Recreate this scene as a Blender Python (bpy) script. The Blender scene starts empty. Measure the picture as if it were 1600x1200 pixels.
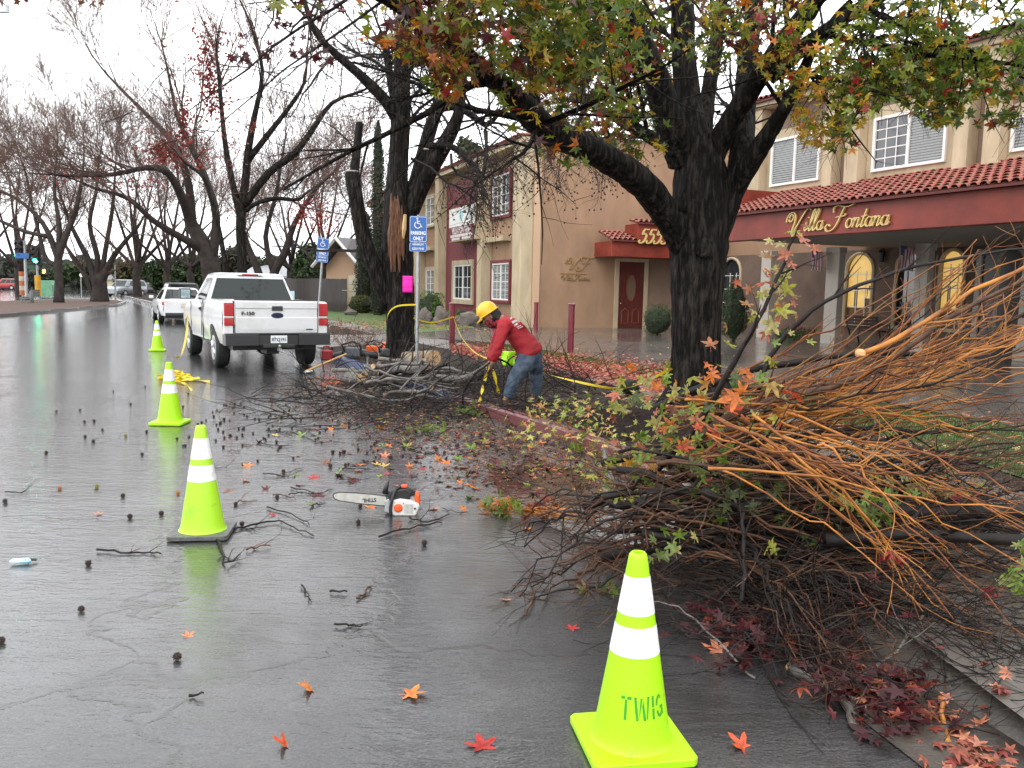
import bpy, bmesh, math, random
import numpy as np
from mathutils import Vector, Matrix, noise as mnoise
R = math.radians
S = bpy.context.scene
COL = S.collection
random.seed(7); rng = np.random.default_rng(7)

# ------------------------------------------------------------ camera, sky, sun, exposure
CAM_H = 1.6; PITCH = R(6.35); ROLL = R(1.2); FPX = 1330.0
_f = Vector((0, math.cos(PITCH), -math.sin(PITCH)))
_r0 = Vector((1, 0, 0)); _u0 = _r0.cross(_f)
_r = _r0 * math.cos(ROLL) + _u0 * math.sin(ROLL)
_u = -_r0 * math.sin(ROLL) + _u0 * math.cos(ROLL)
cd = bpy.data.cameras.new('camera'); cam = bpy.data.objects.new('camera', cd); COL.objects.link(cam)
cd.sensor_width = 36.0; cd.lens = 36.0 * FPX / 1600.0; cd.clip_end = 3000; cd.clip_start = 0.05
m3 = Matrix((_r, _u, -_f)).transposed()
cam.matrix_world = Matrix.Translation((0, 0, CAM_H)) @ m3.to_4x4()
S.camera = cam
S.render.resolution_x = 1024; S.render.resolution_y = 768

w = bpy.data.worlds.new("World"); S.world = w; w.use_nodes = True
nt = w.node_tree; nt.nodes.clear()
out = nt.nodes.new('ShaderNodeOutputWorld'); bg = nt.nodes.new('ShaderNodeBackground')
sky = nt.nodes.new('ShaderNodeTexSky'); sky.sky_type = 'NISHITA'; sky.sun_disc = False
SUN_EL = R(48); SUN_ROT = R(200)
sky.sun_elevation = SUN_EL; sky.sun_rotation = SUN_ROT
sky.air_density = 1.0; sky.dust_density = 6.0; sky.ozone_density = 1.0
hs = nt.nodes.new('ShaderNodeHueSaturation'); hs.inputs['Saturation'].default_value = 0.06
tc = nt.nodes.new('ShaderNodeTexCoord'); nz = nt.nodes.new('ShaderNodeTexNoise')
nz.inputs['Scale'].default_value = 2.2; nz.inputs['Detail'].default_value = 5
cr = nt.nodes.new('ShaderNodeValToRGB')
cr.color_ramp.elements[0].position = 0.3; cr.color_ramp.elements[0].color = (17.5, 17.9, 18.6, 1)
cr.color_ramp.elements[1].position = 0.75; cr.color_ramp.elements[1].color = (22.5, 22.6, 22.8, 1)
mx = nt.nodes.new('ShaderNodeMix'); mx.data_type = 'RGBA'; mx.inputs['Factor'].default_value = 0.8
nt.links.new(tc.outputs['Generated'], nz.inputs['Vector'])
nt.links.new(nz.outputs['Fac'], cr.inputs['Fac'])
nt.links.new(sky.outputs['Color'], hs.inputs['Color'])
nt.links.new(hs.outputs['Color'], mx.inputs['A']); nt.links.new(cr.outputs['Color'], mx.inputs['B'])
nt.links.new(mx.outputs['Result'], bg.inputs['Color']); bg.inputs['Strength'].default_value = 0.125
nt.links.new(bg.outputs['Background'], out.inputs['Surface'])
sl = bpy.data.lights.new('sun', 'SUN'); sl.energy = 0.5; sl.angle = R(30); sl.color = (1, 0.97, 0.93)
so = bpy.data.objects.new('sun', sl); COL.objects.link(so)
_sd = Vector((math.sin(SUN_ROT) * math.cos(SUN_EL), math.cos(SUN_ROT) * math.cos(SUN_EL), math.sin(SUN_EL)))
so.rotation_euler = (-_sd).to_track_quat('-Z', 'Y').to_euler()
S.view_settings.view_transform = 'Standard'; S.view_settings.look = 'None'
S.view_settings.exposure = 0.15; S.view_settings.gamma = 1.0

# ------------------------------------------------------------ photo geometry -> world points at real distances
def ray(px, py): return _f + _r * ((px - 800) / FPX) + _u * ((600 - py) / FPX)
def G(px, py, z=0.0):
    d = ray(px, py); t = (z - CAM_H) / d.z; return Vector((d.x * t, d.y * t, z))
def P(px, py, Y):
    d = ray(px, py); t = Y / d.y; return Vector((d.x * t, Y, CAM_H + d.z * t))
class Plane:
    """vertical plane through o (x,y) along unit dir a; s runs along it, t outward (to the street)"""
    def __init__(s, o, ang, flip=1):
        s.o = Vector((o[0], o[1])); s.a = Vector((-math.sin(ang), math.cos(ang))); s.n = Vector((-s.a.y, s.a.x)) * flip
    def shift(s, t):
        q = Plane((0, 0), 0); q.o = s.o + s.n * t; q.a = s.a; q.n = s.n; return q
    def hit(s, px, py):
        d = ray(px, py)
        # o + a*s = k*d.xy
        det = s.a.x * (-d.y) - (-d.x) * s.a.y
        ss = (-s.o.x * (-d.y) - (-d.x) * (-s.o.y)) / det
        k = ((s.o.x + s.a.x * ss) / d.x) if abs(d.x) > 1e-3 else ((s.o.y + s.a.y * ss) / d.y)
        return ss, CAM_H + d.z * k
    def w(s, ss, t, z):
        p = s.o + s.a * ss + s.n * t; return Vector((p.x, p.y, z))
    @property
    def mat(s):
        return Matrix(((s.a.x, s.n.x, 0, s.o.x), (s.a.y, s.n.y, 0, s.o.y), (0, 0, 1, 0), (0, 0, 0, 1)))

# ------------------------------------------------------------ objects and tags
def tag(o, label=None, cat=None, group=None, kind=None):
    if label: o['label'] = label
    if cat: o['category'] = cat
    if group: o['group'] = group
    if kind: o['kind'] = kind
    return o
def empty(name, loc=(0, 0, 0), rz=0.0, label=None, cat=None, group=None):
    o = bpy.data.objects.new(name, None); COL.objects.link(o); o.empty_display_size = 0.2
    o.location = loc; o.rotation_euler = (0, 0, rz)
    return tag(o, label, cat, group)
WORLD = set()      # empties whose direct children are modelled in world coordinates
def wempty(*a, **k):
    e = empty(*a, **k); WORLD.add(e.name); return e
def setp(o, parent):
    o.parent = parent
    if parent.name in WORLD: o.matrix_parent_inverse = (Matrix.Translation(parent.location) @ parent.rotation_euler.to_matrix().to_4x4()).inverted()
class MB:
    def __init__(s): s.v = []; s.f = []; s.M = None
    def add(s, vs, fs, M=None):
        b = len(s.v)
        s.v += [tuple(M @ Vector(v)) if M is not None else tuple(v) for v in vs]
        s.f += [tuple(i + b for i in f) for f in fs]
    def box(s, x0, x1, y0, y1, z0, z1, M=None):
        s.add([(x0, y0, z0), (x1, y0, z0), (x1, y1, z0), (x0, y1, z0), (x0, y0, z1), (x1, y0, z1), (x1, y1, z1), (x0, y1, z1)],
              [(0, 3, 2, 1), (4, 5, 6, 7), (0, 1, 5, 4), (1, 2, 6, 5), (2, 3, 7, 6), (3, 0, 4, 7)], M)
    def prism(s, poly, z0, z1, M=None):
        """poly in xy, extruded in z (M may turn it)"""
        n = len(poly)
        s.add([(x, y, z0) for x, y in poly] + [(x, y, z1) for x, y in poly],
              [tuple(range(n - 1, -1, -1)), tuple(range(n, 2 * n))] + [(i, (i + 1) % n, n + (i + 1) % n, n + i) for i in range(n)], M)
    def lathe(s, prof, n=24, M=None, a0=0.0, squash=1.0):
        vs = []; fs = []
        for r, z in prof:
            for i in range(n):
                a = a0 + 2 * math.pi * i / n; vs.append((r * math.cos(a), r * math.sin(a) * squash, z))
        for j in range(len(prof) - 1):
            for i in range(n):
                k = (i + 1) % n; fs.append((j * n + i, j * n + k, (j + 1) * n + k, (j + 1) * n + i))
        fs.append(tuple(range(n - 1, -1, -1))); m = (len(prof) - 1) * n; fs.append(tuple(range(m, m + n)))
        s.add(vs, fs, M)
    def tube(s, pts, rad, n=6, cap=True, bump=0.0, ridge=0.0):
        pts = [Vector(p) for p in pts]
        if not hasattr(rad, '__len__'): rad = [rad] * len(pts)
        b = len(s.v); m = len(pts)
        t0 = (pts[1] - pts[0]).normalized()
        ref = Vector((0, 0, 1)) if abs(t0.z) < 0.9 else Vector((1, 0, 0))
        nn = t0.cross(ref).normalized(); ph = random.random() * 6.28
        for i, p in enumerate(pts):
            t = (pts[min(i + 1, m - 1)] - pts[max(i - 1, 0)])
            if t.length < 1e-9: t = t0
            t.normalize(); nn = (nn - t * nn.dot(t))
            if nn.length < 1e-6: nn = t.orthogonal()
            nn.normalize(); bb = t.cross(nn)
            for k in range(n):
                a = 2 * math.pi * k / n; r = rad[i]
                if bump:
                    q = p + (nn * math.cos(a) + bb * math.sin(a)) * r
                    r *= 1 + bump * mnoise.noise(Vector((q.x * 3.2, q.y * 3.2, q.z * .9))) * 1.3 + bump * .45 * mnoise.noise(q * 9)
                if ridge: r += ridge * (abs(mnoise.noise(Vector((q.x * 11, q.y * 11, q.z * 1.6)))) * 1.6 + .5 * mnoise.noise(Vector((q.x * 27, q.y * 27, q.z * 5))) - .3)
                q = p + (nn * math.cos(a) + bb * math.sin(a)) * r
                s.v.append((q.x, q.y, q.z))
            if i:
                for k in range(n):
                    k2 = (k + 1) % n; o = b + (i - 1) * n
                    s.f.append((o + k, o + k2, o + n + k2, o + n + k))
        if cap:
            s.f.append(tuple(b + k for k in range(n - 1, -1, -1))); o = b + (m - 1) * n; s.f.append(tuple(o + k for k in range(n)))
    def cyl(s, p0, p1, r, n=16): s.tube([p0, p1], [r, r], n)
    def ball(s, c, r, seg=12, rings=8, sc=(1, 1, 1), jit=0.0, M=None):
        vs = [(0, 0, -1)]; 
        for j in range(1, rings):
            a = -math.pi / 2 + math.pi * j / rings
            for i in range(seg):
                b = 2 * math.pi * i / seg; vs.append((math.cos(a) * math.cos(b), math.cos(a) * math.sin(b), math.sin(a)))
        vs.append((0, 0, 1)); fs = []
        for i in range(seg): fs.append((0, 1 + (i + 1) % seg, 1 + i))
        for j in range(rings - 2):
            for i in range(seg):
                o = 1 + j * seg; k = (i + 1) % seg; fs.append((o + i, o + k, o + seg + k, o + seg + i))
        o = 1 + (rings - 2) * seg
        for i in range(seg): fs.append((o + i, o + (i + 1) % seg, len(vs) - 1))
        V = []
        for v in vs:
            k = r * (1 + (mnoise.noise(Vector(v) * 1.7 + Vector(c)) * jit if jit else 0))
            V.append((c[0] + v[0] * k * sc[0], c[1] + v[1] * k * sc[1], c[2] + v[2] * k * sc[2]))
        s.add(V, fs, M)
    def build(s, name, mat, parent=None, smooth=False, bevel=0.0, seg=2, angle=40, sub=0, cols=None):
        me = bpy.data.meshes.new(name); me.from_pydata(s.v, [], s.f); me.update()
        if mat: me.materials.append(mat)
        o = bpy.data.objects.new(name, me); COL.objects.link(o)
        if parent: setp(o, parent)
        if cols is not None:
            ca = me.color_attributes.new('Col', 'FLOAT_COLOR', 'POINT')
            ca.data.foreach_set('color', np.asarray(cols, dtype=np.float32).ravel())
        if smooth:
            me.polygons.foreach_set('use_smooth', [True] * len(me.polygons))
            if smooth == 'auto':
                try: me.set_sharp_from_angle(angle=R(angle))
                except Exception: pass
        if bevel:
            b = o.modifiers.new('b', 'BEVEL'); b.width = bevel; b.segments = seg; b.limit_method = 'ANGLE'; b.angle_limit = R(35)
        if sub:
            b = o.modifiers.new('s', 'SUBSURF'); b.levels = sub; b.render_levels = sub
        return o
def catmull(pts, rad, k=4):
    """smooth a polyline and its radii"""
    P_ = [Vector(p) for p in pts]; o = []; ro = []
    for i in range(len(P_) - 1):
        p0 = P_[max(i - 1, 0)]; p1 = P_[i]; p2 = P_[i + 1]; p3 = P_[min(i + 2, len(P_) - 1)]
        for j in range(k):
            t = j / k
            o.append(0.5 * ((2 * p1) + (p2 - p0) * t + (2 * p0 - 5 * p1 + 4 * p2 - p3) * t * t + (-p0 + 3 * p1 - 3 * p2 + p3) * t ** 3))
            ro.append(rad[i] * (1 - t) + rad[i + 1] * t)
    o.append(P_[-1]); ro.append(rad[-1]); return o, ro
def child(o, parent): o.parent = parent; return o
def copy_tree(o, parent=None):
    c = o.copy(); COL.objects.link(c)
    if parent: c.parent = parent
    for ch in o.children: copy_tree(ch, c)
    return c

# ------------------------------------------------------------ materials
def mat(name, col=(.5, .5, .5), rough=.5, metal=0.0, var=0.0, vscale=3.0, bump=0.0, bscale=60.0, coat=0.0, coatr=.08,
        stretch=None, emit=None, estr=0.0, attr=False, transl=0.0, col2=None, trans=0.0, spec=.5, lo=.35, hi=.65, bdist=.01, alpha=1.0, detail=6):
    m = bpy.data.materials.new(name); m.use_nodes = True; t = m.node_tree; n = t.nodes; L = t.links
    b = n['Principled BSDF']; b.inputs['Base Color'].default_value = (*col, 1); b.inputs['Roughness'].default_value = rough
    b.inputs['Metallic'].default_value = metal; b.inputs['Specular IOR Level'].default_value = spec
    b.inputs['Coat Weight'].default_value = coat; b.inputs['Coat Roughness'].default_value = coatr; b.inputs['Coat IOR'].default_value = 1.4
    if trans: b.inputs['Transmission Weight'].default_value = trans
    co = n.new('ShaderNodeTexCoord'); src = co.outputs['Object']
    if stretch:
        mp = n.new('ShaderNodeMapping'); mp.inputs['Scale'].default_value = stretch; L.new(src, mp.inputs['Vector']); src = mp.outputs['Vector']
    if attr:
        at_ = n.new('ShaderNodeAttribute'); at_.attribute_name = 'Col'
        zz = n.new('ShaderNodeTexNoise'); zz.inputs['Scale'].default_value = 38; zz.inputs['Detail'].default_value = 5; L.new(src, zz.inputs['Vector'])
        rr_ = n.new('ShaderNodeValToRGB'); rr_.color_ramp.elements[0].position = .32; rr_.color_ramp.elements[1].position = .62
        rr_.color_ramp.elements[0].color = (.42, .30, .25, 1); rr_.color_ramp.elements[1].color = (1.12, 1.1, 1.05, 1); L.new(zz.outputs['Fac'], rr_.inputs['Fac'])
        a = n.new('ShaderNodeMix'); a.data_type = 'RGBA'; a.blend_type = 'MULTIPLY'; a.inputs['Factor'].default_value = .8
        L.new(at_.outputs['Color'], a.inputs['A']); L.new(rr_.outputs['Color'], a.inputs['B']); L.new(a.outputs['Result'], b.inputs['Base Color'])
    elif var or col2:
        c2 = col2 or tuple(c * (1 - var) for c in col)
        z = n.new('ShaderNodeTexNoise'); z.inputs['Scale'].default_value = vscale; z.inputs['Detail'].default_value = detail
        z.inputs['Roughness'].default_value = .6; L.new(src, z.inputs['Vector'])
        c = n.new('ShaderNodeValToRGB'); c.color_ramp.elements[0].position = lo; c.color_ramp.elements[1].position = hi
        c.color_ramp.elements[0].color = (*c2, 1); c.color_ramp.elements[1].color = (*col, 1)
        L.new(z.outputs['Fac'], c.inputs['Fac']); L.new(c.outputs['Color'], b.inputs['Base Color'])
    if bump:
        z2 = n.new('ShaderNodeTexNoise'); z2.inputs['Scale'].default_value = bscale; z2.inputs['Detail'].default_value = 5; L.new(src, z2.inputs['Vector'])
        bp = n.new('ShaderNodeBump'); bp.inputs['Strength'].default_value = bump; bp.inputs['Distance'].default_value = bdist
        L.new(z2.outputs['Fac'], bp.inputs['Height']); L.new(bp.outputs['Normal'], b.inputs['Normal'])
    if emit: b.inputs['Emission Color'].default_value = (*emit, 1); b.inputs['Emission Strength'].default_value = estr
    if transl:
        tr = n.new('ShaderNodeBsdfTranslucent'); ms = n.new('ShaderNodeMixShader'); ms.inputs['Fac'].default_value = transl
        if attr: L.new(a.outputs['Result'], tr.inputs['Color'])
        else: tr.inputs['Color'].default_value = (*col, 1)
        L.new(b.outputs['BSDF'], ms.inputs[1]); L.new(tr.outputs['BSDF'], ms.inputs[2]); L.new(ms.outputs['Shader'], n['Material Output'].inputs['Surface'])
    return m

def wet(name, col, col2, cscale=.6, agg=220., aggs=.35, r0=.05, r1=.32, flow=.25, puddle=.5, joints=None, fine=.25, asph=False):
    """a wet hard surface: stone or asphalt under a thin uneven film of water"""
    m = bpy.data.materials.new(name); m.use_nodes = True; t = m.node_tree; n = t.nodes; L = t.links
    b = n['Principled BSDF']; co = n.new('ShaderNodeTexCoord')
    def noise(sc, det=4, rough=.55, st=None, dist=0):
        z = n.new('ShaderNodeTexNoise'); z.inputs['Scale'].default_value = sc; z.inputs['Detail'].default_value = det
        z.inputs['Roughness'].default_value = rough; z.inputs['Distortion'].default_value = dist
        if st:
            mp = n.new('ShaderNodeMapping'); mp.inputs['Scale'].default_value = st[0]; mp.inputs['Rotation'].default_value = (0, 0, st[1])
            L.new(co.outputs['Object'], mp.inputs['Vector']); L.new(mp.outputs['Vector'], z.inputs['Vector'])
        else: L.new(co.outputs['Object'], z.inputs['Vector'])
        return z.outputs['Fac']
    def ramp(src, a, b_, c0, c1):
        r = n.new('ShaderNodeMapRange'); r.inputs['From Min'].default_value = a; r.inputs['From Max'].default_value = b_
        r.inputs['To Min'].default_value = c0; r.inputs['To Max'].default_value = c1; L.new(src, r.inputs['Value']); return r.outputs['Result']
    def math_(op, a, b_):
        q = n.new('ShaderNodeMath'); q.operation = op
        for i, x in enumerate((a, b_)):
            if isinstance(x, (int, float)): q.inputs[i].default_value = x
            else: L.new(x, q.inputs[i])
        return q.outputs[0]
    film = ramp(noise(.45, 5, .6, ((1, .55, 1), R(25)), .4), .5 - .16, .5 + .16, 1.0, 0.0)   # 1 = standing water
    if asph:      # standing water gathers on the crown side lane; the stone shows towards the kerb
        sx = n.new('ShaderNodeSeparateXYZ'); L.new(co.outputs['Object'], sx.inputs[0]); gx_ = ramp(sx.outputs['X'], -1.6, 1.0, -.10, .12)
        film = ramp(math_('ADD', noise(1.1, 8, .66, ((1, .6, 1), R(25)), .2), gx_), .47, .66, 1.0, 0.0)
    a = noise(agg, 3, .7); big = noise(cscale, 6, .6)
    mixc = n.new('ShaderNodeMix'); mixc.data_type = 'RGBA'; mixc.inputs['A'].default_value = (*col2, 1); mixc.inputs['B'].default_value = (*col, 1)
    L.new(ramp(math_('ADD', math_('MULTIPLY', big, .6), math_('MULTIPLY', a, .5)), .50 if asph else .38, .70 if asph else .72, 0, 1), mixc.inputs['Factor'])
    basec = mixc.outputs['Result']
    L.new(basec, b.inputs['Base Color'])
    if asph:      # old hairline cracks and sealed seams
        vo = n.new('ShaderNodeTexVoronoi'); vo.feature = 'DISTANCE_TO_EDGE'; vo.inputs['Scale'].default_value = .42
        wv = n.new('ShaderNodeTexNoise'); wv.inputs['Scale'].default_value = 2.2; wv.inputs['Detail'].default_value = 6; L.new(co.outputs['Object'], wv.inputs['Vector'])
        vm = n.new('ShaderNodeVectorMath'); vm.operation = 'MULTIPLY_ADD'; vm.inputs[1].default_value = (.9, .9, 0); L.new(wv.outputs['Color'], vm.inputs[0]); L.new(co.outputs['Object'], vm.inputs[2]); L.new(vm.outputs[0], vo.inputs['Vector'])
        crk = ramp(vo.outputs['Distance'], .002, .009, .12, 1.0); mc = n.new('ShaderNodeMix'); mc.data_type = 'RGBA'; mc.blend_type = 'MULTIPLY'; mc.inputs['Factor'].default_value = 1
        L.new(basec, mc.inputs['A']); L.new(crk, mc.inputs['B']); L.new(mc.outputs['Result'], b.inputs['Base Color'])
    if joints:
        br = n.new('ShaderNodeTexBrick'); br.inputs['Scale'].default_value = 1.0; br.offset = 0; br.inputs['Mortar Size'].default_value = .012
        br.inputs['Brick Width'].default_value = joints; br.inputs['Row Height'].default_value = joints
        br.inputs['Color1'].default_value = (1, 1, 1, 1); br.inputs['Color2'].default_value = (.86, .86, .86, 1); br.inputs['Mortar'].default_value = (.35, .33, .3, 1)
        mp = n.new('ShaderNodeMapping'); mp.inputs['Rotation'].default_value = (0, 0, R(-24)); L.new(co.outputs['Object'], mp.inputs['Vector']); L.new(mp.outputs['Vector'], br.inputs['Vector'])
        mm = n.new('ShaderNodeMix'); mm.data_type = 'RGBA'; mm.blend_type = 'MULTIPLY'; mm.inputs['Factor'].default_value = 1
        L.new(basec, mm.inputs['A']); L.new(br.outputs['Color'], mm.inputs['B']); L.new(mm.outputs['Result'], b.inputs['Base Color'])
    b.inputs['Roughness'].default_value = .55
    b.inputs['Coat Weight'].default_value = 1; b.inputs['Coat IOR'].default_value = 1.6 if asph else 1.5
    L.new(ramp(film, 0, 1, r1, r0), b.inputs['Coat Roughness'])
    # aggregate shows through where the film is thin; slow run-off ripples everywhere
    bp1 = n.new('ShaderNodeBump'); bp1.inputs['Distance'].default_value = .007
    L.new(ramp(film, 0, 1, aggs, .03), bp1.inputs['Strength']); L.new(a, bp1.inputs['Height'])
    bp2 = n.new('ShaderNodeBump'); bp2.inputs['Distance'].default_value = .02; bp2.inputs['Strength'].default_value = flow
    rip = math_('ADD', noise(5.5, 4, .6, ((.55, 1.9, 1), R(18)), .8), math_('MULTIPLY', noise(22, 3, .6, ((.6, 1.6, 1), R(18)), .5), fine))
    if asph: rip = math_('ADD', rip, math_('MULTIPLY', noise(70, 2, .5, ((.5, 1.5, 1), R(12)), .3), .10))
    L.new(math_('ADD', rip, math_('MULTIPLY', crk, .35)) if asph else rip, bp2.inputs['Height']); L.new(bp1.outputs['Normal'], bp2.inputs['Normal'])
    L.new(bp2.outputs['Normal'], b.inputs['Coat Normal']); L.new(bp1.outputs['Normal'], b.inputs['Normal'])
    return m

M = {}
M['asphalt'] = wet('wet_asphalt', (.070, .070, .073), (.004, .004, .005), agg=85., aggs=.62, r0=.006, r1=.075, flow=.27, fine=.5, asph=True)
M['concrete'] = wet('wet_concrete', (.12, .105, .09), (.05, .043, .037), cscale=1.2, agg=90., aggs=.3, r0=.04, r1=.25, flow=.06, joints=2.4)
M['walk'] = wet('sidewalk_concrete', (.135, .118, .098), (.06, .05, .04), cscale=1.5, agg=110., aggs=.4, r0=.10, r1=.42, flow=.06, joints=1.5)
M['soil'] = mat('wet_soil', (.040, .025, .017), .75, var=.7, vscale=9, bump=.9, bscale=26, bdist=.05, spec=.2)
M['grass'] = mat('grass', (.10, .17, .03), .6, col2=(.05, .10, .02), vscale=4, bump=.9, bscale=90, bdist=.03)
M['farland'] = mat('far_ground', (.07, .06, .045), .9, var=.4, vscale=.4)
M['stucco'] = mat('tan_stucco', (.38, .235, .145), .85, col2=(.27, .165, .10), vscale=1.4, stretch=(1, 1, .45), detail=9, bump=.35, bscale=45, bdist=.01, lo=.3, hi=.7)
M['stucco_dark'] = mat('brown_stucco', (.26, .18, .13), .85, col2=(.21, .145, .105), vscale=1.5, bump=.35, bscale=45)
M['cream'] = mat('cream_paint', (.57, .465, .31), .7, col2=(.38, .30, .195), vscale=1.6, stretch=(1.5, 1.5, .5), detail=9, bump=.3, bscale=50, lo=.3, hi=.7)
M['maroon'] = mat('maroon_paint', (.19, .03, .04), .6, var=.2, vscale=2, bump=.3, bscale=40, stretch=(6, 6, .6))
M['fascia'] = mat('red_fascia', (.27, .040, .024), .5, var=.38, vscale=1.6, detail=9, coat=.15, coatr=.3)
M['tile'] = mat('clay_tile', (.40, .105, .062), .6, col2=(.17, .05, .035), vscale=4.5, bump=.4, bscale=30, coat=.5, coatr=.25, lo=.25, hi=.65)
M['white'] = mat('white_frame', (.80, .79, .76), .45)
M['glass'] = mat('window_glass', (.03, .035, .04), .06, spec=.8, coat=1, coatr=.03)
M['blind'] = mat('window_blind', (.33, .35, .34), .6)
M['wood_door'] = mat('mahogany_door', (.13, .025, .02), .35, var=.5, vscale=3, stretch=(8, 8, 1), coat=.3)
M['gold'] = mat('gold_letters', (.72, .55, .22), .4, metal=.15)
M['gold_dull'] = mat('dull_gold_letters', (.30, .19, .07), .5)
M['black'] = mat('black_plastic', (.015, .015, .016), .45)
M['rubber'] = mat('tyre_rubber', (.018, .018, .018), .7, bump=.2, bscale=80)
M['chrome'] = mat('chrome', (.7, .7, .72), .15, metal=1)
M['steel'] = mat('galvanised_steel', (.42, .43, .44), .42, metal=.7, var=.2, vscale=20)
M['lime'] = mat('lime_cone', (.37, .72, .0), .5, col2=(.20, .42, .02), vscale=14, coat=.15, coatr=.25, lo=.26, hi=.40, detail=9, bump=.15, bscale=60)
M['lime_dirty'] = mat('scuffed_lime_cone', (.38, .70, .02), .5, col2=(.22, .42, .03), vscale=7, coat=.2, coatr=.2, lo=.30, hi=.42)
M['reflect'] = mat('white_reflective_band', (.80, .81, .80), .4, col2=(.52, .53, .50), vscale=18, lo=.28, hi=.42, detail=8, bump=.15, bscale=50)
M['bark'] = mat('wet_bark', (.060, .050, .042), .7, col2=(.005, .004, .0035), vscale=6, bump=1.0, bscale=7, bdist=.10, stretch=(3.2, 3.2, .6), coat=.04, coatr=.35, lo=.47, hi=.74, spec=.15)
M['bark_grey'] = mat('grey_bark', (.17, .155, .14), .7, col2=(.05, .045, .04), vscale=6, bump=.8, bscale=12, stretch=(2.5, 2.5, 1), bdist=.02)
M['twig_hazed'] = mat('haze_tinted_twigs', (.13, .082, .066), .85, spec=.2)  # distance haze put into the colour: twigs lightened
M['twig'] = mat('dark_twig', (.022, .017, .015), .6, spec=.25)
M['bark_far'] = mat('far_bark', (.055, .044, .040), .8, var=.5, vscale=3, spec=.2)
M['leaf'] = mat('leaf', attr=True, rough=.38, transl=.5, coat=.25, coatr=.25)
M['leafdry'] = mat('fallen_leaf', attr=True, rough=.5, transl=.12, coat=.18, coatr=.2, spec=.3)
M['foliage'] = mat('foliage', attr=True, rough=.6, transl=.25)
M['stem'] = mat('branch_bark', attr=True, rough=.42, coat=.45, coatr=.22)

def textmesh(s, size=1.0, extr=0.01, shear=0.0, bold=0.0, sx=1.0, align='CENTER'):
    c = bpy.data.curves.new('t', 'FONT'); c.body = s; c.size = size; c.extrude = extr; c.shear = shear; c.offset = bold
    c.align_x = align; c.align_y = 'CENTER'; c.resolution_u = 3
    o = bpy.data.objects.new('t', c); COL.objects.link(o); bpy.context.view_layer.update()
    dg = bpy.context.evaluated_depsgraph_get(); me = bpy.data.meshes.new_from_object(o.evaluated_get(dg))
    bpy.data.objects.remove(o); bpy.data.curves.remove(c)
    for v in me.vertices: v.co.x *= sx
    return me
def put_text(name, s, m, parent, Mx, size=1.0, extr=.004, **k):
    """lettering on a plane: Mx maps (x right, y up, z out) to parent space"""
    me = textmesh(s, size, extr, **k); me.materials.append(m); me.transform(Mx)
    o = bpy.data.objects.new(name, me); COL.objects.link(o); setp(o, parent); return o
def frame_mat(o, xdir, up, nrm):
    return Matrix(((xdir[0], up[0], nrm[0], o[0]), (xdir[1], up[1], nrm[1], o[1]), (xdir[2], up[2], nrm[2], o[2]), (0, 0, 0, 1)))

# ------------------------------------------------------------ script lettering as pen strokes
def _arc(cx, cy, rx, ry, a0, a1, n=10): return [(cx + rx * math.cos(R(a0 + (a1 - a0) * i / n)), cy + ry * math.sin(R(a0 + (a1 - a0) * i / n))) for i in range(n + 1)]
GL = {
 'V': (1.0, [[(-.42, .55)] + _arc(-.1, .62, .30, .34, 200, 20, 10) + [(.22, .45), (.16, .1), (.2, 0), (.32, .06), (.55, .5), (.8, .95), (1.0, 1.08), (1.15, 1.0)], _arc(-.1, .68, .14, .18, 180, -160, 10)]),
 'F': (.95, [[(.0, .75), (-.05, .95), (.15, 1.06), (.5, 1.0), (.9, .98), (1.15, 1.1)], [(.62, 1.0), (.5, .6), (.38, .2), (.18, -.05), (-.15, -.1), (-.3, .08), (-.18, .22), (-.02, .12)], [(.22, .52), (.45, .55), (.72, .56), (.78, .66)]]),
 'i': (.26, [[(0, .1), (.06, .42), (.02, .1), (.1, 0), (.24, .12)], [(.12, .62), (.14, .66)]]),
 'l': (.26, [[(0, .1), (.14, .5), (.24, .9), (.18, 1.02), (.1, .85), (.06, .3), (.08, .02), (.16, 0), (.26, .12)]]),
 'a': (.44, [_arc(.2, .21, .17, .21, 60, 400, 14), [(.37, .43), (.32, .1), (.38, 0), (.48, .12)]]),
 'o': (.40, [_arc(.19, .21, .17, .21, 60, 420, 14), [(.3, .38), (.42, .34)]]),
 'n': (.46, [[(0, .38), (.08, .43), (.1, .3), (.05, 0)], [(.06, .18), (.2, .4), (.32, .4), (.32, .2), (.3, .04), (.36, 0), (.48, .12)]]),
 't': (.28, [[(.2, .78), (.1, .2), (.12, 0), (.22, .02), (.3, .12)], [(-.02, .46), (.3, .49)]]),
 '5': (.62, [[(.62, 1.0), (.5, .96), (.25, .98), (.18, .6), (.34, .66), (.5, .56), (.5, .28), (.36, .04), (.12, -.02), (.02, .1), (.1, .18)]]),
 ' ': (.5, []),
}
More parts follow.
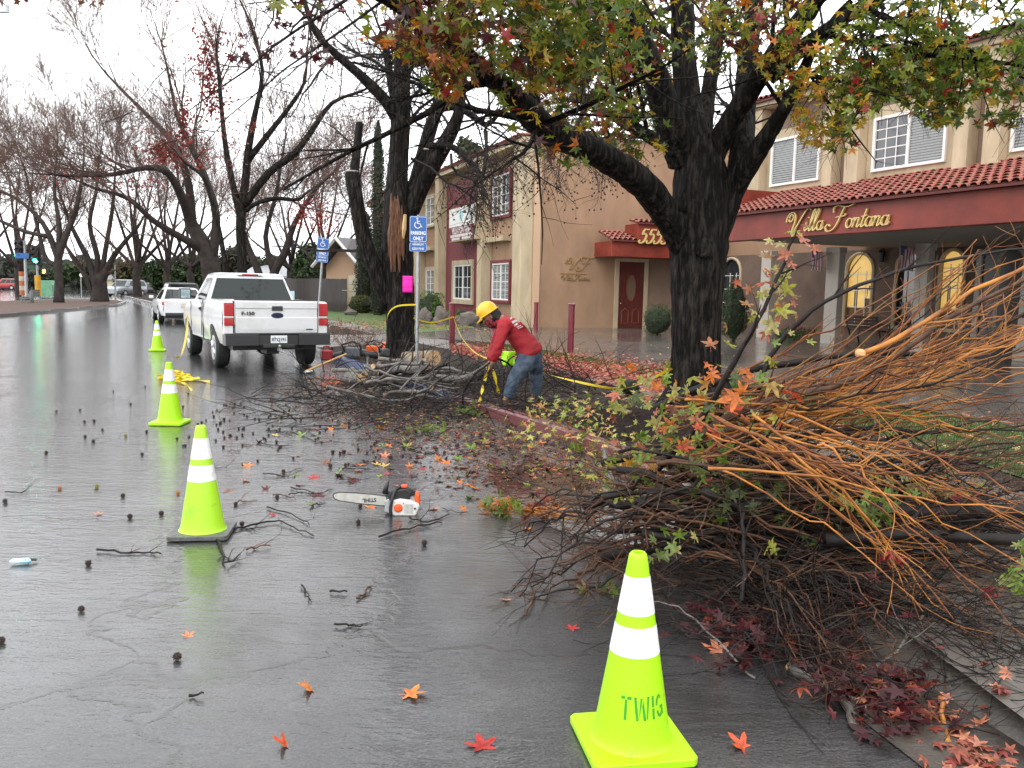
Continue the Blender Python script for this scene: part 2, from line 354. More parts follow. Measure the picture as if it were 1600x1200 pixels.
def script(txt, m, name, parent, Mx, h=1.0, pen=.05, slant=.28, depth=.03):
    mb = MB(); x = 0
    for ch in txt:
        adv, strokes = GL[ch]
        for st in strokes:
            pts = [((x + px_ + py_ * slant) * h, py_ * h) for px_, py_ in st]
            pp, rr = catmull([(a, b, 0) for a, b in pts], [1] * len(pts), 3)
            ws = []
            for i, p in enumerate(pp):
                d = pp[min(i + 1, len(pp) - 1)] - pp[max(i - 1, 0)]
                an = abs(math.sin(math.atan2(d.y, d.x))) if d.length else 0
                ws.append(pen * h * (.55 + .6 * an))
            vs = []; fs = []
            for i, p in enumerate(pp):
                d = pp[min(i + 1, len(pp) - 1)] - pp[max(i - 1, 0)]; d = d.normalized() if d.length else Vector((1, 0, 0))
                q = Vector((-d.y, d.x, 0)) * ws[i]
                for z in (0, depth): vs += [tuple(p + q + Vector((0, 0, z))), tuple(p - q + Vector((0, 0, z)))]
                if i:
                    a = (i - 1) * 4; b = i * 4
                    fs += [(a + 2, a + 3, b + 3, b + 2), (a, a + 2, b + 2, b), (a + 3, a + 1, b + 1, b + 3), (a + 1, a, b, b + 1)]
            fs += [(0, 1, 3, 2), (len(vs) - 4, len(vs) - 2, len(vs) - 1, len(vs) - 3)]
            mb.add(vs, fs, Mx)
        x += adv
    return mb.build(name, m, parent)
# ------------------------------------------------------------ the ground
def sheet(name, poly, z, m, kind='structure', top=True, thick=0.0):
    mb = MB()
    if thick: mb.prism(poly, z - thick, z)
    else: mb.add([(x, y, z) for x, y in poly], [tuple(range(len(poly)))])
    o = mb.build(name, m)
    # outward normals up
    if not thick and o.data.polygons[0].normal.z < 0: o.data.flip_normals()
    return tag(o, kind=kind)
sheet('road', [(-900, -60), (900, -60), (900, 1200), (-900, 1200)], 0.0, M['asphalt'])
KERB = [(2.3, -1.0), (2.05, 1.2), (1.84, 2.85), (1.68, 3.5), (1.5, 4.3), (1.36, 5.6), (1.14, 7.0), (.98, 7.9), (.37, 9.31), (-.88, 11.65), (-2.3, 14.7), (-3.8, 17.94), (-8, 26.5), (-16, 42.5), (-30, 69), (-60, 124), (-120, 230)]
def offs(poly, d):
    o = []
    for i, p in enumerate(poly):
        a = Vector(poly[max(i - 1, 0)]); b = Vector(poly[min(i + 1, len(poly) - 1)]); t = (b - a).normalized()
        o.append((p[0] + t.y * d, p[1] - t.x * d))
    return o
K15 = offs(KERB, .155)
ZS = .13
sheet('verge', K15 + [(-100, 400), (500, 400), (500, -20), (4, -20)], ZS, M['soil'], thick=.12)
def seg_kerb(i0, i1, name, m, frac0=0, frac1=0):
    A = KERB[i0:i1 + 1]; B = K15[i0:i1 + 1]; mb = MB(); n = len(A)
    prof = []
    for a, b in zip(A, B):
        a = Vector(a); b = Vector(b)
        if name == 'kerb' and i1 == 6 and a.y < 6.5:
            h0 = .03 + .085 * max(0, (a.y - 4.4) / 2.1); prof.append([(a.x, a.y, -.05), (a.x, a.y, h0), (a.x + (b.x - a.x) * .3, a.y + (b.y - a.y) * .3, max(.07, h0)), (b.x, b.y, .139), (b.x, b.y, -.05)]); continue
        prof.append([(a.x, a.y, -.05), (a.x + (b.x - a.x) * .12, a.y + (b.y - a.y) * .12, .115), (a.x + (b.x - a.x) * .28, a.y + (b.y - a.y) * .28, .137), (b.x, b.y, .139), (b.x, b.y, -.05)])
    vs = sum(prof, []); fs = []
    for i in range(n - 1):
        for k in range(5):
            k2 = (k + 1) % 5; fs.append((i * 5 + k, i * 5 + k2, (i + 1) * 5 + k2, (i + 1) * 5 + k))
    fs.append((0, 1, 2, 3, 4)); fs.append(tuple((n - 1) * 5 + k for k in (4, 3, 2, 1, 0)))
    mb.add(vs, fs); o = mb.build(name, m, smooth='auto'); 
    bm = bmesh.new(); bm.from_mesh(o.data); bmesh.ops.recalc_face_normals(bm, faces=bm.faces); bm.to_mesh(o.data); bm.free()
    return tag(o, kind='structure')
M['kerb'] = wet('kerb_concrete', (.085, .07, .055), (.03, .024, .02), agg=80, r0=.1, r1=.35)
M['kerb_red'] = mat('red_kerb_paint', (.17, .035, .04), .5, col2=(.10, .045, .04), vscale=14, coat=.6, coatr=.2, lo=.35, hi=.55)
M['kerb_blue'] = mat('blue_kerb_paint', (.05, .10, .26), .5, col2=(.04, .06, .13), vscale=14, coat=.6, coatr=.2, lo=.35, hi=.55)
seg_kerb(0, 6, 'kerb', M['kerb']); seg_kerb(6, 9, 'kerb', M['kerb_red']); seg_kerb(9, 11, 'kerb', M['kerb_blue']); seg_kerb(11, 16, 'kerb', M['kerb'])
# sidewalk: runs beside the kerb in front, bends away behind the tree lawn
KW = KERB[:6] + [(1.6, 7.0), (1.62, 9.0), (1.45, 11.2), (.3, 14.2), (-1.3, 17.6), (-3.0, 21.4), (-6.9, 29), (-13, 43)]
def band(a, b, name, m, dz, kind='structure', thick=0.0):
    return sheet(name, a + b[::-1], ZS + dz, m, kind, thick=thick)
wa = [(1.84 + .155, -1), (1.92, 1.6), (1.80, 3.2), (1.62, 4.6), (2.6, 6.2), (2.9, 8.2), (2.45, 10.6), (1.75, 12.9), (.3, 16.2), (-1.0, 19.2), (-3.2, 24), (-7.4, 33), (-13.5, 45)]
wb = [(4.6, -1), (4.4, 1.6), (4.2, 3.2), (4.0, 5.6), (3.85, 7.2), (3.55, 9.2), (3.05, 11.6), (2.45, 13.7), (1.1, 17.0), (-.1, 20.0), (-2.2, 24.8), (-6.4, 33.8), (-12.6, 45.5)]
band(wa, wb, 'sidewalk', M['walk'], .006)
# drive court, wet concrete, up to the buildings
court = [(6.6, -1), (6.4, 3), (6.2, 6), (6.0, 9.5), (5.0, 12.2), (3.9, 14.2), (2.0, 18.2), (.9, 20.6), (-.4, 23.2), (-1.6, 24.4), (-4.2, 27.0), (-3.3, 31), (-1.5, 33), (30, 70), (90, 60), (90, -1)]
sheet('drive_court', court, ZS + .004, M['concrete'])
# lawns
lawnA = [(4.75, 3.0), (6.2, 3.4), (6.05, 6.2), (5.85, 9.4), (4.85, 11.9), (3.75, 13.9), (1.9, 17.9), (.8, 20.2), (-.4, 22.5), (-.9, 21.6), (.25, 19.2), (1.45, 16.4), (2.75, 13.4), (3.45, 11.4), (3.9, 9.4), (4.2, 7.2), (4.4, 5.6)]
sheet('lawn', lawnA, ZS + .012, M['grass'])
lawnB = [(-3.4, 26.5), (-6.6, 34), (-13.5, 47), (-12, 53), (-7.5, 52), (-1.6, 34.5), (-1.5, 31.5)]
sheet('lawn', lawnB, ZS + .010, M['grass'])
# planting bed in front of the far house and wing
sheet('driveway', [(-4.8, 19.8), (-7.1, 24.6), (-4.0, 25.9), (-2.6, 22.8)], ZS + .008, M['walk'])
# far side: median with trees and the far verge
med = [G(-60, 497, .1), G(40, 489, .1), G(120, 482, .1), G(185, 476, .1), G(197, 472, .1), G(185, 469, .1), G(120, 467, .1), G(40, 469.5, .1), G(-60, 474, .1)]
mb = MB(); mb.prism([(p.x, p.y) for p in med], -.02, .14); o = mb.build('median_kerb', M['kerb']); tag(o, kind='structure')
c_ = Vector((sum(p.x for p in med) / 9, sum(p.y for p in med) / 9))
mb = MB(); mb.add([((p.x - c_.x) * .965 + c_.x, (p.y - c_.y) * .95 + c_.y, .146) for p in med], [tuple(range(9))]); o = mb.build('median_soil', mat('median_leaf_soil', (.10, .045, .03), .8, col2=(.06, .04, .03), vscale=2)); 
if o.data.polygons[0].normal.z < 0: o.data.flip_normals()
tag(o, kind='structure')
M['hill'] = mat('far_wood_floor', (.045, .055, .04), .9, var=.3)

# gutter pan in front of the near kerb
gp = KERB[:7]; gi = offs(gp, -.42)
M['gutter'] = wet('gutter_concrete', (.065, .052, .040), (.022, .017, .014), cscale=2.5, agg=80, r0=.05, r1=.3)
mb = MB(); n_ = len(gp); mb.add([(x, y, .004) for x, y in gi] + [(x, y, .03) for x, y in gp], [(i, n_ + i, n_ + i + 1, i + 1) for i in range(n_ - 1)]); o = mb.build('gutter', M['gutter'])
bm = bmesh.new(); bm.from_mesh(o.data); bmesh.ops.recalc_face_normals(bm, faces=bm.faces); bm.to_mesh(o.data); bm.free()
if o.data.polygons[0].normal.z < 0: o.data.flip_normals()
tag(o, kind='structure')
# ------------------------------------------------------------ buildings
WING = Plane((.68, 33.15), R(20.8)); WZ0 = .10
def quad_on(pl, px0, px1, py0, py1, pxz=None):
    """span s0,s1 and z0,z1 of a picture rectangle on a wall plane (z read at its left edge unless pxz)"""
    s0, _ = pl.hit(px0, py1); s1, _ = pl.hit(px1, py1)
    q = pxz if pxz is not None else px0
    return s0, s1, pl.hit(q, py1)[1], pl.hit(q, py0)[1]
def wbox(mb, pl, s0, s1, t0, t1, z0, z1):
    mb.box(min(s0, s1), max(s0, s1), t0, t1, z0, z1, pl.mat)
def window(pl, s0, s1, z0, z1, parent, t=.0, frame=.07, fm='white', cols=3, rows=4, lit=False, blinds=0, split=True, grid=True, surround=None, sw=.12):
    s0, s1 = min(s0, s1), max(s0, s1)
    mb = MB()
    if surround:
        for a in ((s0 - sw, s1 + sw, z1, z1 + sw), (s0 - sw, s1 + sw, z0 - sw, z0), (s0 - sw, s0, z0, z1), (s1, s1 + sw, z0, z1)):
            wbox(mb, pl, a[0], a[1], t, t + .10, a[2], a[3])
        sr = mb.build('surround', M[surround], parent, bevel=.008); mb = MB()
    for a in ((s0, s1, z1 - frame, z1), (s0, s1, z0, z0 + frame), (s0, s0 + frame, z0 + frame, z1 - frame), (s1 - frame, s1, z0 + frame, z1 - frame)):
        wbox(mb, pl, a[0], a[1], t, t + .07, a[2], a[3])
    sm = (s0 + s1) / 2
    if split: wbox(mb, pl, sm - frame / 2, sm + frame / 2, t + .003, t + .06, z0 + frame, z1 - frame)
    fr = mb.build('window', M[fm], parent, bevel=.004)
    g = MB(); wbox(g, pl, s0 + frame, s1 - frame, t + .008, t + .016, z0 + frame, z1 - frame); g.build('pane', M['lit'] if lit else M['glass'], fr)
    if grid:
        g = MB(); nC = cols * 2
        for half in ((s0 + frame, sm - frame / 2), (sm + frame / 2, s1 - frame)) if split else ((s0 + frame, s1 - frame),):
            if grid == 'far' and half[0] < sm: continue
            for i in range(1, cols): x = half[0] + (half[1] - half[0]) * i / cols; wbox(g, pl, x - .012, x + .012, t + .018, t + .03, z0 + frame, z1 - frame)
            for i in range(1, rows): z = z0 + frame + (z1 - z0 - 2 * frame) * i / rows; wbox(g, pl, half[0], half[1], t + .018, t + .031, z - .012, z + .012)
        g.build('glazing_bars', M['white'], fr)
    if blinds:
        b = MB(); 
        half = (s0 + frame, sm - frame / 2) if blinds == 1 else (s0 + frame, s1 - frame)
        z = z0 + frame + .04
        while z < z1 - frame - .03:
            wbox(b, pl, half[0] + .01, half[1] - .01, t + .0165, t + .0195, z, z + .036); z += .062
        b.build('blinds', M['blind'], fr)
    return fr
M['lit'] = mat('lit_window', (.5, .4, .2), .4, col2=(.22, .17, .08), vscale=3.2, emit=(1.0, .62, .16), estr=.55)
M['warmglass'] = mat('warm_window', (.08, .06, .03), .1, emit=(.9, .6, .25), estr=.10, coat=1)

def tile_roof(pl, s0, s1, tA, zA, tB, zB, parent, name='roof_tiles', rows=9, r=.10, m='tile'):
    """barrel tiles: courses down the slope from (tB,zB) to the eave (tA,zA); tile length along slope"""
    mb = MB(); nS = int((s1 - s0) / (r * 2.15)); ds = (s1 - s0) / nS; M4 = pl.mat
    dt = (tA - tB) / rows; dz = (zA - zB) / rows
    for j in range(rows):
        ta = tB + dt * j; za = zB + dz * j; tb = tB + dt * (j + 1.06); zb = zB + dz * (j + 1.06)
        for i in range(nS):
            sc = s0 + ds * (i + .5) + random.uniform(-.008, .008); n = 6
            lift = .05 + random.uniform(-.008, .008); vs = []
            for (t_, z_, k) in ((ta, za + .005, .85), (tb, zb + lift, 1.0)):
                for q in range(n + 1):
                    a = math.pi * q / n; vs.append((sc - r * k * math.cos(a), t_, z_ + r * .75 * k * math.sin(a)))
            fs = [(q, q + 1, n + 2 + q, n + 1 + q) for q in range(n)]
            # open end shown dark, as a recessed plug
            b0 = len(vs)
            vs += [(sc - r * .8 * math.cos(math.pi * q / n), tb - dt * .05, zb + lift + r * .58 * math.sin(math.pi * q / n)) for q in range(n + 1)]
            fs += [(n + 1 + q, n + 2 + q, b0 + q + 1, b0 + q) for q in range(n)]
            mb.add(vs, fs, M4)
    o = mb.build(name, M[m], parent)
    me = o.data; me.polygons.foreach_set('use_smooth', [True] * len(me.polygons))
    under = MB(); t0, t1 = sorted((tA, tB)); 
    za_, zb_ = (zA, zB) if tA < tB else (zB, zA)
    under.add([(s0, t0, za_ - .03), (s1, t0, za_ - .03), (s1, t1, zb_ - .03), (s0, t1, zb_ - .03), (s0, t0, za_ + .02), (s1, t0, za_ + .02), (s1, t1, zb_ + .02), (s0, t1, zb_ + .02)],
              [(0, 3, 2, 1), (4, 5, 6, 7), (0, 1, 5, 4), (1, 2, 6, 5), (2, 3, 7, 6), (3, 0, 4, 7)], M4)
    under.build('roof_pan', mat('tile_pan', (.12, .03, .025), .7), o)
    return o

# ---- the two-storey wing with the script wall
wing = wempty('apartment_building', (WING.o.x, WING.o.y, ZS), 0, 'two storey tan and maroon building wing with cream pilasters, behind the worker', 'building')
WT = 7.25
b = MB(); wbox(b, WING, 0, 30, -12, 0, WZ0, WT); b.build('wall', M['stucco'], wing)
# pilasters
pil = [(799, 821), (750, 768), (682, 698), (653, 664), (597, 608)]
for i, (a, c) in enumerate(pil):
    s0, _ = WING.hit(c, 450); s1, _ = WING.hit(a, 450)
    if i == 0: s0 = -.02; s1 = .9
    elif i == 4: s1 = s0 + 1.0
    else: s1 = s0 + .62
    b = MB(); wbox(b, WING, s0, s1, .002, .5, WZ0, WT - .15 + (.0 if i else .05)); b.build('pilaster', M['cream'], wing, bevel=.02)
# maroon panel
sA, _ = WING.hit(749, 450); sB, _ = WING.hit(700, 450)
b = MB(); wbox(b, WING, sA - .1, sB, .003, .12, WZ0 + .15, WT - .55); b.build('maroon_panel', M['maroon'], wing)
# recesses: ledges between storeys
for (a, c) in ((799, 759), (682, 655)):
    s0, _ = WING.hit(a, 375); s1, _ = WING.hit(c, 375); z = WING.hit(775, 376)[1]
    b = MB(); wbox(b, WING, s0, s1, .002, .38, z - .09, z + .12); b.build('ledge', M['cream'], wing, bevel=.01)
def wq(px0, px1, py0, py1, **k):
    s0, s1, z0, z1 = quad_on(WING, px1, px0, py0, py1, pxz=(px0 + px1) / 2); return window(WING, s0, s1, z0, z1, wing, **k)
wq(772, 799, 273, 337, t=.03, surround='maroon', cols=2, rows=4, blinds=0)
wq(771, 798, 411, 469, t=.03, surround='maroon', cols=2, rows=4, blinds=2)
w_ = wq(714, 742, 414, 468, t=.125, surround='cream', cols=2, rows=3, grid=True, sw=.22, blinds=0)
wq(668, 681, 308, 352, t=.03, surround='cream', cols=2, rows=4)
wq(668, 681, 421, 465, t=.03, surround='cream', cols=2, rows=4)
# cornice and tile edge
b = MB(); wbox(b, WING, -.15, 30.1, -.3, .56, WT - .13, WT + .08); b.build('cornice', M['cream'], wing, bevel=.02)
tile_roof(WING, -.1, 30, .62, WT + .10, -2.4, WT + .75, wing, rows=6)
b = MB(); b.tube([WING.w(-.1, -2.4, WT + .8), WING.w(30, -2.4, WT + .8)], .12, 8); b.build('ridge', M['tile'], wing)
# script wall
SW = Plane((.68, 33.15), R(20.8 - 90)); SW.n = -WING.a.copy()   # runs right, faces us
L_ = 9.3
b = MB(); wbox(b, SW, .0, L_, -.3, .02, WZ0, WT + .35); b.build('end_wall', M['stucco'], wing)
b = MB(); wbox(b, SW, .0, .28, .022, .10, WZ0, WT + .1); b.build('corner_strip', mat('pale_stucco', (.55, .37, .24), .8, bump=.3, bscale=40), wing)
tile_roof(SW, -.1, L_ + .1, .18, WT + .38, -.9, WT + .62, wing, rows=2)
# VF monogram and name
s0, z0 = SW.hit(876, 425); s1, z1 = SW.hit(916, 398)
Mx = frame_mat(SW.w(s0 + .30, .03, z0 + .12), (SW.a.x, SW.a.y, 0), (0, 0, 1), (SW.n.x, SW.n.y, 0))
script('VF', M['gold_dull'], 'monogram', wing, Mx, h=.46, pen=.05)
s2, z2 = SW.hit(876, 427)
b = MB(); wbox(b, SW, s2 - .03, s2 + 1.12, .022, .045, z2 - .015, z2 + .015); b.build('underline', M['gold_dull'], wing)
s2, z2 = SW.hit(875, 433)
script('Villa Fontana', M['gold_dull'], 'wall_lettering', wing, frame_mat(SW.w(s2 + .08, .03, z2 - .10), (SW.a.x, SW.a.y, 0), (0, 0, 1), (SW.n.x, SW.n.y, 0)), h=.19, pen=.05)
# door
sd0, zd0 = SW.hit(957, 511); sd1, zd1 = SW.hit(1012, 403)
zt = SW.hit(960, 403)[1]
b = MB()
wbox(b, SW, sd0, sd0 + .17, .021, .12, ZS, zt); wbox(b, SW, sd1 - .17, sd1, .021, .12, ZS, zt); wbox(b, SW, sd0 + .17, sd1 - .17, .021, .12, zt - .14, zt)
df = b.build('door_frame', M['cream'], wing, bevel=.008)
b = MB(); wbox(b, SW, sd0 + .17, sd1 - .17, .021, .06, ZS + .02, zt - .14); dr = b.build('door', M['wood_door'], wing)
c0 = (sd0 + sd1) / 2; b = MB()
def ring(mb, pl, c, zc, rx, rz, t, w_=.03, n=20):
    pts = [pl.w(c + rx * math.cos(6.2832 * i / n), t, zc + rz * math.sin(6.2832 * i / n)) for i in range(n + 1)]
    mb.tube(pts, w_, 5)
ring(b, SW, c0, ZS + 1.62, .2, .52, .065, .022)
for sx in (-.24, .24):
    for zc, hh in ((.5, .3),):
        pts = [(-.15, -hh), (.15, -hh), (.15, hh * .6), (0 if sx < 0 else .0, hh), (-.15, hh * .6), (-.15, -hh)]
        b.tube([SW.w(c0 + sx + x, .063, ZS + zc + z) for x, z in pts], .018, 5)
b.build('moulding', mat('door_moulding', (.20, .05, .035), .35), dr)
b = MB()
vs = [SW.w(c0 + .185 * math.cos(.31416 * i), .062, ZS + 1.62 + .5 * math.sin(.31416 * i)) for i in range(20)]
b.add(vs, [tuple(range(20))]); b.build('oval_glass', mat('etched_glass', (.16, .11, .07), .2, coat=.8), dr)
b = MB(); b.ball(SW.w(sd0 + .28, .10, ZS + 1.0), .035); b.build('door_knob', M['chrome'], dr)
# right of the door: shade of a recess painted as a darker stucco sheet
b = MB(); wbox(b, SW, sd1 + .02, L_, .024, .05, WZ0, zt + .25); b.build('painted_recess_shade', M['stucco_dark'], wing)
# door canopy with the house number
CP = SW.shift(1.5)
k0, _ = CP.hit(956, 385); z_lo = CP.hit(975, 401)[1]; z_hi = CP.hit(975, 377)[1]
b = MB(); wbox(b, CP, k0, k0 + 5, -1.49, 0, z_lo, z_hi); cf = b.build('door_canopy', M['fascia'], wing, bevel=.01)
k1, _ = CP.hit(993, 385); zp = CP.hit(1010, 350)[1]
tile_roof(CP, k0 - .05, k0 + 5, .12, z_hi + .02, -1.1, z_hi + .42, cf, rows=4)
b = MB(); wbox(b, CP, k1, k1 + 5, -.9, .16, z_hi - .02, zp); b.build('number_board', M['fascia'], cf, bevel=.01)
tile_roof(CP, k1 - .05, k1 + 5, .26, zp + .0, -.5, zp + .16, cf, rows=2)
ks, zs = CP.shift(.165).hit(997, 379)
script('5555', M['gold'], 'house_number', wing, frame_mat(CP.w(ks, .165, zs), (CP.a.x, CP.a.y, 0), (0, 0, 1), (CP.n.x, CP.n.y, 0)), h=.52, pen=.07)
# ---- box sign on the maroon panel (its own thing, mounted on the wall)
sg = wempty('wall_sign', WING.w(WING.hit(740, 350)[0], .1, WING.hit(720, 350)[1]), 0, 'white and maroon box sign mounted on the maroon wall panel', 'sign')
SP = WING.shift(.78)
s0, s1, z0, z1 = quad_on(SP, 741, 701, 324, 377, pxz=715)
b = MB(); wbox(b, SP, s0, s1, -.66, -.012, z0, z1); b.build('sign_box', M['cream'], sg, bevel=.01)
zm = z0 + (z1 - z0) * .44
fa = lambda c, z: frame_mat(SP.w(c, .0, z), (-SP.a.x, -SP.a.y, 0), (0, 0, 1), (SP.n.x, SP.n.y, 0))
b = MB(); wbox(b, SP, s0 + .04, s1 - .04, -.011, -.003, zm, z1 - .04); b.build('white_face', M['white'], sg)
b = MB(); wbox(b, SP, s0 + .04, s1 - .04, -.011, -.002, z0 + .04, zm - .002); b.build('maroon_face', M['maroon'], sg)
cc = (s0 + s1) / 2; ww = s1 - s0
put_text('sign_lettering', 'VILLA FONTANA', M['white'], sg, fa(cc, z0 + (zm - z0) * .70), size=.44, extr=.006, sx=ww * .86 / 3.9)
b = MB(); random.seed(3)
for row, (zz, a_, c_) in enumerate(((.38, .08, .92), (.17, .14, .45), (.17, .55, .88))):
    x = s0 + ww * a_
    while x < s0 + ww * c_ - .06:
        l = random.uniform(.04, .11); wbox(b, SP, x, x + l, .0, .004, z0 + (zm - z0) * zz - .06, z0 + (zm - z0) * zz + .06); x += l + .035
b.build('small_lettering', M['white'], sg)
b = MB()
for k in range(14):
    a = 6.28 * k / 14; x = cc - .05 + .32 * math.cos(a) * random.uniform(.4, 1); z = (zm + z1) / 2 + .22 * math.sin(a)
    b.tube([SP.w(cc - .1, .004, (zm + z1) / 2 - .2), SP.w((cc + x) / 2, .006, z + .05), SP.w(x, .004, z)], .03, 5)
b.build('emblem', mat('pale_teal_ink', (.35, .62, .62), .5), sg)

# ---- main building: tiled canopy with the name, upper storey, porch
CAN = Plane((9.0, 15.0), R(24)); UP = CAN.shift(-2.4)
main = wempty('main_building', (9, 15, ZS), 0, 'cream building with red tiled canopy and gold script name, right behind the brush pile', 'building')
s_end = CAN.hit(1118, 380)[0]; s_st = -9.0
zf0 = CAN.hit(1600, 346)[1]; zf1 = CAN.hit(1600, 289)[1]
b = MB(); wbox(b, CAN, s_st, s_end, -.35, 0, zf0, zf1); b.build('fascia', M['fascia'], main, bevel=.01)
b = MB(); wbox(b, CAN, s_st, s_end, -7.5, -.352, zf0 + .10, zf0 + .3); b.build('soffit', mat('grey_soffit', (.30, .28, .25), .8), main)
zu = UP.hit(1400, 279)[1]
b = MB(); wbox(b, CAN, s_end - .02, s_end + .3, -7.5, -.4, zf0 + .1, zu); b.build('canopy_end', M['fascia'], main)
tile_roof(CAN, s_st, s_end + .1, .16, zf1 + .02, -2.45, zu + .03, main, rows=9, r=.095)
ztop = UP.hit(1485, 97)[1]; s_ue = UP.hit(1158, 300)[0]
b = MB(); wbox(b, UP, s_st, s_ue, -9, 0, zf0 + .35, ztop); b.build('upper_wall', M['stucco_dark'], main)
b = MB(); wbox(b, UP, s_st, s_ue + .1, -.3, .4, ztop, ztop + .16); b.build('cornice', M['cream'], main, bevel=.02)
tile_roof(UP, s_st, s_ue + .1, .5, ztop + .18, -2.2, ztop + .8, main, rows=5)
zb = zu - .25
for (a, c) in ((1283, 1313), (1317, 1354), (1484, 1524), (1530, 1574), (1168, 1200), (1655, 1690), (1700, 1745)):
    sa, _ = UP.hit(a, 280); sb, _ = UP.hit(c, 280)
    d = .34; Pf = UP.shift(d); sa2 = Pf.hit(a, 280)[0]
    b = MB(); wbox(b, UP, sb, sa2, .002, d, zb, ztop - .01); b.build('pilaster', M['cream'], main, bevel=.015)
def uq(px0, px1, py0, py1, **k):
    s0, s1, z0, z1 = quad_on(UP, px1, px0, py0, py1, pxz=px0)
    # cream wall zone below and around
    b = MB(); wbox(b, UP, s0 - .22, s1 + .22, .002, .06, zb, z1 + .25); b.build('window_zone', M['cream'], main, bevel=.01)
    return window(UP, s0, s1, z0, z1, main, t=.062, cols=3, rows=5, **k)
uq(1207, 1283, 221, 293, blinds=2, grid=False)
uq(1366, 1480, 187, 270, blinds=1, grid='far')
uq(1583, 1690, 183, 239, blinds=2, grid=False)
# name on the fascia
sN, zN = CAN.hit(1236, 364); 
Mx = frame_mat(CAN.w(sN, .012, zN + .02), (-CAN.a.x, -CAN.a.y, 0), (0, 0, 1), (CAN.n.x, CAN.n.y, 0))
sN2, _ = CAN.hit(1388, 350)
script('Villa Fontana', M['gold'], 'name_lettering', main, Mx, h=(sN - sN2) / 6.1, pen=.029, depth=.05)
# porch: back wall with arched openings, columns
BW = CAN.shift(-7.2); CL = CAN.shift(-5.2)
def arch_wall(pl, s0, s1, z0, z1, arches, m, parent, name, th=.2):
    """wall with true arched openings: arches = (centre, half width, sill z, spring z)"""
    mb = MB(); arches = sorted(arches); x = s0
    for (c, hw, zs, zp) in arches:
        wbox(mb, pl, x, c - hw, -th, 0, z0, z1)
        if zs > z0: wbox(mb, pl, c - hw, c + hw, -th, 0, z0, zs)
        n = 12; pts = [(c - hw * math.cos(math.pi * i / n), zp + hw * math.sin(math.pi * i / n)) for i in range(n + 1)]
        for i in range(n):
            (xa, za), (xb, zb_) = pts[i], pts[i + 1]
            mb.add([(xa, -th, za), (xb, -th, zb_), (xb, -th, z1), (xa, -th, z1), (xa, 0, za), (xb, 0, zb_), (xb, 0, z1), (xa, 0, z1)],
                   [(0, 1, 2, 3), (7, 6, 5, 4), (0, 4, 5, 1), (3, 2, 6, 7)], pl.mat)
        x = c + hw
    wbox(mb, pl, x, s1, -th, 0, z0, z1)
    return mb.build(name, m, parent)
ar = []
for px0, px1, top in ((1322, 1364, 384), (1468, 1506, 380), (1400, 1440, 386), (1128, 1157, 398), (1560, 1600, 380)):
    a = BW.hit(px0, 450)[0]; c = BW.hit(px1, 450)[0]; zt_ = BW.hit(px0, top)[1]; hw = min(abs(a - c) / 2, 1.0)
    ar.append(((a + c) / 2, hw, ZS + .6, min(zt_, zf0 + .02) - hw))
arch_wall(BW, s_st - 12, s_end + 14, WZ0, zf0 + .12, ar, mat('shade_toned_porch_stucco', (.17, .115, .085), .85, var=.3, vscale=1.2, bump=.3, bscale=45), main, 'porch_wall')  # stucco colour darkened to carry the shade under the canopy
for i, (c, hw, zs, zp) in enumerate(ar):
    lit = i in (0, 1)
    b = MB(); n = 14
    pts = [BW.w(c + hw, .03, zs)] + [BW.w(c + hw * math.cos(math.pi * q / n), .03, zp + hw * math.sin(math.pi * q / n)) for q in range(n + 1)] + [BW.w(c - hw, .03, zs)]
    b.tube(pts, .055, 6); wbox(b, BW, c - hw - .08, c + hw + .08, .002, .12, zs - .1, zs)
    fr = b.build('arched_window', M['cream'], main)
    b = MB(); poly = [(c + hw, zs)] + [(c + hw * math.cos(math.pi * q / n), zp + hw * math.sin(math.pi * q / n)) for q in range(n + 1)] + [(c - hw, zs)]
    b.add([(x, -.1, z) for x, z in poly], [tuple(range(len(poly)))], BW.mat); b.build('pane', M['lit'] if lit else M['glass'], fr)
    b = MB()
    for k in (-.33, .33): wbox(b, BW, c + k * hw - .012, c + k * hw + .012, -.09, -.07, zs, zp)
    for k in range(1, 4): wbox(b, BW, c - hw, c + hw, -.091, -.071, zs + (zp - zs) * k / 3.2 - .012, zs + (zp - zs) * k / 3.2 + .012)
    b.build('glazing_bars', M['white'], fr)
    if lit:
        b = MB()
        wbox(b, BW, c - hw * .98, c + hw * .98, -.095, -.092, zs, zs + (zp - zs) * .30); wbox(b, BW, c - hw * .9, c - hw * .3, -.0945, -.0915, zs + (zp - zs) * .3, zs + (zp - zs) * .48)
        wbox(b, BW, c + hw * .25, c + hw * .5, -.0945, -.0915, zs + (zp - zs) * .3, zs + (zp - zs) * .66); wbox(b, BW, c - hw * .95, c - hw * .55, -.0945, -.0915, zs + (zp - zs) * .62, zs + (zp - zs) * .72); tag(b.build('room_furniture', mat('room_dark', (.16, .09, .035), .7), fr), kind='stuff')
M['column'] = mat('white_column', (.50, .46, .40), .6, bump=.3, bscale=30)
for px0, px1 in ((1185, 1203), (1286, 1310), (1424, 1448), (1590, 1618)):
    a = CL.hit(px1, 500)[0]; c = CL.hit(px0, 500)[0]
    b = MB(); wbox(b, CL, a + (c - a) * .18, c, -.24, 0, ZS, zf0 + .1); wbox(b, CL, a + (c - a) * .18 - .04, c + .04, -.28, .04, ZS, ZS + .3); wbox(b, CL, a + (c - a) * .18 - .03, c + .03, -.27, .03, zf0 - .1, zf0 + .098)
    k = ZS + .4
    b.build('column', M['column'], main, bevel=.015)
b = MB(); wbox(b, BW, s_end - .5, s_end + 14, -8, -.21, WZ0, 6.9); b.build('link_wall', M['stucco'], main)
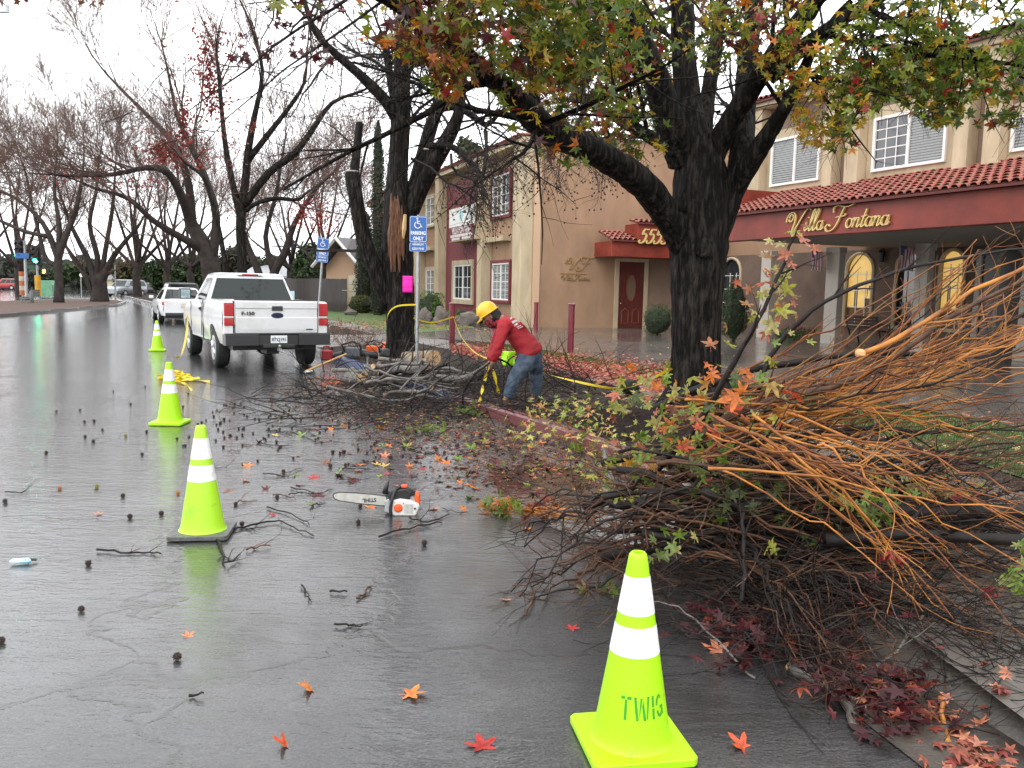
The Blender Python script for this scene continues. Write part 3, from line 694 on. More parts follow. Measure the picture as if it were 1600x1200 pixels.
# garage-like opening at the right, its inner darkness painted on a flat slab
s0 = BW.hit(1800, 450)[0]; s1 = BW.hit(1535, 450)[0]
b = MB(); wbox(b, BW, s0, s1, .01, .05, WZ0, zf0); b.build('entrance_dark_slab', mat('entrance_dark_slab', (.03, .025, .025), .3), main)
b = MB(); wbox(b, BW, s1, s1 + .16, .01, .12, WZ0, zf0); b.build('entrance_post', M['column'], main)
# fixtures under the porch, each its own
def bench(name, loc, rz, m, label, cat='bench', L=1.3):
    e = empty(name, loc, rz, label, cat)
    b = MB()
    for i in range(4): b.box(-L / 2, L / 2, -.22 + i * .12, -.13 + i * .12, .42, .45)
    b.build('seat', m, e)
    b = MB()
    for i in range(4): b.box(-L / 2, L / 2, .27 + i * .03, .30 + i * .03, .50 + i * .1, .575 + i * .1)
    b.build('backrest', m, e)
    for sx in (-L / 2 + .05, L / 2 - .05):
        b = MB(); b.tube([(sx, -.25, 0), (sx, -.16, .22), (sx, -.22, .42), (sx, .25, .44), (sx, .38, .88)], .028, 6); b.tube([(sx, .32, 0), (sx, .16, .24), (sx, .22, .43)], .028, 6)
        b.tube([(sx, -.22, .42), (sx, -.2, .62), (sx, .3, .64)], .022, 6); b.build('leg', M['black'], e)
    return e
c = BW.w(BW.hit(1385, 500)[0], .7, ZS)
bench('park_bench', c, math.atan2(CAN.a.y, CAN.a.x), mat('dark_bench_wood', (.05, .02, .015), .5), 'dark slatted bench with black iron ends against the porch wall')
def flag(px, py, i, lab):
    p = CL.w(CL.hit(px, py)[0], .35, CL.hit(px, py)[1])
    e = empty('flag', p, 0, lab, 'flag', 'small striped flags hung on the porch columns')
    ax = Vector((-CL.a.x, -CL.a.y, 0)); b = MB(); n = 8
    b.tube([(0, 0, .28), tuple(ax * .05 + Vector((0, 0, -.45)))], .012, 5); b.build('flagpole', M['steel'], e)
    for nm, m, cond in (('red_stripes', mat('flag_red', (.22, .03, .05), .7), lambda k: k % 2 == 0), ('white_stripes', mat('flag_white', (.35, .32, .33), .7), lambda k: k % 2 == 1)):
        b = MB()
        for k in range(9):
            if not cond(k): continue
            w0 = k * .055
            for q in range(5):
                x0, x1 = w0, w0 + .055; z0 = .2 - q * .12; z1 = z0 - .12
                y0 = .03 * math.sin(q * 1.1 + k); y1 = .03 * math.sin((q + 1) * 1.1 + k)
                A = ax * x0 + Vector((0, y0, z0 - k * .012)); B = ax * x1 + Vector((0, y0, z0 - (k + 1) * .012)); Cc = ax * x1 + Vector((0, y1, z1 - (k + 1) * .012)); D = ax * x0 + Vector((0, y1, z1 - k * .012))
                b.add([A, B, Cc, D], [(0, 1, 2, 3)])
        b.build(nm, m, e)
    b = MB()
    for q in range(2): b.add([ax * 0 + Vector((0, -.012, .21 - q * .13)), ax * .24 + Vector((0, -.012, .17 - q * .13)), ax * .24 + Vector((0, -.012, .04 - q * .13)), ax * 0 + Vector((0, -.012, .08 - q * .13))], [(0, 1, 2, 3)])
    b.build('blue_canton', mat('flag_blue', (.03, .035, .10), .7), e)
flag(1281, 400, 0, 'striped flag hanging on the porch column beside the lit arched window')
flag(1420, 396, 1, 'striped flag hanging at the middle porch column, right of the lamp')
p = BW.w(BW.hit(1382, 400)[0], .12, BW.hit(1382, 400)[1])
e = empty('wall_lantern', p, 0, 'black wall lantern between the two arched porch windows', 'lamp')
b = MB(); b.box(-.02, .02, -.1, .02, .12, .3); b.build('bracket', M['black'], e)
b = MB(); b.lathe([(.02, .22), (.12, .12), (.10, .10), (.07, -.18), (.03, -.2)], 8); b.build('lamp_shade', M['black'], e)
# ------------------------------------------------------------ trees
def rvec(): 
    v = rng.normal(size=3); return Vector(v / np.linalg.norm(v))
def shoot(start, d, L, r, seg, wob, up=0.0, droop=0.0):
    pts = [start.copy()]; rr = [r]; d = d.normalized(); st = L / seg
    for i in range(seg):
        d = (d + rvec() * wob + Vector((0, 0, up - droop * i / seg))).normalized()
        pts.append(pts[-1] + d * st); rr.append(max(r * (1 - .72 * (i + 1) / seg), .0012))
    return pts, rr
def at_path(pts, rad, t):
    x = t * (len(pts) - 1); i = min(int(x), len(pts) - 2); f = x - i
    return pts[i].lerp(pts[i + 1], f), rad[i] * (1 - f) + rad[i + 1] * f, (pts[i + 1] - pts[i]).normalized()
def ramify(mb, pts, rad, n, Lr, level, ends, wob=.22, up=.06, ang=(30, 65), tmin=.25, rk=.5, minr=.003, sides=(5, 4, 3, 3), red=.55, nk=.75, droop=0.0, seg=6, tpow=1.0, ball=None):
    for _ in range(n):
        t = tmin + (1 - tmin) * random.random() ** tpow
        p, r, d = at_path(pts, rad, t)
        ax = d.cross(rvec()).normalized(); q = Matrix.Rotation(R(random.uniform(*ang)), 3, ax) @ d
        q = (q + Vector((0, 0, up * 2))).normalized()
        L = random.uniform(*Lr) * (1.15 - .5 * t); cr = max(min(r * rk * random.uniform(.7, 1.15), L * .02 + .002), minr)
        cp, crd = shoot(p, q, L, cr, seg if level > 1 else max(3, seg - 2), wob, up, droop)
        mb.tube(cp, crd, sides[min(level, len(sides) - 1)] if level else 3, cap=False)
        if level > 0:
            ramify(mb, cp, crd, max(2, int(n * nk)), (Lr[0] * red, Lr[1] * red), level - 1, ends, wob * 1.1, up, ang, .15, rk, minr, sides, red, nk, droop, seg, 1.0, ball)
        else:
            ends.append((cp[-1], (cp[-1] - cp[-2]).normalized())); 
            if len(cp) > 3: ends.append((cp[len(cp) // 2], (cp[-1] - cp[0]).normalized()))
# leaf templates -----------------------------------------------------------
def star_template(hi=False):
    tips = [(90, 1.0), (28, .92), (152, .92), (-32, .66), (212, .66)]; tips.sort()
    per = []
    for k, (a, l) in enumerate(tips):
        if hi: per += [(a - 20, l * .52), (a - 12, l * .76), (a, l), (a + 12, l * .76), (a + 20, l * .52)]
        else: per += [(a - 15, l * .62), (a, l), (a + 15, l * .62)]
        na = tips[(k + 1) % 5][0] + (360 if k == 4 else 0); per.append(((a + na) / 2, .36 if k != 4 else .16))
    v = [(0, 0, 0)]
    for a, l in per: v.append((l * math.cos(R(a)), l * math.sin(R(a)), -.18 * l * l + .05 * math.sin(a * .21)))
    f = [(0, 1 + i, 1 + (i + 1) % len(per)) for i in range(len(per))]
    # petiole
    b = len(v); v += [(-.02, 0, 0), (.02, 0, 0), (.015, -.8, -.12), (-.015, -.8, -.12)]; f += [(b, b + 1, b + 2), (b, b + 2, b + 3)]
    return np.array(v), np.array(f)
STAR = star_template(); STARHI = star_template(True)
OVAL = (np.array([(0, -.5, 0), (.28, -.1, .05), (.22, .3, .02), (0, .6, -.05), (-.22, .3, .02), (-.28, -.1, .05)]), np.array([(0, 1, 2), (0, 2, 3), (0, 3, 4), (0, 4, 5)]))
def rots(n, nrm=None, flat=None, spin=True):
    """n random rotation matrices (x,y,z columns); nrm = preferred normals"""
    z = rng.normal(size=(n, 3)) if nrm is None else np.asarray(nrm, float).copy()
    if flat is not None: z = np.tile([0, 0, 1.0], (n, 1)) + rng.normal(size=(n, 3)) * flat
    z /= np.linalg.norm(z, axis=1)[:, None]; h = rng.normal(size=(n, 3))
    x = np.cross(h, z); x /= np.linalg.norm(x, axis=1)[:, None]; y = np.cross(z, x)
    return np.stack([x, y, z], axis=2)
def leaves(name, pos, size, cols, m, parent, tmpl=STAR, Rm=None, curl=0.0):
    pos = np.asarray(pos, float); n = len(pos); V, F = tmpl; k = len(V)
    if Rm is None: Rm = rots(n)
    size = np.broadcast_to(np.asarray(size, float), (n,))
    Vn = np.tile(V, (n, 1, 1))
    if curl: Vn[:, :, 2] += (np.sum(V[:, :2] ** 2, axis=1)[None, :] * rng.uniform(-curl, curl, n)[:, None]) + V[None, :, 0] * V[None, :, 1] * rng.uniform(-curl, curl, n)[:, None]
    W = np.einsum('nij,nkj->nki', Rm, Vn) * size[:, None, None] + pos[:, None, :]
    me = bpy.data.meshes.new(name); nv = n * k; nf = n * len(F)
    me.vertices.add(nv); me.vertices.foreach_set('co', W.reshape(-1).astype(np.float32))
    idx = (F[None] + (np.arange(n) * k)[:, None, None]).reshape(-1).astype(np.int32)
    me.loops.add(nf * 3); me.loops.foreach_set('vertex_index', idx)
    me.polygons.add(nf); me.polygons.foreach_set('loop_start', np.arange(0, nf * 3, 3, dtype=np.int32))
    try: me.polygons.foreach_set('loop_total', np.full(nf, 3, dtype=np.int32))
    except Exception: pass
    me.update(calc_edges=True)
    ca = me.color_attributes.new('Col', 'FLOAT_COLOR', 'POINT')
    c = np.ones((n, k, 4), np.float32); c[:, :, :3] = np.asarray(cols)[:, None, :]
    # real autumn leaves: veins/centre greener or darker than the tips
    rr = np.linalg.norm(V[:, :2], axis=1)[None, :, None]; c[:, :, :3] *= (.82 + .28 * rr)
    ca.data.foreach_set('color', c.reshape(-1)); me.materials.append(m)
    o = bpy.data.objects.new(name, me); COL.objects.link(o)
    if parent: setp(o, parent)
    return o
def palette(n, cols, w, jit=.18):
    cols = np.array(cols); w = np.array(w, float); w /= w.sum(); i = rng.choice(len(cols), n, p=w)
    c = cols[i] * rng.uniform(1 - jit, 1 + jit, (n, 1)) * rng.uniform(.92, 1.08, (n, 3)); return np.clip(c, .004, .9)
GREEN = (.10, .17, .025); YGREEN = (.22, .27, .03); YEL = (.52, .36, .03); ORA = (.55, .17, .02); RED = (.42, .035, .03); MAR = (.10, .018, .022); BRN = (.16, .07, .03); DKG = (.05, .09, .02); TAN = (.50, .33, .16)

def px_path(pl):  # [(px,py,Y,diameter in px)] -> points, radii
    return [P(a, b, Y) for a, b, Y, w_ in pl], [w_ / 2 * Y / FPX for a, b, Y, w_ in pl]

# ---- the big autumn sweetgum
bt = wempty('sweetgum_tree', (2.25, 10.1, ZS), 0, 'big autumn tree, thick dark trunk, green, gold and red star leaves, behind the brush pile', 'tree')
Y0 = 10.1
trunk = [(1088, 668, Y0, 122), (1087, 645, Y0, 98), (1086, 600, Y0, 88), (1087, 540, Y0, 86), (1088, 480, Y0, 88), (1090, 430, Y0, 96), (1092, 390, Y0, 102), (1094, 350, Y0, 100), (1095, 300, Y0, 96), (1092, 250, Y0, 84), (1088, 215, Y0, 66)]
limbs = [
 [(1078, 400, Y0, 60), (1048, 345, 9.9, 56), (1008, 292, 9.6, 52), (955, 252, 9.2, 50), (905, 225, 8.8, 50), (858, 205, 8.4, 50), (828, 178, 8.1, 48), (795, 145, 7.7, 40), (750, 105, 7.3, 33), (700, 60, 6.9, 26), (640, 20, 6.5, 20), (560, -20, 6.1, 14)],
 [(1070, 250, Y0, 80), (1046, 190, 9.9, 70), (1030, 140, 9.8, 62), (1008, 80, 9.6, 54), (985, 30, 9.5, 48), (962, -20, 9.4, 44), (930, -100, 9.2, 34), (880, -200, 9, 24)],
 [(1088, 240, Y0, 76), (1074, 150, 10.2, 56), (1068, 80, 10.2, 52), (1066, 0, 10.3, 50), (1060, -90, 10.4, 42), (1050, -220, 10.5, 26)],
 [(1092, 240, Y0, 50), (1106, 150, 10.6, 34), (1120, 60, 10.8, 30), (1130, -20, 11, 26), (1140, -120, 11.2, 18)],
 [(1106, 260, Y0, 60), (1140, 190, 9.9, 46), (1180, 130, 9.7, 44), (1222, 70, 9.4, 46), (1268, 10, 9.2, 42), (1310, -60, 9, 34), (1370, -160, 8.8, 22)],
 [(1200, 120, 9.6, 34), (1250, 78, 9.4, 30), (1300, 42, 9.1, 26), (1362, 0, 8.9, 20), (1440, -50, 8.6, 16)],
 [(1112, 380, Y0, 66), (1142, 300, 10.1, 56), (1160, 250, 10.1, 56), (1162, 180, 10.3, 50), (1168, 100, 10.5, 44), (1180, 10, 10.7, 36), (1200, -100, 11, 24)],
 [(1145, 300, Y0, 50), (1185, 235, 9.8, 42), (1222, 175, 9.6, 32), (1256, 110, 9.5, 24), (1280, 60, 9.4, 18), (1330, 0, 9.2, 14)],
 [(1086, 205, 10.6, 34), (1040, 222, 11.4, 26), (1000, 205, 12, 22), (955, 180, 12.6, 16), (900, 150, 13, 10)],
 [(858, 205, 8.4, 34), (838, 165, 8.3, 22), (832, 110, 8.2, 20), (828, 50, 8.1, 16), (820, -20, 8, 12)],
]
tm = MB(); KT = .86
trunk = [(a, c, Y, w_ * KT) for a, c, Y, w_ in trunk]; limbs = [[(a, c, Y, w_ * (.68 if i in (1, 2, 3, 4, 6, 7) else .84)) for a, c, Y, w_ in l] for i, l in enumerate(limbs)]
pt, rd = px_path(trunk); pt, rd = catmull(pt, rd, 14); tm.tube(pt, rd, 110, bump=.07, ridge=.022)
LP = []
for l in limbs:
    a, b_ = px_path(l); a, b_ = catmull(a, b_, 4); LP.append((a, b_)); a, b_ = px_path(l); a, b_ = catmull(a, b_, 9); tm.tube(a, b_, 44, bump=.09, ridge=.012)
# burl / pruning scar on the trunk
tm.ball(tuple(P(1103, 388, Y0 - .36)), .115, 14, 10, (1, .5, 1.05), .3)
tm.ball(tuple(P(1062, 318, Y0 - .34)), .07, 12, 8, (1, .5, 1.3), .3)
for k in range(7):
    a = k / 7 * 6.28 + .3; b0 = Vector((2.25, 10.1, ZS))
    tm.tube([b0 + Vector((math.cos(a) * .2, math.sin(a) * .2, .35)), b0 + Vector((math.cos(a) * .4, math.sin(a) * .4, .08)), b0 + Vector((math.cos(a) * .62, math.sin(a) * .62, -.04))], [.16, .12, .03], 8, bump=.15)
tm.build('trunk', M['bark'], bt, smooth=True)
cm = MB(); ends = []; random.seed(11)
for i, (a, b_) in enumerate(LP):
    n = (9, 8, 7, 6, 8, 6, 6, 7, 8, 5)[i]
    ramify(cm, a, b_, n, (1.3, 2.6), 2, ends, wob=.16, up=.03, ang=(35, 80), tmin=.45 if i == 0 else .35, minr=.0035, red=.5, nk=.7, droop=.06, seg=6)
# small knobs and stubs
# low hanging sprays seen in front of the windows (right) and left above the wing
SPR = []
def spray(px0, py0, Y0_, px1, py1, Y1, r0, n=6):
    a, b_ = P(px0, py0, Y0_), P(px1, py1, Y1); pts = [a.lerp(b_, t) + rvec() * .05 + Vector((0, 0, .18 * math.sin(math.pi * t))) for t in [k / 7 for k in range(8)]]
    rr = [r0 * (1 - .8 * k / 7) for k in range(8)]; cm.tube(pts, rr, 5, cap=False)
    ramify(cm, pts, rr, n, (.5, 1.0), 1, ends, wob=.2, up=-.02, ang=(25, 70), tmin=.25, minr=.003, red=.55, nk=.8, droop=.15, seg=5)
for a in ((1340, -20, 8.8, 1350, 130, 8.2, .03, 8), (1440, -50, 8.6, 1400, 150, 8.6, .03, 9), (1440, -50, 8.6, 1520, 120, 8.4, .03, 9), (1350, 60, 8.6, 1600, 150, 8.0, .02, 10), (1260, 110, 9.2, 1310, 215, 9.0, .02, 7), (1500, -30, 8.4, 1590, 60, 8, .03, 8), (1600, -60, 8.2, 1640, 150, 8, .03, 7),
          (1350, 20, 8.9, 1450, 110, 8.5, .02, 9), (1380, -10, 8.6, 1360, 150, 8.4, .02, 8), (1300, 40, 9, 1280, 150, 8.9, .02, 7), (1180, 60, 9.2, 1150, 90, 8.2, .02, 8),
          (900, 225, 9.6, 930, 110, 11.5, .03, 9), (960, 215, 12, 860, 120, 12, .02, 9), (1000, 205, 12, 950, 60, 12, .02, 9), (940, 240, 11.5, 890, 190, 11.8, .02, 8), (1040, 230, 11.5, 980, 230, 11.6, .02, 8), (990, 215, 12, 1020, 130, 12, .02, 9),
          (750, 105, 7.3, 650, 60, 6.5, .02, 9), (780, 130, 7.5, 640, 110, 7.0, .02, 6), (800, -10, 7.6, 720, 80, 6.8, .02, 9), (830, 60, 8.2, 800, 60, 7.3, .02, 9), (900, -30, 8, 880, 30, 7, .02, 10), (940, -40, 9, 900, 60, 8.2, .02, 9), (700, 60, 6.9, 760, 20, 6.5, .02, 9), (640, 20, 6.5, 640, 30, 5.9, .02, 8),
          (1170, 10, 10, 1110, 50, 8.4, .02, 10), (1200, -10, 9, 1180, 40, 8, .02, 9), (1120, 170, 10.9, 1130, 230, 11.4, .02, 6)):
    spray(*a)
ex = [e for e in ends if True]
cm.build('crown_twigs', M['bark'], bt, smooth=True)
pos = []; nr = []
for p, d in ends:
    for _ in range(4): pos.append(p + rvec() * random.uniform(.02, .2)); nr.append(Vector((0, 0, .55)) + rvec() * .9)
pos = np.array([tuple(p) for p in pos]); nr = np.array([tuple(p) for p in nr])
# keep the trunk and the wing wall clear as in the photo: project and thin out
def projnp(A):
    d = A - np.array([0, 0, CAM_H]); w_ = d @ np.array(_f); return 800 + FPX * (d @ np.array(_r)) / w_, 600 - FPX * (d @ np.array(_u)) / w_, w_
qx, qy, qw = projnp(pos)
low = np.interp(qx, [-200, 380, 420, 480, 560, 640, 700, 760, 800, 850, 1000, 1040, 1060, 1150, 1200, 1260, 1330, 1350, 1400, 1450, 1550, 1640], [-50, -50, 20, 70, 60, 95, 170, 110, 225, 250, 275, 230, 120, 110, 120, 235, 240, 190, 150, 200, 200, 200])
keep = (qy < low) & (qx > 400) & (qw > 4.5)
dens = np.interp(qx, [400, 560, 640, 860, 900, 1040, 1060, 1180, 1240, 1650], [.10, .20, .62, .60, .9, .8, .22, .26, .50, .52]); keep &= rng.uniform(size=len(pos)) < dens
pos = pos[keep]; nr = nr[keep]; qx = qx[keep]; qy = qy[keep]
n = len(pos); print('LEAVES', n)
cA = palette(n, [GREEN, YGREEN, YEL, ORA, RED, MAR, BRN, DKG], [.36, .32, .11, .03, .012, .015, .05, .10])
# patches of the crown turned earlier: by real position
key = np.array([mnoise.noise(Vector(p) * .55) for p in pos])
cB = palette(n, [YEL, ORA, RED, MAR, BRN, YGREEN], [.20, .12, .06, .14, .26, .22]); sel = (key > .18) & (pos[:, 0] < 2.6); cA[sel] = cB[sel]
cG = palette(n, [YEL, (.50, .24, .03), YGREEN, ORA], [.42, .25, .28, .05]); sel = (key > .02) & (pos[:, 0] >= 2.6); cA[sel] = cG[sel]; cA[pos[:, 0] >= 2.2] *= 1.3; cA = np.clip(cA, 0, .85)  # last step brightens the right side's colour, as if light came through the leaves
leaves('leaves', pos, rng.uniform(.055, .09, n), cA, M['leaf'], bt, STAR, rots(n, nr), curl=.35)

# ---- the storm-damaged grey tree with torn wood
dt = wempty('damaged_tree', (-2.45, 18.4, ZS), 0, 'dark street tree with torn splintered trunk and sawn limbs, pink paper pinned to it', 'tree')
Yd = 18.2
tr2 = [(627, 566, Yd, 62), (626, 550, Yd, 48), (626, 520, Yd, 44), (625, 480, Yd, 45), (623, 430, Yd, 46), (622, 390, Yd, 50), (622, 350, Yd, 46), (620, 300, Yd, 36), (622, 240, Yd, 30), (626, 180, Yd, 28), (628, 120, Yd, 26), (628, 60, Yd, 20), (626, 28, Yd, 14)]
lim2 = [
 [(612, 480, Yd, 30), (590, 430, 18.1, 28), (568, 370, 18, 24), (556, 310, 17.9, 22), (550, 270, 17.9, 22)],
 [(553, 275, 17.9, 14), (557, 240, 17.9, 13), (562, 192, 17.9, 12)],
 [(630, 330, Yd, 26), (650, 285, 18.4, 24), (668, 215, 18.6, 22), (685, 160, 18.8, 18), (695, 90, 19, 15), (720, 20, 19.2, 12), (750, -60, 19.4, 8)],
 [(636, 350, Yd, 26), (660, 290, 18.0, 26), (692, 230, 17.8, 26), (716, 180, 17.7, 18), (722, 130, 17.6, 12), (722, 95, 17.6, 10)],
 [(622, 190, Yd, 20), (600, 155, 18, 18), (560, 115, 17.8, 15), (520, 80, 17.6, 12), (490, 45, 17.4, 9), (470, -20, 17.2, 6)],
 [(620, 170, Yd, 16), (608, 110, 18.3, 12), (600, 50, 18.4, 10)],
 [(632, 110, Yd, 22), (650, 78, 18.1, 20), (682, 50, 18, 17), (720, 15, 17.9, 13), (770, -30, 17.8, 9)],
 [(685, 170, 18.6, 12), (715, 168, 18.2, 11), (745, 185, 17.9, 9), (760, 195, 17.8, 9), (776, 182, 17.7, 6)],
 [(665, 228, 17.8, 10), (700, 228, 17.5, 10), (722, 240, 17.3, 9), (745, 265, 17.2, 9), (753, 278, 17.2, 8)],
 [(753, 278, 17.2, 7), (759, 250, 17.2, 6), (760, 205, 17.2, 5)],
 [(735, 176, 18.1, 5), (770, 175, 18, 4), (800, 170, 17.9, 3)],
]
tm = MB(); a, b_ = px_path(tr2); a, b_ = catmull(a, b_, 8); tm.tube(a, b_, 60, bump=.09, ridge=.02)
LP2 = []
for l in lim2:
    a, b_ = px_path(l); a, b_ = catmull(a, b_, 3); tm.tube(a, b_, 10, bump=.10); LP2.append((a, b_))
tm.build('trunk', M['bark'], dt, smooth=True)
# torn wood: splintered slab of raw heartwood on the near side
tw = MB(); random.seed(5)
for k in range(22):
    x = 611 + random.uniform(0, 17); y0 = random.uniform(300, 345); y1 = y0 + random.uniform(50, 110)
    a = P(x, y0, Yd - .33); c = P(x + random.uniform(-6, 3), min(y1, 425), Yd - .34 - random.uniform(0, .03)); tw.tube([a, a.lerp(c, .5) + Vector((0, -.03, 0)), c], [.012, .05, .012], 4)
tw.build('torn_wood', mat('torn_heartwood', (.22, .10, .05), .6, col2=(.06, .03, .02), vscale=8, stretch=(5, 5, .7)), dt)
tw = MB(); a = P(633, 335, Yd - .38); tw.tube([a, P(631, 358, Yd - .4), P(627, 392, Yd - .36)], [.03, .05, .005], 4); tw.build('splinter', mat('raw_splinter', (.62, .42, .2), .6), dt)
for (px, py, Y) in ((550, 268, 17.9), (562, 190, 17.9), (753, 279, 17.15), (665, 233, 17.7)):
    b = MB(); c = P(px, py, Y); r = .15 if px == 550 else .07; b.lathe([(r * 1.02, -.012), (r * .98, .012)], 12, Matrix.Translation(c)); b.build('cut_face', mat('sawn_grey_wood', (.36, .32, .27), .7), dt)
cm = MB(); ends = []; random.seed(21)
for i, (a, b_) in enumerate(LP2):
    if i in (1, 0, 9): k = 2
    else: k = 7
    ramify(cm, a, b_, k, (1.2, 2.6), 2, ends, wob=.25, up=.02, ang=(30, 80), tmin=.3, minr=.006, red=.55, nk=.75, droop=.08, seg=6)
ramify(cm, [P(622, 260, Yd), P(628, 60, Yd)], [.3, .2], 10, (1.5, 3), 2, ends, wob=.25, up=.0, minr=.006, droop=.1)
# thin hanging twigs with seed balls in front of the tan wall
hang = MB(); balls = MB()
for k in range(60):
    px = random.uniform(745, 900) if k % 3 else random.uniform(860, 1000); py = random.uniform(215, 262); Y = random.uniform(15.5, 17.5)
    a = P(px, py, Y); L = random.uniform(.4, 1.05)
    cp, cr_ = shoot(a, Vector((random.uniform(-.9, .9), random.uniform(-.3, .3), -.35)), L, .008, 7, .28, droop=.25); hang.tube(cp, cr_, 3, cap=False)
    for _ in range(3):
        q = cp[random.randrange(2, 8)]; c2, r2 = shoot(q, Vector((random.uniform(-1, 1), random.uniform(-.3, .3), -.5)), random.uniform(.2, .5), .005, 4, .3, droop=.3); hang.tube(c2, r2, 3, cap=False)
        if random.random() < .6: balls.ball(tuple(c2[-1]), .019, 6, 5)
for (x0, y0, x1, y1) in ((950, 225, 740, 232), (948, 227, 870, 222), (880, 225, 960, 245), (760, 195, 745, 280), (700, 240, 770, 330), (640, 250, 790, 345)):
    a = P(x0, y0, 16.4); c = P(x1, y1, 16.6); pts = [a.lerp(c, t / 6) + rvec() * .1 for t in range(7)]; rr = [.03, .028, .025, .02, .016, .012, .008]
    hang.tube(pts, rr, 5, cap=False); e2 = []; ramify(hang, pts, rr, 12, (.5, 1.2), 1, e2, wob=.3, up=-.05, minr=.004, droop=.3)
    for p, d in e2[::4]: balls.ball(tuple(p), .019, 6, 5)
hang.build('hanging_twigs', M['twig'], dt); tag(balls.build('seed_balls', mat('seed_ball_dark', (.03, .02, .016), .7), dt), kind='stuff')
cm.build('crown_twigs', M['twig'], dt)
# dark maroon leaves on the upper left branch (its own overhanging branch of the street tree)
def leafcloud(spots, k, cols, wts, size, name, parent, tm_=STAR, m='leaf', sd=1):
    pos = []
    for (px, py, Y, sx, sy) in spots:
        for _ in range(k): pos.append(tuple(P(px + random.gauss(0, sx), py + random.gauss(0, sy), Y + random.gauss(0, .25))))
    n = len(pos); return leaves(name, pos, rng.uniform(size[0], size[1], n), palette(n, cols, wts), M[m], parent, tm_, rots(n), curl=.3)
ob = wempty('overhanging_branch', P(470, -40, 8), 0, 'thin overhanging branch with dark maroon star leaves at the top left', 'branch')
hb = MB(); e2 = []
for x0, y0, x1, y1 in ((455, -80, 428, 30), (455, -60, 500, 90), (500, -80, 510, 40), (490, 20, 405, 85), (455, -60, 390, 120), (480, 30, 470, 65), (350, -120, 420, 0)):
    a = P(x0, y0, 8); c = P(x1, y1, 8); pts = [a.lerp(c, t / 6) + rvec() * .03 for t in range(7)]; hb.tube(pts, [.012, .011, .009, .008, .006, .005, .004], 4, cap=False)
hb.build('branch', M['twig'], ob)
leafcloud([(445, 10, 8, 20, 14), (432, 36, 8, 10, 8), (485, 12, 8, 16, 10), (505, 20, 8, 8, 10), (465, 70, 8, 10, 10), (505, 75, 8, 10, 12), (510, 95, 8, 6, 8), (462, 84, 8, 8, 5), (400, 62, 8, 10, 8), (385, 88, 8, 8, 8), (372, 95, 8, 10, 6), (415, 80, 8, 6, 8), (430, 5, 8, 10, 6)], 9, [MAR, (.06, .015, .02), (.14, .03, .03)], [.5, .35, .15], (.045, .065), 'leaves', ob)
ob2 = wempty('leaf_sprig', P(135, -10, 5), 0, 'few reddish brown leaves poking in at the top left edge', 'branch')
leafcloud([(136, 2, 5, 8, 3), (20, 0, 5, 14, 2)], 6, [BRN, MAR, (.25, .08, .05)], [.4, .3, .3], (.03, .04), 'leaves', ob2)
hb = MB(); hb.tube([P(136, 3, 5), P(130, -60, 5)], .004, 4); hb.tube([P(20, 0, 5), P(60, -60, 5)], .004, 4); hb.tube([P(60, -60, 5), P(130, -60, 5)], .006, 4); hb.build('twig', M['twig'], ob2)

# ---- bare background trees
def bare_tree(base, limbs_px, label, spec, group=None, leafspots=None, name='bare_tree', twig=None, seed=1, cat='tree', sc=1):
    random.seed(seed); global rng; rng = np.random.default_rng(seed)
    e = wempty(name, base, 0, label, cat, group); tm = MB(); LPx = []
    for l in limbs_px:
        a, b_ = px_path(l)
        if l[0][1] > 448 and a[0].z > .12: a = [Vector((a[0].x, a[0].y, .0)), Vector((a[0].x, a[0].y, .3))] + a[1:]; b_ = [b_[0] * 1.15, b_[0]] + b_[1:]
        d_ = (a[-1] - a[-2]).normalized(); st_ = (a[-1] - a[-2]).length
        for q_ in range(3): d_ = (d_ + rvec() * .22 + Vector((0, 0, .06))).normalized(); a = a + [a[-1] + d_ * min(st_, 2.0) * .7]; b_ = b_ + [b_[-1] * .5]
        a, b_ = catmull(a, b_, 3); tm.tube(a, b_, 8, bump=.08); LPx.append((a, b_))
    tm.build('trunk', M[spec.get('bark', 'bark')], e, smooth=True)
    cm = MB(); ends = []
    for a, b_ in LPx:
        ramify(cm, a, b_, spec['n'], spec['L'], spec.get('lv', 2), ends, wob=spec.get('wob', .2), up=spec.get('up', .08), ang=spec.get('ang', (20, 60)), tmin=spec.get('tmin', .3), minr=spec['minr'], red=.55, nk=spec.get('nk', .8), seg=5, tpow=.8)
    cm.build('crown_twigs', M[twig or 'twig_hazed'], e)
    return e, ends
spec1 = dict(n=12, L=(2.4, 5.2), minr=.009, bark='bark_far', nk=.85)
YA = 42
A1 = [
 [(338, 462, YA, 52), (330, 420, YA, 44), (318, 385, YA, 38), (300, 350, YA, 26), (285, 310, YA - 1, 20), (262, 270, YA - 2, 16), (230, 262, YA - 3, 12), (180, 272, YA - 4, 10), (120, 275, YA - 5, 7)],
 [(318, 390, YA, 26), (285, 372, YA - 1, 16), (240, 345, YA - 2, 13), (200, 310, YA - 3, 10), (150, 295, YA - 4, 7)],
 [(300, 350, YA, 22), (295, 290, YA, 17), (275, 230, YA, 13), (230, 180, YA, 9), (180, 130, YA, 5), (150, 95, YA, 3)],
 [(330, 410, YA, 26), (338, 340, YA, 18), (318, 270, YA, 14), (280, 190, YA, 9), (262, 110, YA, 5)],
]
A1 = [[(a, c, Y, w_ * .72) for a, c, Y, w_ in l] for l in A1]
e, en = bare_tree((-14.6, 42, ZS), A1, 'large bare tree with a long limb reaching left over the road, above the white cars', spec1, seed=3)
lf = [tuple(p + rvec() * .3) for p, d in en if random.random() < .05 and p.x > -17]
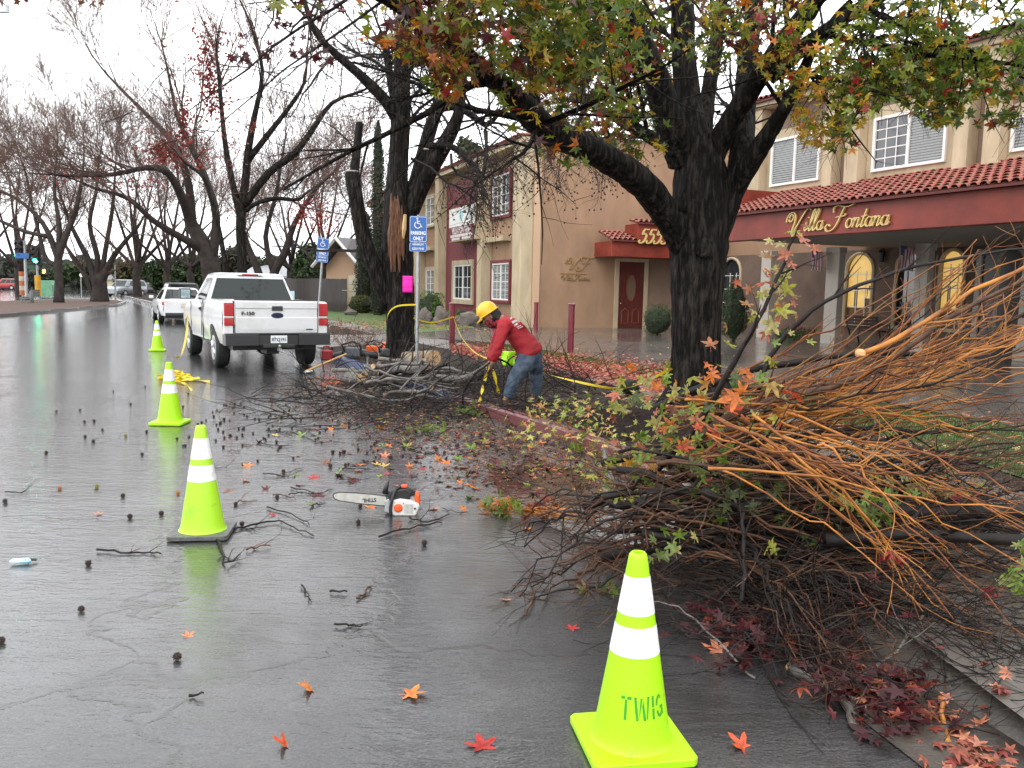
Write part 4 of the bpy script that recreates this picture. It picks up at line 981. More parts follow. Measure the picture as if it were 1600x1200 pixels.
lf += [tuple(P(random.gauss(x, sx), random.gauss(y, sy), 40.5)) for x, y, sx, sy, k in ((322, 85, 10, 28, 220), (328, 130, 8, 28, 240), (340, 60, 10, 12, 60), (288, 190, 6, 22, 200), (258, 225, 14, 10, 170), (250, 240, 18, 10, 170), (300, 250, 20, 20, 110), (340, 160, 14, 20, 130), (130, 272, 30, 6, 60), (225, 290, 20, 8, 60)) for _ in range(k)]
leaves('leaves', lf, rng.uniform(.13, .21, len(lf)), palette(len(lf), [(.42, .06, .05), (.45, .13, .09), (.25, .05, .05)], [.4, .3, .3]), M['leaf'], e, OVAL)
YB = 38
B1 = [
 [(379, 462, YB, 16), (378, 400, YB, 15), (376, 340, YB, 15), (383, 290, YB, 13), (388, 235, YB, 12), (398, 180, YB, 9), (410, 110, YB, 6), (392, 40, YB, 4)],
 [(376, 340, YB, 12), (362, 280, YB, 10), (350, 210, YB, 8), (343, 130, YB, 6), (338, 80, YB, 4)],
 [(382, 320, YB, 14), (420, 270, YB, 12), (460, 240, YB, 11), (490, 200, YB, 9), (520, 160, YB, 6), (570, 140, YB, 4)],
 [(388, 250, YB, 11), (415, 215, YB, 9), (450, 170, YB, 7), (475, 130, YB, 5), (480, 80, YB, 3)],
 [(383, 330, YB, 8), (400, 318, YB, 7), (430, 310, YB, 7), (465, 312, YB, 5), (480, 300, YB, 3)],
 [(362, 455, YB, 9), (350, 400, YB, 8), (338, 340, YB, 7), (320, 280, YB, 6), (290, 255, YB, 4)],
]
e, en = bare_tree((-11.9, 38, ZS), B1, 'tall dark slender bare tree rising straight behind the pickup cab', dict(n=12, L=(1.8, 4.2), minr=.008, nk=.75), seed=8)
lf = [tuple(P(random.gauss(x, sx), random.gauss(y, sy), 37)) for x, y, sx, sy, k in ((345, 190, 8, 20, 50), (365, 225, 8, 20, 60), (370, 160, 12, 25, 40), (395, 195, 5, 6, 30), (360, 340, 4, 8, 16)) for _ in range(k)]
leaves('leaves', lf, rng.uniform(.08, .14, len(lf)), palette(len(lf), [(.36, .06, .05), (.5, .15, .06), (.22, .04, .04)], [.4, .25, .35]), M['leaf'], e, OVAL)
YC = 46
e, en = bare_tree((-13, 46, ZS), [
 [(420, 462, YC, 15), (428, 428, YC, 14), (445, 395, YC, 12), (460, 350, YC, 9), (490, 300, YC, 6), (520, 270, YC, 4)],
 [(420, 450, YC, 14), (402, 420, YC, 12), (388, 385, YC, 9), (375, 340, YC, 6)],
 [(428, 428, YC, 10), (415, 370, YC, 8), (430, 310, YC, 6), (440, 250, YC, 4)]],
 'forked bare tree with reddish twigs, right of the pickup cab', dict(n=10, L=(2.2, 4.2), minr=.012, nk=.8, bark='bark_far'), seed=12, twig='twig_hazed')
lf = [tuple(P(random.gauss(x, sx), random.gauss(y, sy), 45)) for x, y, sx, sy, k in ((490, 335, 17, 14, 240), (505, 345, 12, 12, 150), (470, 340, 12, 10, 80), (490, 318, 10, 5, 40)) for _ in range(k)]
leaves('leaves', lf, rng.uniform(.10, .17, len(lf)), palette(len(lf), [(.50, .06, .04), (.60, .15, .09), (.35, .05, .04)], [.5, .2, .3]), M['leaf'], e, OVAL)
# median trees
YM = 55
e, en = bare_tree((-29.2, 55, .14), [
 [(92, 475, YM, 17), (92, 440, YM, 13), (91, 405, YM, 12), (102, 370, YM, 10), (118, 330, YM, 8), (128, 280, YM, 5)],
 [(91, 405, YM, 10), (78, 370, YM, 9), (60, 340, YM, 7), (25, 310, YM, 5), (-20, 290, YM, 4)],
 [(90, 415, YM, 9), (72, 405, YM, 8), (62, 370, YM, 6), (50, 320, YM, 4), (40, 270, YM, 3)],
 [(91, 400, YM, 9), (92, 350, YM, 7), (85, 300, YM, 5), (88, 250, YM, 3)],
 [(78, 370, YM, 7), (40, 362, YM, 6), (0, 345, YM, 5), (-40, 330, YM, 4)]],
 'slim bare median tree beside the traffic lights', dict(n=12, L=(2.0, 4.0), minr=.011, nk=.8, bark='bark_far'), group='bare trees on the median', seed=31)
YM = 60
e, en = bare_tree((-29.2, 60, .14), [
 [(156, 473, YM, 30), (156, 450, YM, 23), (155, 438, YM, 24), (165, 425, YM, 12), (178, 400, YM, 9), (195, 378, YM, 7), (215, 355, YM, 5)],
 [(150, 445, YM, 14), (140, 410, YM, 10), (125, 380, YM, 8), (110, 350, YM, 6), (100, 320, YM, 4)],
 [(152, 440, YM, 12), (152, 400, YM, 9), (140, 350, YM, 7), (150, 300, YM, 5), (155, 250, YM, 3)],
 [(148, 450, YM, 10), (130, 425, YM, 8), (110, 395, YM, 6)],
 [(158, 438, YM, 10), (165, 390, YM, 8), (175, 330, YM, 6), (180, 270, YM, 3)]],
 'stocky bare median tree with a thick short trunk, nearest the bend', dict(n=12, L=(2.2, 4.2), minr=.012, nk=.8, bark='bark_far'), group='bare trees on the median', seed=35)
# bare trees further up the street, their haze only in the twig colour
for i, (px, Y, w_, h, lab) in enumerate(((215, 82, 14, 290, 'hazy bare street tree above the parked silver minivan'), (262, 75, 12, 290, 'hazy bare street tree left of the white sedan roof'), (300, 88, 13, 310, 'distant bare tree with russet twigs behind the large limb'), (30, 78, 12, 280, 'far bare tree behind the traffic lights at the left edge'), (505, 60, 12, 290, 'far bare tree with brown twigs behind the tall parking sign'), (455, 75, 12, 320, 'far bare tree behind the dark board fence'), (-40, 66, 14, 270, 'bare tree at the far left edge of the view'))):
    l = [[(px, 458, Y, w_), (px - 2, 425, Y, w_ * .8), (px + 3, 390, Y, w_ * .5), (px - 5, 340, Y, w_ * .3), (px, h, Y, 2)]]
    for k, (dx, hh) in enumerate(((-35, .75), (38, .7), (-60, .45), (60, .5), (-15, .95), (20, .9))):
        yb = 430 - k * 4; l.append([(px, yb, Y, w_ * .5), (px + dx * .4, yb - (yb - h) * hh * .4, Y + random.uniform(-2, 2), w_ * .36), (px + dx, yb - (yb - h) * hh, Y + random.uniform(-3, 3), 2.5)])
    e, en = bare_tree(tuple(G(px, 458, .1)[:2]) + (.1,), l, lab, dict(n=10, L=(2.4, 4.8), minr=.014, nk=.78, bark='bark_far'), group='bare trees along the street', seed=50 + i, twig='twig_hazed' if i != 2 else 'twig_hazed')
# ------------------------------------------------------------ traffic cones
def cone(loc, rz, label, black_base=False, dirty=False, letters=False):
    e = empty('traffic_cone', loc, rz, label, 'traffic cone', 'lime traffic cones along the wet road')
    body = M['lime_dirty'] if dirty else M['lime']
    b = MB(); h = .183; c = .018
    poly = [(h - c, -h), (h, -h + c), (h, h - c), (h - c, h), (-h + c, h), (-h, h - c), (-h, -h + c), (-h + c, -h)]
    b.prism(poly, .006, .034)
    for i in range(4):
        x, y = [(1, 1), (1, -1), (-1, 1), (-1, -1)][i]; b.box(x * .14 - .025, x * .14 + .025, y * .14 - .025, y * .14 + .025, 0, .008)
    b.build('base', M['rubber_scuffed'] if black_base else body, e, bevel=.008, seg=3)
    Rz = lambda z: .030 + (.138 - .030) * (1 - (z - .034) / .67) if z > .06 else .138
    prof = [(.148, .034), (.142, .040), (.138, .052)] + [(Rz(z), z) for z in np.linspace(.07, .685, 20)] + [(.030, .698), (.024, .704), (.016, .703), (.016, .66)]
    b = MB(); b.lathe(prof, 48); b.build('body', body, e, smooth='auto', angle=50)
    for z0, z1 in ((.355, .455), (.495, .625)):
        b = MB(); n = 48; vs = []; fs = []
        for z in np.linspace(z0, z1, 4):
            for i in range(n): a = 6.28318 * i / n; r = Rz(z) + .0016; vs.append((r * math.cos(a), r * math.sin(a), z))
        for j in range(3):
            for i in range(n): k = (i + 1) % n; fs.append((j * n + i, j * n + k, (j + 1) * n + k, (j + 1) * n + i))
        b.add(vs, fs); b.build('reflective_band', M['reflect'], e, smooth=True)
    if letters:
        # stencilled TWIG wrapped on the cone
        S_ = []
        def q(*p): S_.append(p)
        q((0, .9), (.62, .9), (.62, 1), (0, 1)); S_[-1] = ((.0, .88), (.24, .88), (.24, 1.0), (0, 1.0)); q((.38, .88), (.64, .88), (.64, 1), (.38, 1)); q((.25, 0), (.39, 0), (.39, .86), (.25, .86))
        x = .80; q((x, 1), (x + .14, 1), (x + .28, 0), (x + .15, 0)); q((x + .30, .05), (x + .38, .35), (x + .52, .95), (x + .40, .95)); q((x + .50, .6), (x + .58, .85), (x + .72, 0), (x + .58, 0)); q((x + .76, .05), (x + .82, .05), (x + .98, 1), (x + .84, 1))
        x = 1.95; q((x, 0), (x + .14, 0), (x + .14, .46), (x, .46)); q((x, .52), (x + .14, .52), (x + .14, 1), (x, 1))
        x = 2.22
        for k in range(9):
            a0, a1 = R(50 + k * 31), R(50 + (k + 1) * 31)
            if k == 4: continue
            q(*[(x + .3 + rx * math.cos(a), .5 + ry * math.sin(a)) for a, rx, ry in ((a0, .30, .5), (a1, .30, .5), (a1, .17, .36), (a0, .17, .36))])
        q((x + .34, .38), (x + .60, .38), (x + .60, .50), (x + .34, .50)); q((x + .46, .08), (x + .60, .08), (x + .60, .36), (x + .46, .36))
        b = MB(); Hh = .078; a_c = R(-90 - rz * 57.3 + 4)
        for p in S_:
            # subdivide each quad so that it follows the cone
            for i in range(3):
                for j in range(3):
                    vs = []
                    for (u, v) in ((i / 3, j / 3), ((i + 1) / 3, j / 3), ((i + 1) / 3, (j + 1) / 3), (i / 3, (j + 1) / 3)):
                        X = (p[0][0] * (1 - u) + p[1][0] * u) * (1 - v) + (p[3][0] * (1 - u) + p[2][0] * u) * v
                        Y_ = (p[0][1] * (1 - u) + p[1][1] * u) * (1 - v) + (p[3][1] * (1 - u) + p[2][1] * u) * v
                        z = .150 + Y_ * Hh; r = Rz(z) + .0014; a = a_c + (X - 1.15) * .064 / .125; vs.append((r * math.cos(a), r * math.sin(a), z))
                    b.add(vs, [(0, 1, 2, 3)])
        b.build('stencil_lettering', mat('green_stencil', (.035, .30, .02), .6, col2=(.10, .45, .0), vscale=90, lo=.3, hi=.45), e)
    return e
M['rubber_scuffed'] = mat('scuffed_black_rubber', (.05, .05, .05), .6, col2=(.12, .12, .12), vscale=25, coat=.4, coatr=.2)
c0 = cone((.45, 2.87, 0), R(10), 'nearest lime cone with TWIG stencilled on it', letters=True)
c1 = cone(G(317, 834), R(8), 'scuffed lime cone with black rubber base, second nearest', black_base=True, dirty=True)
c2 = cone(G(266, 662), R(2), 'lime cone in front of the heap of yellow tape', dirty=False)
c3 = cone(G(246, 548), R(20), 'farthest lime cone, small, left of the pickup')

# ------------------------------------------------------------ vehicles
def wheel(e, x, y, r, wd, side, nm='wheel'):
    """axis along x"""
    T = Matrix.Translation((x, y, r)) @ Matrix.Rotation(R(90), 4, 'Y')
    b = MB(); b.lathe([(r * .62, -wd / 2), (r * .90, -wd / 2), (r * .985, -wd * .38), (r, -wd * .2), (r, wd * .2), (r * .985, wd * .38), (r * .90, wd / 2), (r * .62, wd / 2)], 32, T)
    t = b.build(nm, M['rubber'], e, smooth='auto', angle=35)
    b = MB(); o = wd / 2 * side
    b.lathe([(r * .63, o - .09 * side), (r * .63, o + .004 * side), (r * .58, o + .008 * side), (r * .54, o - .04 * side), (r * .1, o - .05 * side)] if side > 0 else [(r * .1, o - .05 * side), (r * .54, o - .04 * side), (r * .58, o + .008 * side), (r * .63, o + .004 * side), (r * .63, o - .09 * side)], 28, T)
    for k in range(6):
        a = 6.283 * k / 6; p0 = T @ Vector((r * .12 * math.cos(a), r * .12 * math.sin(a), o - .02 * side)); p1 = T @ Vector((r * .56 * math.cos(a), r * .56 * math.sin(a), o - .012 * side)); b.tube([p0, p1], [.05, .035], 6)
    p0 = T @ Vector((0, 0, o - .05 * side)); p1 = T @ Vector((0, 0, o + .005 * side)); b.tube([p0, p1], .06, 12)
    b.build('rim', M['rim'], t, smooth='auto'); return t
M['rim'] = mat('painted_rim', (.55, .55, .56), .35, metal=.5)
M['carwhite'] = mat('white_car_paint', (.70, .71, .72), .32, coat=.7, coatr=.06, col2=(.60, .60, .59), vscale=3.5, detail=9, lo=.3, hi=.55)
M['carsilver'] = mat('silver_car_paint', (.30, .32, .34), .35, metal=.5, coat=.6)
M['cardark'] = mat('dark_car_paint', (.02, .021, .024), .35, coat=.6)
M['carred'] = mat('red_car_paint', (.35, .03, .03), .35, coat=.6)
M['tail'] = mat('tail_light_lens', (.42, .02, .02), .15, coat=1, coatr=.03)
M['tailw'] = mat('reversing_lens', (.62, .60, .60), .15, coat=1)
M['carglass'] = mat('car_glass', (.010, .016, .015), .04, spec=.45)
M['bumper'] = mat('dark_bumper', (.028, .029, .031), .45, var=.1, coat=.3, coatr=.2)
def side_shell(b, y0, y1, W2, ztop, zbot, arches, n=44, bulge=.03, tuck=.05):
    """both flanks of a body: vertical grid with wheel arches cut in; ztop(y), W2(y)"""
    ys = sorted(set([y0 + (y1 - y0) * i / n for i in range(n + 1)] + [ya + ra * k for ya, za, ra in arches for k in (-1, -.92, -.75, -.4, 0, .4, .75, .92, 1)]))
    ts = [0, .12, .3, .5, .68, .82, .93, 1.0]
    for sgn in (-1, 1):
        vs = []; m = len(ts)
        for y in ys:
            zb = zbot
            for ya, za, ra in arches:
                if abs(y - ya) <= ra: zb = max(zb, za + math.sqrt(max(ra * ra - (y - ya) ** 2, 0)))
            zt = ztop(y); w_ = W2(y)
            for t in ts:
                z = zb + (zt - zb) * t; h = (z - zbot) / (zt - zbot)
                x = w_ * (1 - tuck * (1 - h) ** 3) + bulge * math.sin(math.pi * min(h * 1.1, 1)) - (.035 * max(0, h - .86) / .14)
                vs.append((sgn * x, y, z))
            vs.append((sgn * (w_ - .09), y, zb + .0))       # inner lip of the arch/rocker
        k = m + 1; fs = []
        for i in range(len(ys) - 1):
            for j in range(m - 1): fs.append((i * k + j, (i + 1) * k + j, (i + 1) * k + j + 1, i * k + j + 1))
            fs.append((i * k + m, (i + 1) * k + m, (i + 1) * k, i * k))
        if sgn < 0: fs = [f[::-1] for f in fs]
        b.add(vs, fs)
def taper_quad(b, base, top, cap=True):
    n = len(base); b.add(base + top, [tuple(range(2 * n - 1, n - 1, -1))[::-1]] + [(i, (i + 1) % n, n + (i + 1) % n, n + i) for i in range(n)])
def panel_on(p00, p10, p11, p01, m=(.08, .08, .08, .08), off=.006):
    """inset quad of four corner points (bl, br, tr, tl), pushed outwards"""
    p00, p10, p11, p01 = map(Vector, (p00, p10, p11, p01)); nrm = (p10 - p00).cross(p01 - p00).normalized() * off
    f = lambda u, v: (p00 * (1 - u) + p10 * u) * (1 - v) + (p01 * (1 - u) + p11 * u) * v + nrm
    l, r, bt_, tp = m
    return [f(l, bt_), f(1 - r, bt_), f(1 - r, 1 - tp), f(l, 1 - tp)]
def greenhouse(e, body_m, zb, zt, yb0, yt0, yt1, yb1, wb, wt, splits=(), mirrors=True, rear_m=(.05, .05, .06, .12)):
    """cabin: rear base/top y, front top/base y, half widths at base and roof"""
    B = [(-wb, yb0, zb), (wb, yb0, zb), (wb * .97, yb1, zb), (-wb * .97, yb1, zb)]
    T = [(-wt, yt0, zt - .03), (wt, yt0, zt - .03), (wt * .97, yt1, zt - .02), (-wt * .97, yt1, zt - .02)]
    b = MB(); taper_quad(b, B, T); 
    ym = (yt0 + yt1) / 2; b.add([T[0], T[1], T[2], T[3], (-wt * .8, yt0 + .12, zt + .015), (wt * .8, yt0 + .12, zt + .015), (wt * .8, yt1 - .1, zt + .02), (-wt * .8, yt1 - .1, zt + .02)], [(0, 1, 5, 4), (1, 2, 6, 5), (2, 3, 7, 6), (3, 0, 4, 7), (4, 5, 6, 7)])
    cab = b.build('cabin', body_m, e, bevel=.03, seg=3, smooth='auto', angle=30)
    b = MB(); b.add(panel_on(B[0], B[1], T[1], T[0], rear_m), [(0, 1, 2, 3)]); b.build('rear_window', M['carglass'], cab)
    b = MB(); b.add(panel_on(B[2], B[3], T[3], T[2], (.05, .05, .05, .08)), [(0, 1, 2, 3)]); b.build('windshield', M['carglass'], cab)
    for (q0, q1, t1, t0) in ((B[3], B[0], T[0], T[3]), (B[1], B[2], T[2], T[1])):
        sp = list(splits) or [(.1, .92)]
        for (u0, u1) in sp:
            if q0 == B[3]: u0, u1 = 1 - u1, 1 - u0
            b = MB(); b.add(panel_on(q0, q1, t1, t0, (u0, 1 - u1, .06, .14)), [(0, 1, 2, 3)]); b.build('side_window', M['carglass'], cab)
    return cab
# ---- pickup
def pickup():
    rl = G(340, 574); fl = G(297, 553); d = (fl - rl).normalized(); hd = math.atan2(-d.x, d.y)
    rt_ = Vector((d.y, -d.x, 0)); c = (rl + fl) / 2 + rt_ * .90
    e = empty('pickup_truck', c, hd, 'white single cab pickup truck parked beside the tree debris, seen from behind', 'pickup truck'); e.scale = (.965,) * 3
    W = .985; yR, yF = -1.62, 1.62; wr = .39; rub = M['black']; b = MB()
    def zt(y):
        if y < -.62: return 1.335
        if y < 1.15: return 1.285
        t = (y - 1.15) / 1.35; return 1.25 - .14 * t * t
    def ww(y):
        if y > 1.9: return W - .06 * ((y - 1.9) / .6) ** 2
        return W
    side_shell(b, -2.72, 2.5, ww, zt, .50, [(yR, wr, .47), (yF, wr, .47)])
    # bed rails, inner bed, floor, hood, front
    for sx in (-1, 1):
        b.box(min(sx * .80, sx * .955), max(sx * .80, sx * .955), -2.70, -.66, 1.29, 1.338); b.box(min(sx * .80, sx * .82), max(sx * .80, sx * .82), -2.7, -.66, .75, 1.29)
    b.box(-.80, .80, -2.7, -.66, .72, .78); b.box(-.955, .955, -.66, -.60, .5, 1.33)
    b.box(-.95, .95, -.60, 1.2, .5, 1.26)
    b.add([(-.93, 1.15, 1.25), (.93, 1.15, 1.25), (.88, 2.48, 1.10), (-.88, 2.48, 1.10), (-.9, 2.52, .6), (.9, 2.52, .6)], [(0, 1, 2, 3), (3, 2, 5, 4)])
    b.build('body', M['carwhite'], e, smooth='auto', angle=30)
    b = MB(); b.box(-.80, .80, -2.6, 2.3, .40, .55); b.box(-.12, .12, -2.4, -1.9, .30, .42); b.tube([(-.6, yR, wr), (.6, yR, wr)], .07, 10); b.ball((0, yR, wr), .16, 12, 8)
    for sx in (-1, 1): b.box(sx * .5 - .04, sx * .5 + .04, -2.6, 2.3, .42, .60)
    b.build('chassis', rub, e)
    # tailgate
    b = MB(); zc = [(.735, -2.775), (.80, -2.785), (1.02, -2.790), (1.035, -2.775), (1.19, -2.775), (1.205, -2.79), (1.315, -2.79), (1.35, -2.765), (1.35, -2.70)]
    vs = []
    for z, y in zc: vs += [(-.775, y, z), (.775, y, z)]
    vs += [(-.775, -2.70, .735), (.775, -2.70, .735)]
    fs = [(2 * i, 2 * i + 1, 2 * i + 3, 2 * i + 2) for i in range(len(zc))] ; fs += [tuple(range(0, 2 * len(zc) + 2, 2))[::-1], tuple(range(1, 2 * len(zc) + 2, 2))]
    b.add(vs, fs); tg = b.build('tailgate', M['carwhite'], e)
    b = MB(); b.box(-.79, .79, -2.775, -2.69, 1.351, 1.366); b.build('tailgate_trim', M['bumper'], tg)
    for sx in (-1, 1):
        b = MB(); b.box(sx * .80 - .012, sx * .80 + .012, -2.74, -2.70, .74, 1.33); b.build('gap', M['black'], tg)
    b = MB(); b.box(-.105, .105, -2.797, -2.776, 1.155, 1.245); b.build('handle', M['bumper'], tg, bevel=.01)
    b = MB(); b.lathe([(.115, 0), (.115, .014), (.10, .018)], 24, Matrix.Translation((0, -2.776, 1.065)) @ Matrix.Rotation(R(90), 4, 'X'), squash=.47); b.build('oval_emblem', mat('dark_oval', (.02, .03, .06), .2, metal=.3), tg)
    put_text('badge_lettering', 'F-150', M['bumper'], tg, frame_mat((-.55, -2.792, 1.10), (1, 0, 0), (0, 0, 1), (0, -1, 0)), size=.085, bold=.003, sx=1.25)
    b = MB(); b.box(.55, .68, -2.795, -2.788, .79, .81); b.build('model_badge', M['bumper'], tg)
    for sx in (-1, 1):
        x0, x1 = sorted((sx * .80, sx * .995))
        for nm, z0, z1, m in (('tail_light', 1.05, 1.30, 'tail'), ('reversing_light', 1.012, 1.047, 'tailw'), ('tail_light', .87, 1.009, 'tail')):
            b = MB(); b.box(x0 + .012, x1 - .004, -2.775, -2.66, z0, z1); b.build(nm, M[m], e, bevel=.015, seg=3)
        b = MB(); b.box(x0, x1 - .012, -2.755, -2.64, .70, 1.325); b.build('corner_panel', M['carwhite'], e, bevel=.02)
    # rear bumper: stepped, with centre recess and plate
    b = MB()
    for x0, x1 in ((-.99, -.38), (.38, .99)):
        b.box(x0, x1, -2.93, -2.62, .50, .71)
    b.box(-.38, .38, -2.89, -2.62, .50, .70); b.box(-.3, .3, -2.93, -2.7, .46, .52); b.box(-.99, .99, -2.90, -2.66, .711, .728)
    bp = b.build('rear_bumper', M['bumper'], e, bevel=.02, seg=3)
    b = MB(); b.box(-.155, .155, -2.90, -2.893, .545, .69); pl = b.build('licence_plate', mat('plate_white', (.75, .76, .74), .5), bp)
    put_text('plate_lettering', '8T12191', mat('plate_blue', (.08, .10, .25), .5), pl, frame_mat((0, -2.905, .61), (1, 0, 0), (0, 0, 1), (0, -1, 0)), size=.09, bold=.001, sx=.85)
    b = MB(); b.box(-.03, .03, -2.97, -2.85, .40, .455); b.ball((0, -2.95, .49), .028, 10, 8); b.build('tow_hitch', M['steel'], bp)
    greenhouse(e, M['carwhite'], 1.27, 1.87, -.60, -.42, .62, 1.28, .925, .715, splits=((.12, .80),), rear_m=(.035, .035, .07, .13))
    b = MB(); b.box(-.17, .17, -.45, -.40, 1.84, 1.868); b.build('third_brake_light', M['tail'], e, bevel=.01)
    b = MB(); b.box(-.26, .26, -.46, -.41, 1.83, 1.84); b.build('brake_light_housing', M['black'], e)
    for sx in (-1, 1):
        b = MB(); b.box(min(sx * 1.04, sx * 1.27), max(sx * 1.04, sx * 1.27), .72, .86, 1.30, 1.53); b.tube([(sx * .92, .85, 1.34), (sx * 1.1, .8, 1.38)], .03, 8); mo = b.build('wing_mirror', M['black'], e, bevel=.025, seg=3)
        b = MB(); b.box(min(sx * 1.06, sx * 1.25), max(sx * 1.06, sx * 1.25), .712, .719, 1.32, 1.51); b.build('mirror_glass', mat('mirror', (.35, .45, .48), .08, metal=.9), mo)
        b = MB(); b.box(min(sx * 1.005, sx * 1.04), max(sx * 1.005, sx * 1.04), -.32, -.20, 1.10, 1.14); b.box(min(sx * 1.0, sx * 1.012), max(sx * 1.0, sx * 1.012), -.34, -.18, 1.07, 1.16); b.build('door_handle', M['black'], e, bevel=.006)
        b = MB()
        for yy in (-.42, .98): b.box(min(sx * 1.0, sx * 1.014), max(sx * 1.0, sx * 1.014), yy - .005, yy + .005, .56, 1.25)
        b.box(min(sx * .99, sx * 1.014), max(sx * .99, sx * 1.014), -.60, -.585, .52, 1.3)
        tag(b.build('door_seam', M['black'], e))
        # wheel arch liners
        for ya in (yR, yF):
            bb = MB(); n = 12; vs = []
            for i in range(n + 1):
                a = math.pi * i / n; vs += [(sx * .93, ya + .465 * math.cos(a), wr + .465 * math.sin(a)), (sx * .45, ya + .465 * math.cos(a), wr + .465 * math.sin(a))]
            bb.add(vs, [(2 * i, 2 * i + 1, 2 * i + 3, 2 * i + 2) for i in range(n)]); bb.build('wheel_arch', M['black'], e)
            wheel(e, sx * .85, ya, wr, .26, sx)
    b = MB(); b.box(-.5, .5, 2.5, 2.55, .72, 1.02); b.build('grille', M['chrome'], e)
    for sx in (-1, 1): b = MB(); b.box(min(sx * .55, sx * .86), max(sx * .55, sx * .86), 2.46, 2.53, .8, 1.02); b.build('headlight', M['tailw'], e)
    # seats and steering wheel glimpsed through the rear glass are left dark
    return e
pk = pickup()
# ---- generic cars for the traffic and parked ones
def car(loc, hd, label, paint, L=4.8, W=.91, roof=1.44, belt=.95, trunk=.98, hood=.92, wb=2.78, kind='sedan', group=None, name='parked_car', lit=False):
    e = empty(name, loc, hd, label, 'car', group); wr = .33; yR, yF = -wb / 2, wb / 2; y0, y1 = -L / 2, L / 2; b = MB()
    def zt(y):
        u = (y - y0) / L
        return float(np.interp(u, [0, .03, .12, .25, .65, .8, .95, 1], [trunk - .10, trunk, trunk + .01, belt + .02, belt - .01, hood, hood - .12, hood - .28]))
    def ww(y):
        u = (y - y0) / L
        return float(np.interp(u, [0, .04, .12, .3, .7, .9, .97, 1], [W * .86, W * .93, W * .98, W, W, W * .96, W * .86, W * .74]))
    side_shell(b, y0, y1, ww, zt, .30, [(yR, wr, .38), (yF, wr, .38)], tuck=.07)
    # deck, hood, nose and tail closed by strips across
    ys = [y0 + L * i / 24 for i in range(25)]
    vs = []; 
    for y in ys:
        w_ = ww(y) - .03; z = zt(y); vs += [(-w_, y, z), (-w_ * .5, y, z + .03), (w_ * .5, y, z + .03), (w_, y, z)]
    b.add(vs, [(i * 4 + k, i * 4 + k + 1, i * 4 + 5 + k, i * 4 + 4 + k) for i in range(24) for k in range(3)])
    for y, s_ in ((y0, 1), (y1, -1)):
        w_ = ww(y); z = zt(y); v = [(-w_, y, .3), (w_, y, .3), (w_, y, z), (w_ * .5, y, z + .03), (-w_ * .5, y, z + .03), (-w_, y, z)]; b.add(v, [tuple(range(6)) if s_ > 0 else tuple(range(5, -1, -1))])
    b.build('body', paint, e, smooth='auto', angle=35)
    if kind == 'sedan': greenhouse(e, paint, belt, roof, y0 + .55, y0 + 1.25, y1 - 2.0, y1 - 1.25, W * .9, W * .66, splits=((.12, .46), (.49, .82)), rear_m=(.06, .06, .08, .06))
    else: greenhouse(e, paint, belt, roof, y0 + .06, y0 + .35, y1 - 1.9, y1 - 1.15, W * .93, W * .76, splits=((.06, .30), (.33, .56), (.59, .84)), rear_m=(.07, .07, .08, .1))
    b = MB(); b.box(-W * .8, W * .8, y0 + .1, y1 - .2, .2, .34); b.build('chassis', M['black'], e)
    for sx in (-1, 1):
        for ya in (yR, yF):
            wheel(e, sx * (W - .11), ya, wr, .21, sx)
            bb = MB(); n = 10; vs = []
            for i in range(n + 1):
                a = math.pi * i / n; vs += [(sx * (W - .04), ya + .378 * math.cos(a), wr + .378 * math.sin(a)), (sx * .4, ya + .378 * math.cos(a), wr + .378 * math.sin(a))]
            bb.add(vs, [(2 * i, 2 * i + 1, 2 * i + 3, 2 * i + 2) for i in range(n)]); bb.build('wheel_arch', M['black'], e)
        b = MB(); x0, x1 = sorted((sx * W * .42, sx * W * .93)); z = trunk - .13
        b.add([(x0, y0 - .012, z - .07), (x1, y0 + .04, z - .10), (x1, y0 + .05, z + .08), (x0, y0 - .008, z + .06), (x0, y0 + .2, z - .07), (x1, y0 + .45, z - .06), (x1, y0 + .4, z + .075), (x0, y0 + .2, z + .06)],
              [(0, 1, 2, 3), (1, 5, 6, 2), (0, 3, 7, 4), (4, 7, 6, 5), (3, 2, 6, 7), (0, 4, 5, 1)]); b.build('tail_light', M['tail'], e)
        b = MB(); b.box(min(sx * W * .55, sx * W * .82), max(sx * W * .55, sx * W * .82), y1 - .16, y1 + .02, .58, .70); b.build('headlight', mat('lit_headlight', (.8, .8, .75), .2, emit=(1, .95, .8), estr=6) if lit else M['tailw'], e, bevel=.02)
        b = MB(); b.box(min(sx * W, sx * (W + .17)), max(sx * W, sx * (W + .17)), y1 - 1.75, y1 - 1.62, belt + .02, belt + .15); b.build('wing_mirror', paint, e, bevel=.02)
    b = MB(); b.box(-W * .8, W * .8, y0 - .03, y0 + .1, .30, .42); bp = b.build('rear_bumper_insert', M['bumper'], e, bevel=.02)
    b = MB(); b.box(-.155, .155, y0 - .02, y0 - .008, trunk - .28, trunk - .14); b.build('licence_plate', mat('tan_plate', (.55, .50, .42), .5), e)
    return e
KH = R(27)
sr = G(251, 504); dv = Vector((-math.sin(KH), math.cos(KH), 0)); rv = Vector((math.cos(KH), math.sin(KH), 0))
car(sr + dv * 1.39 + rv * .82, KH, 'white sedan parked ahead of the white pickup', M['carwhite'], belt=.90, trunk=.92, roof=1.37, hood=.86)
car(sr + dv * 15 + rv * 2.2, KH, 'dark SUV whose roof shows above the white sedan', M['cardark'], L=4.8, W=.95, roof=1.56, belt=.95, trunk=.95, hood=.95, kind='van')
car(G(197, 463), R(168), 'silver minivan parked across the street beside the median bend', M['carsilver'], L=4.9, W=.98, roof=1.75, belt=1.05, trunk=1.05, hood=1.0, kind='van')
car(G(226, 461), R(168), 'dark parked car just right of the silver minivan', M['cardark'], L=4.6, W=.9)
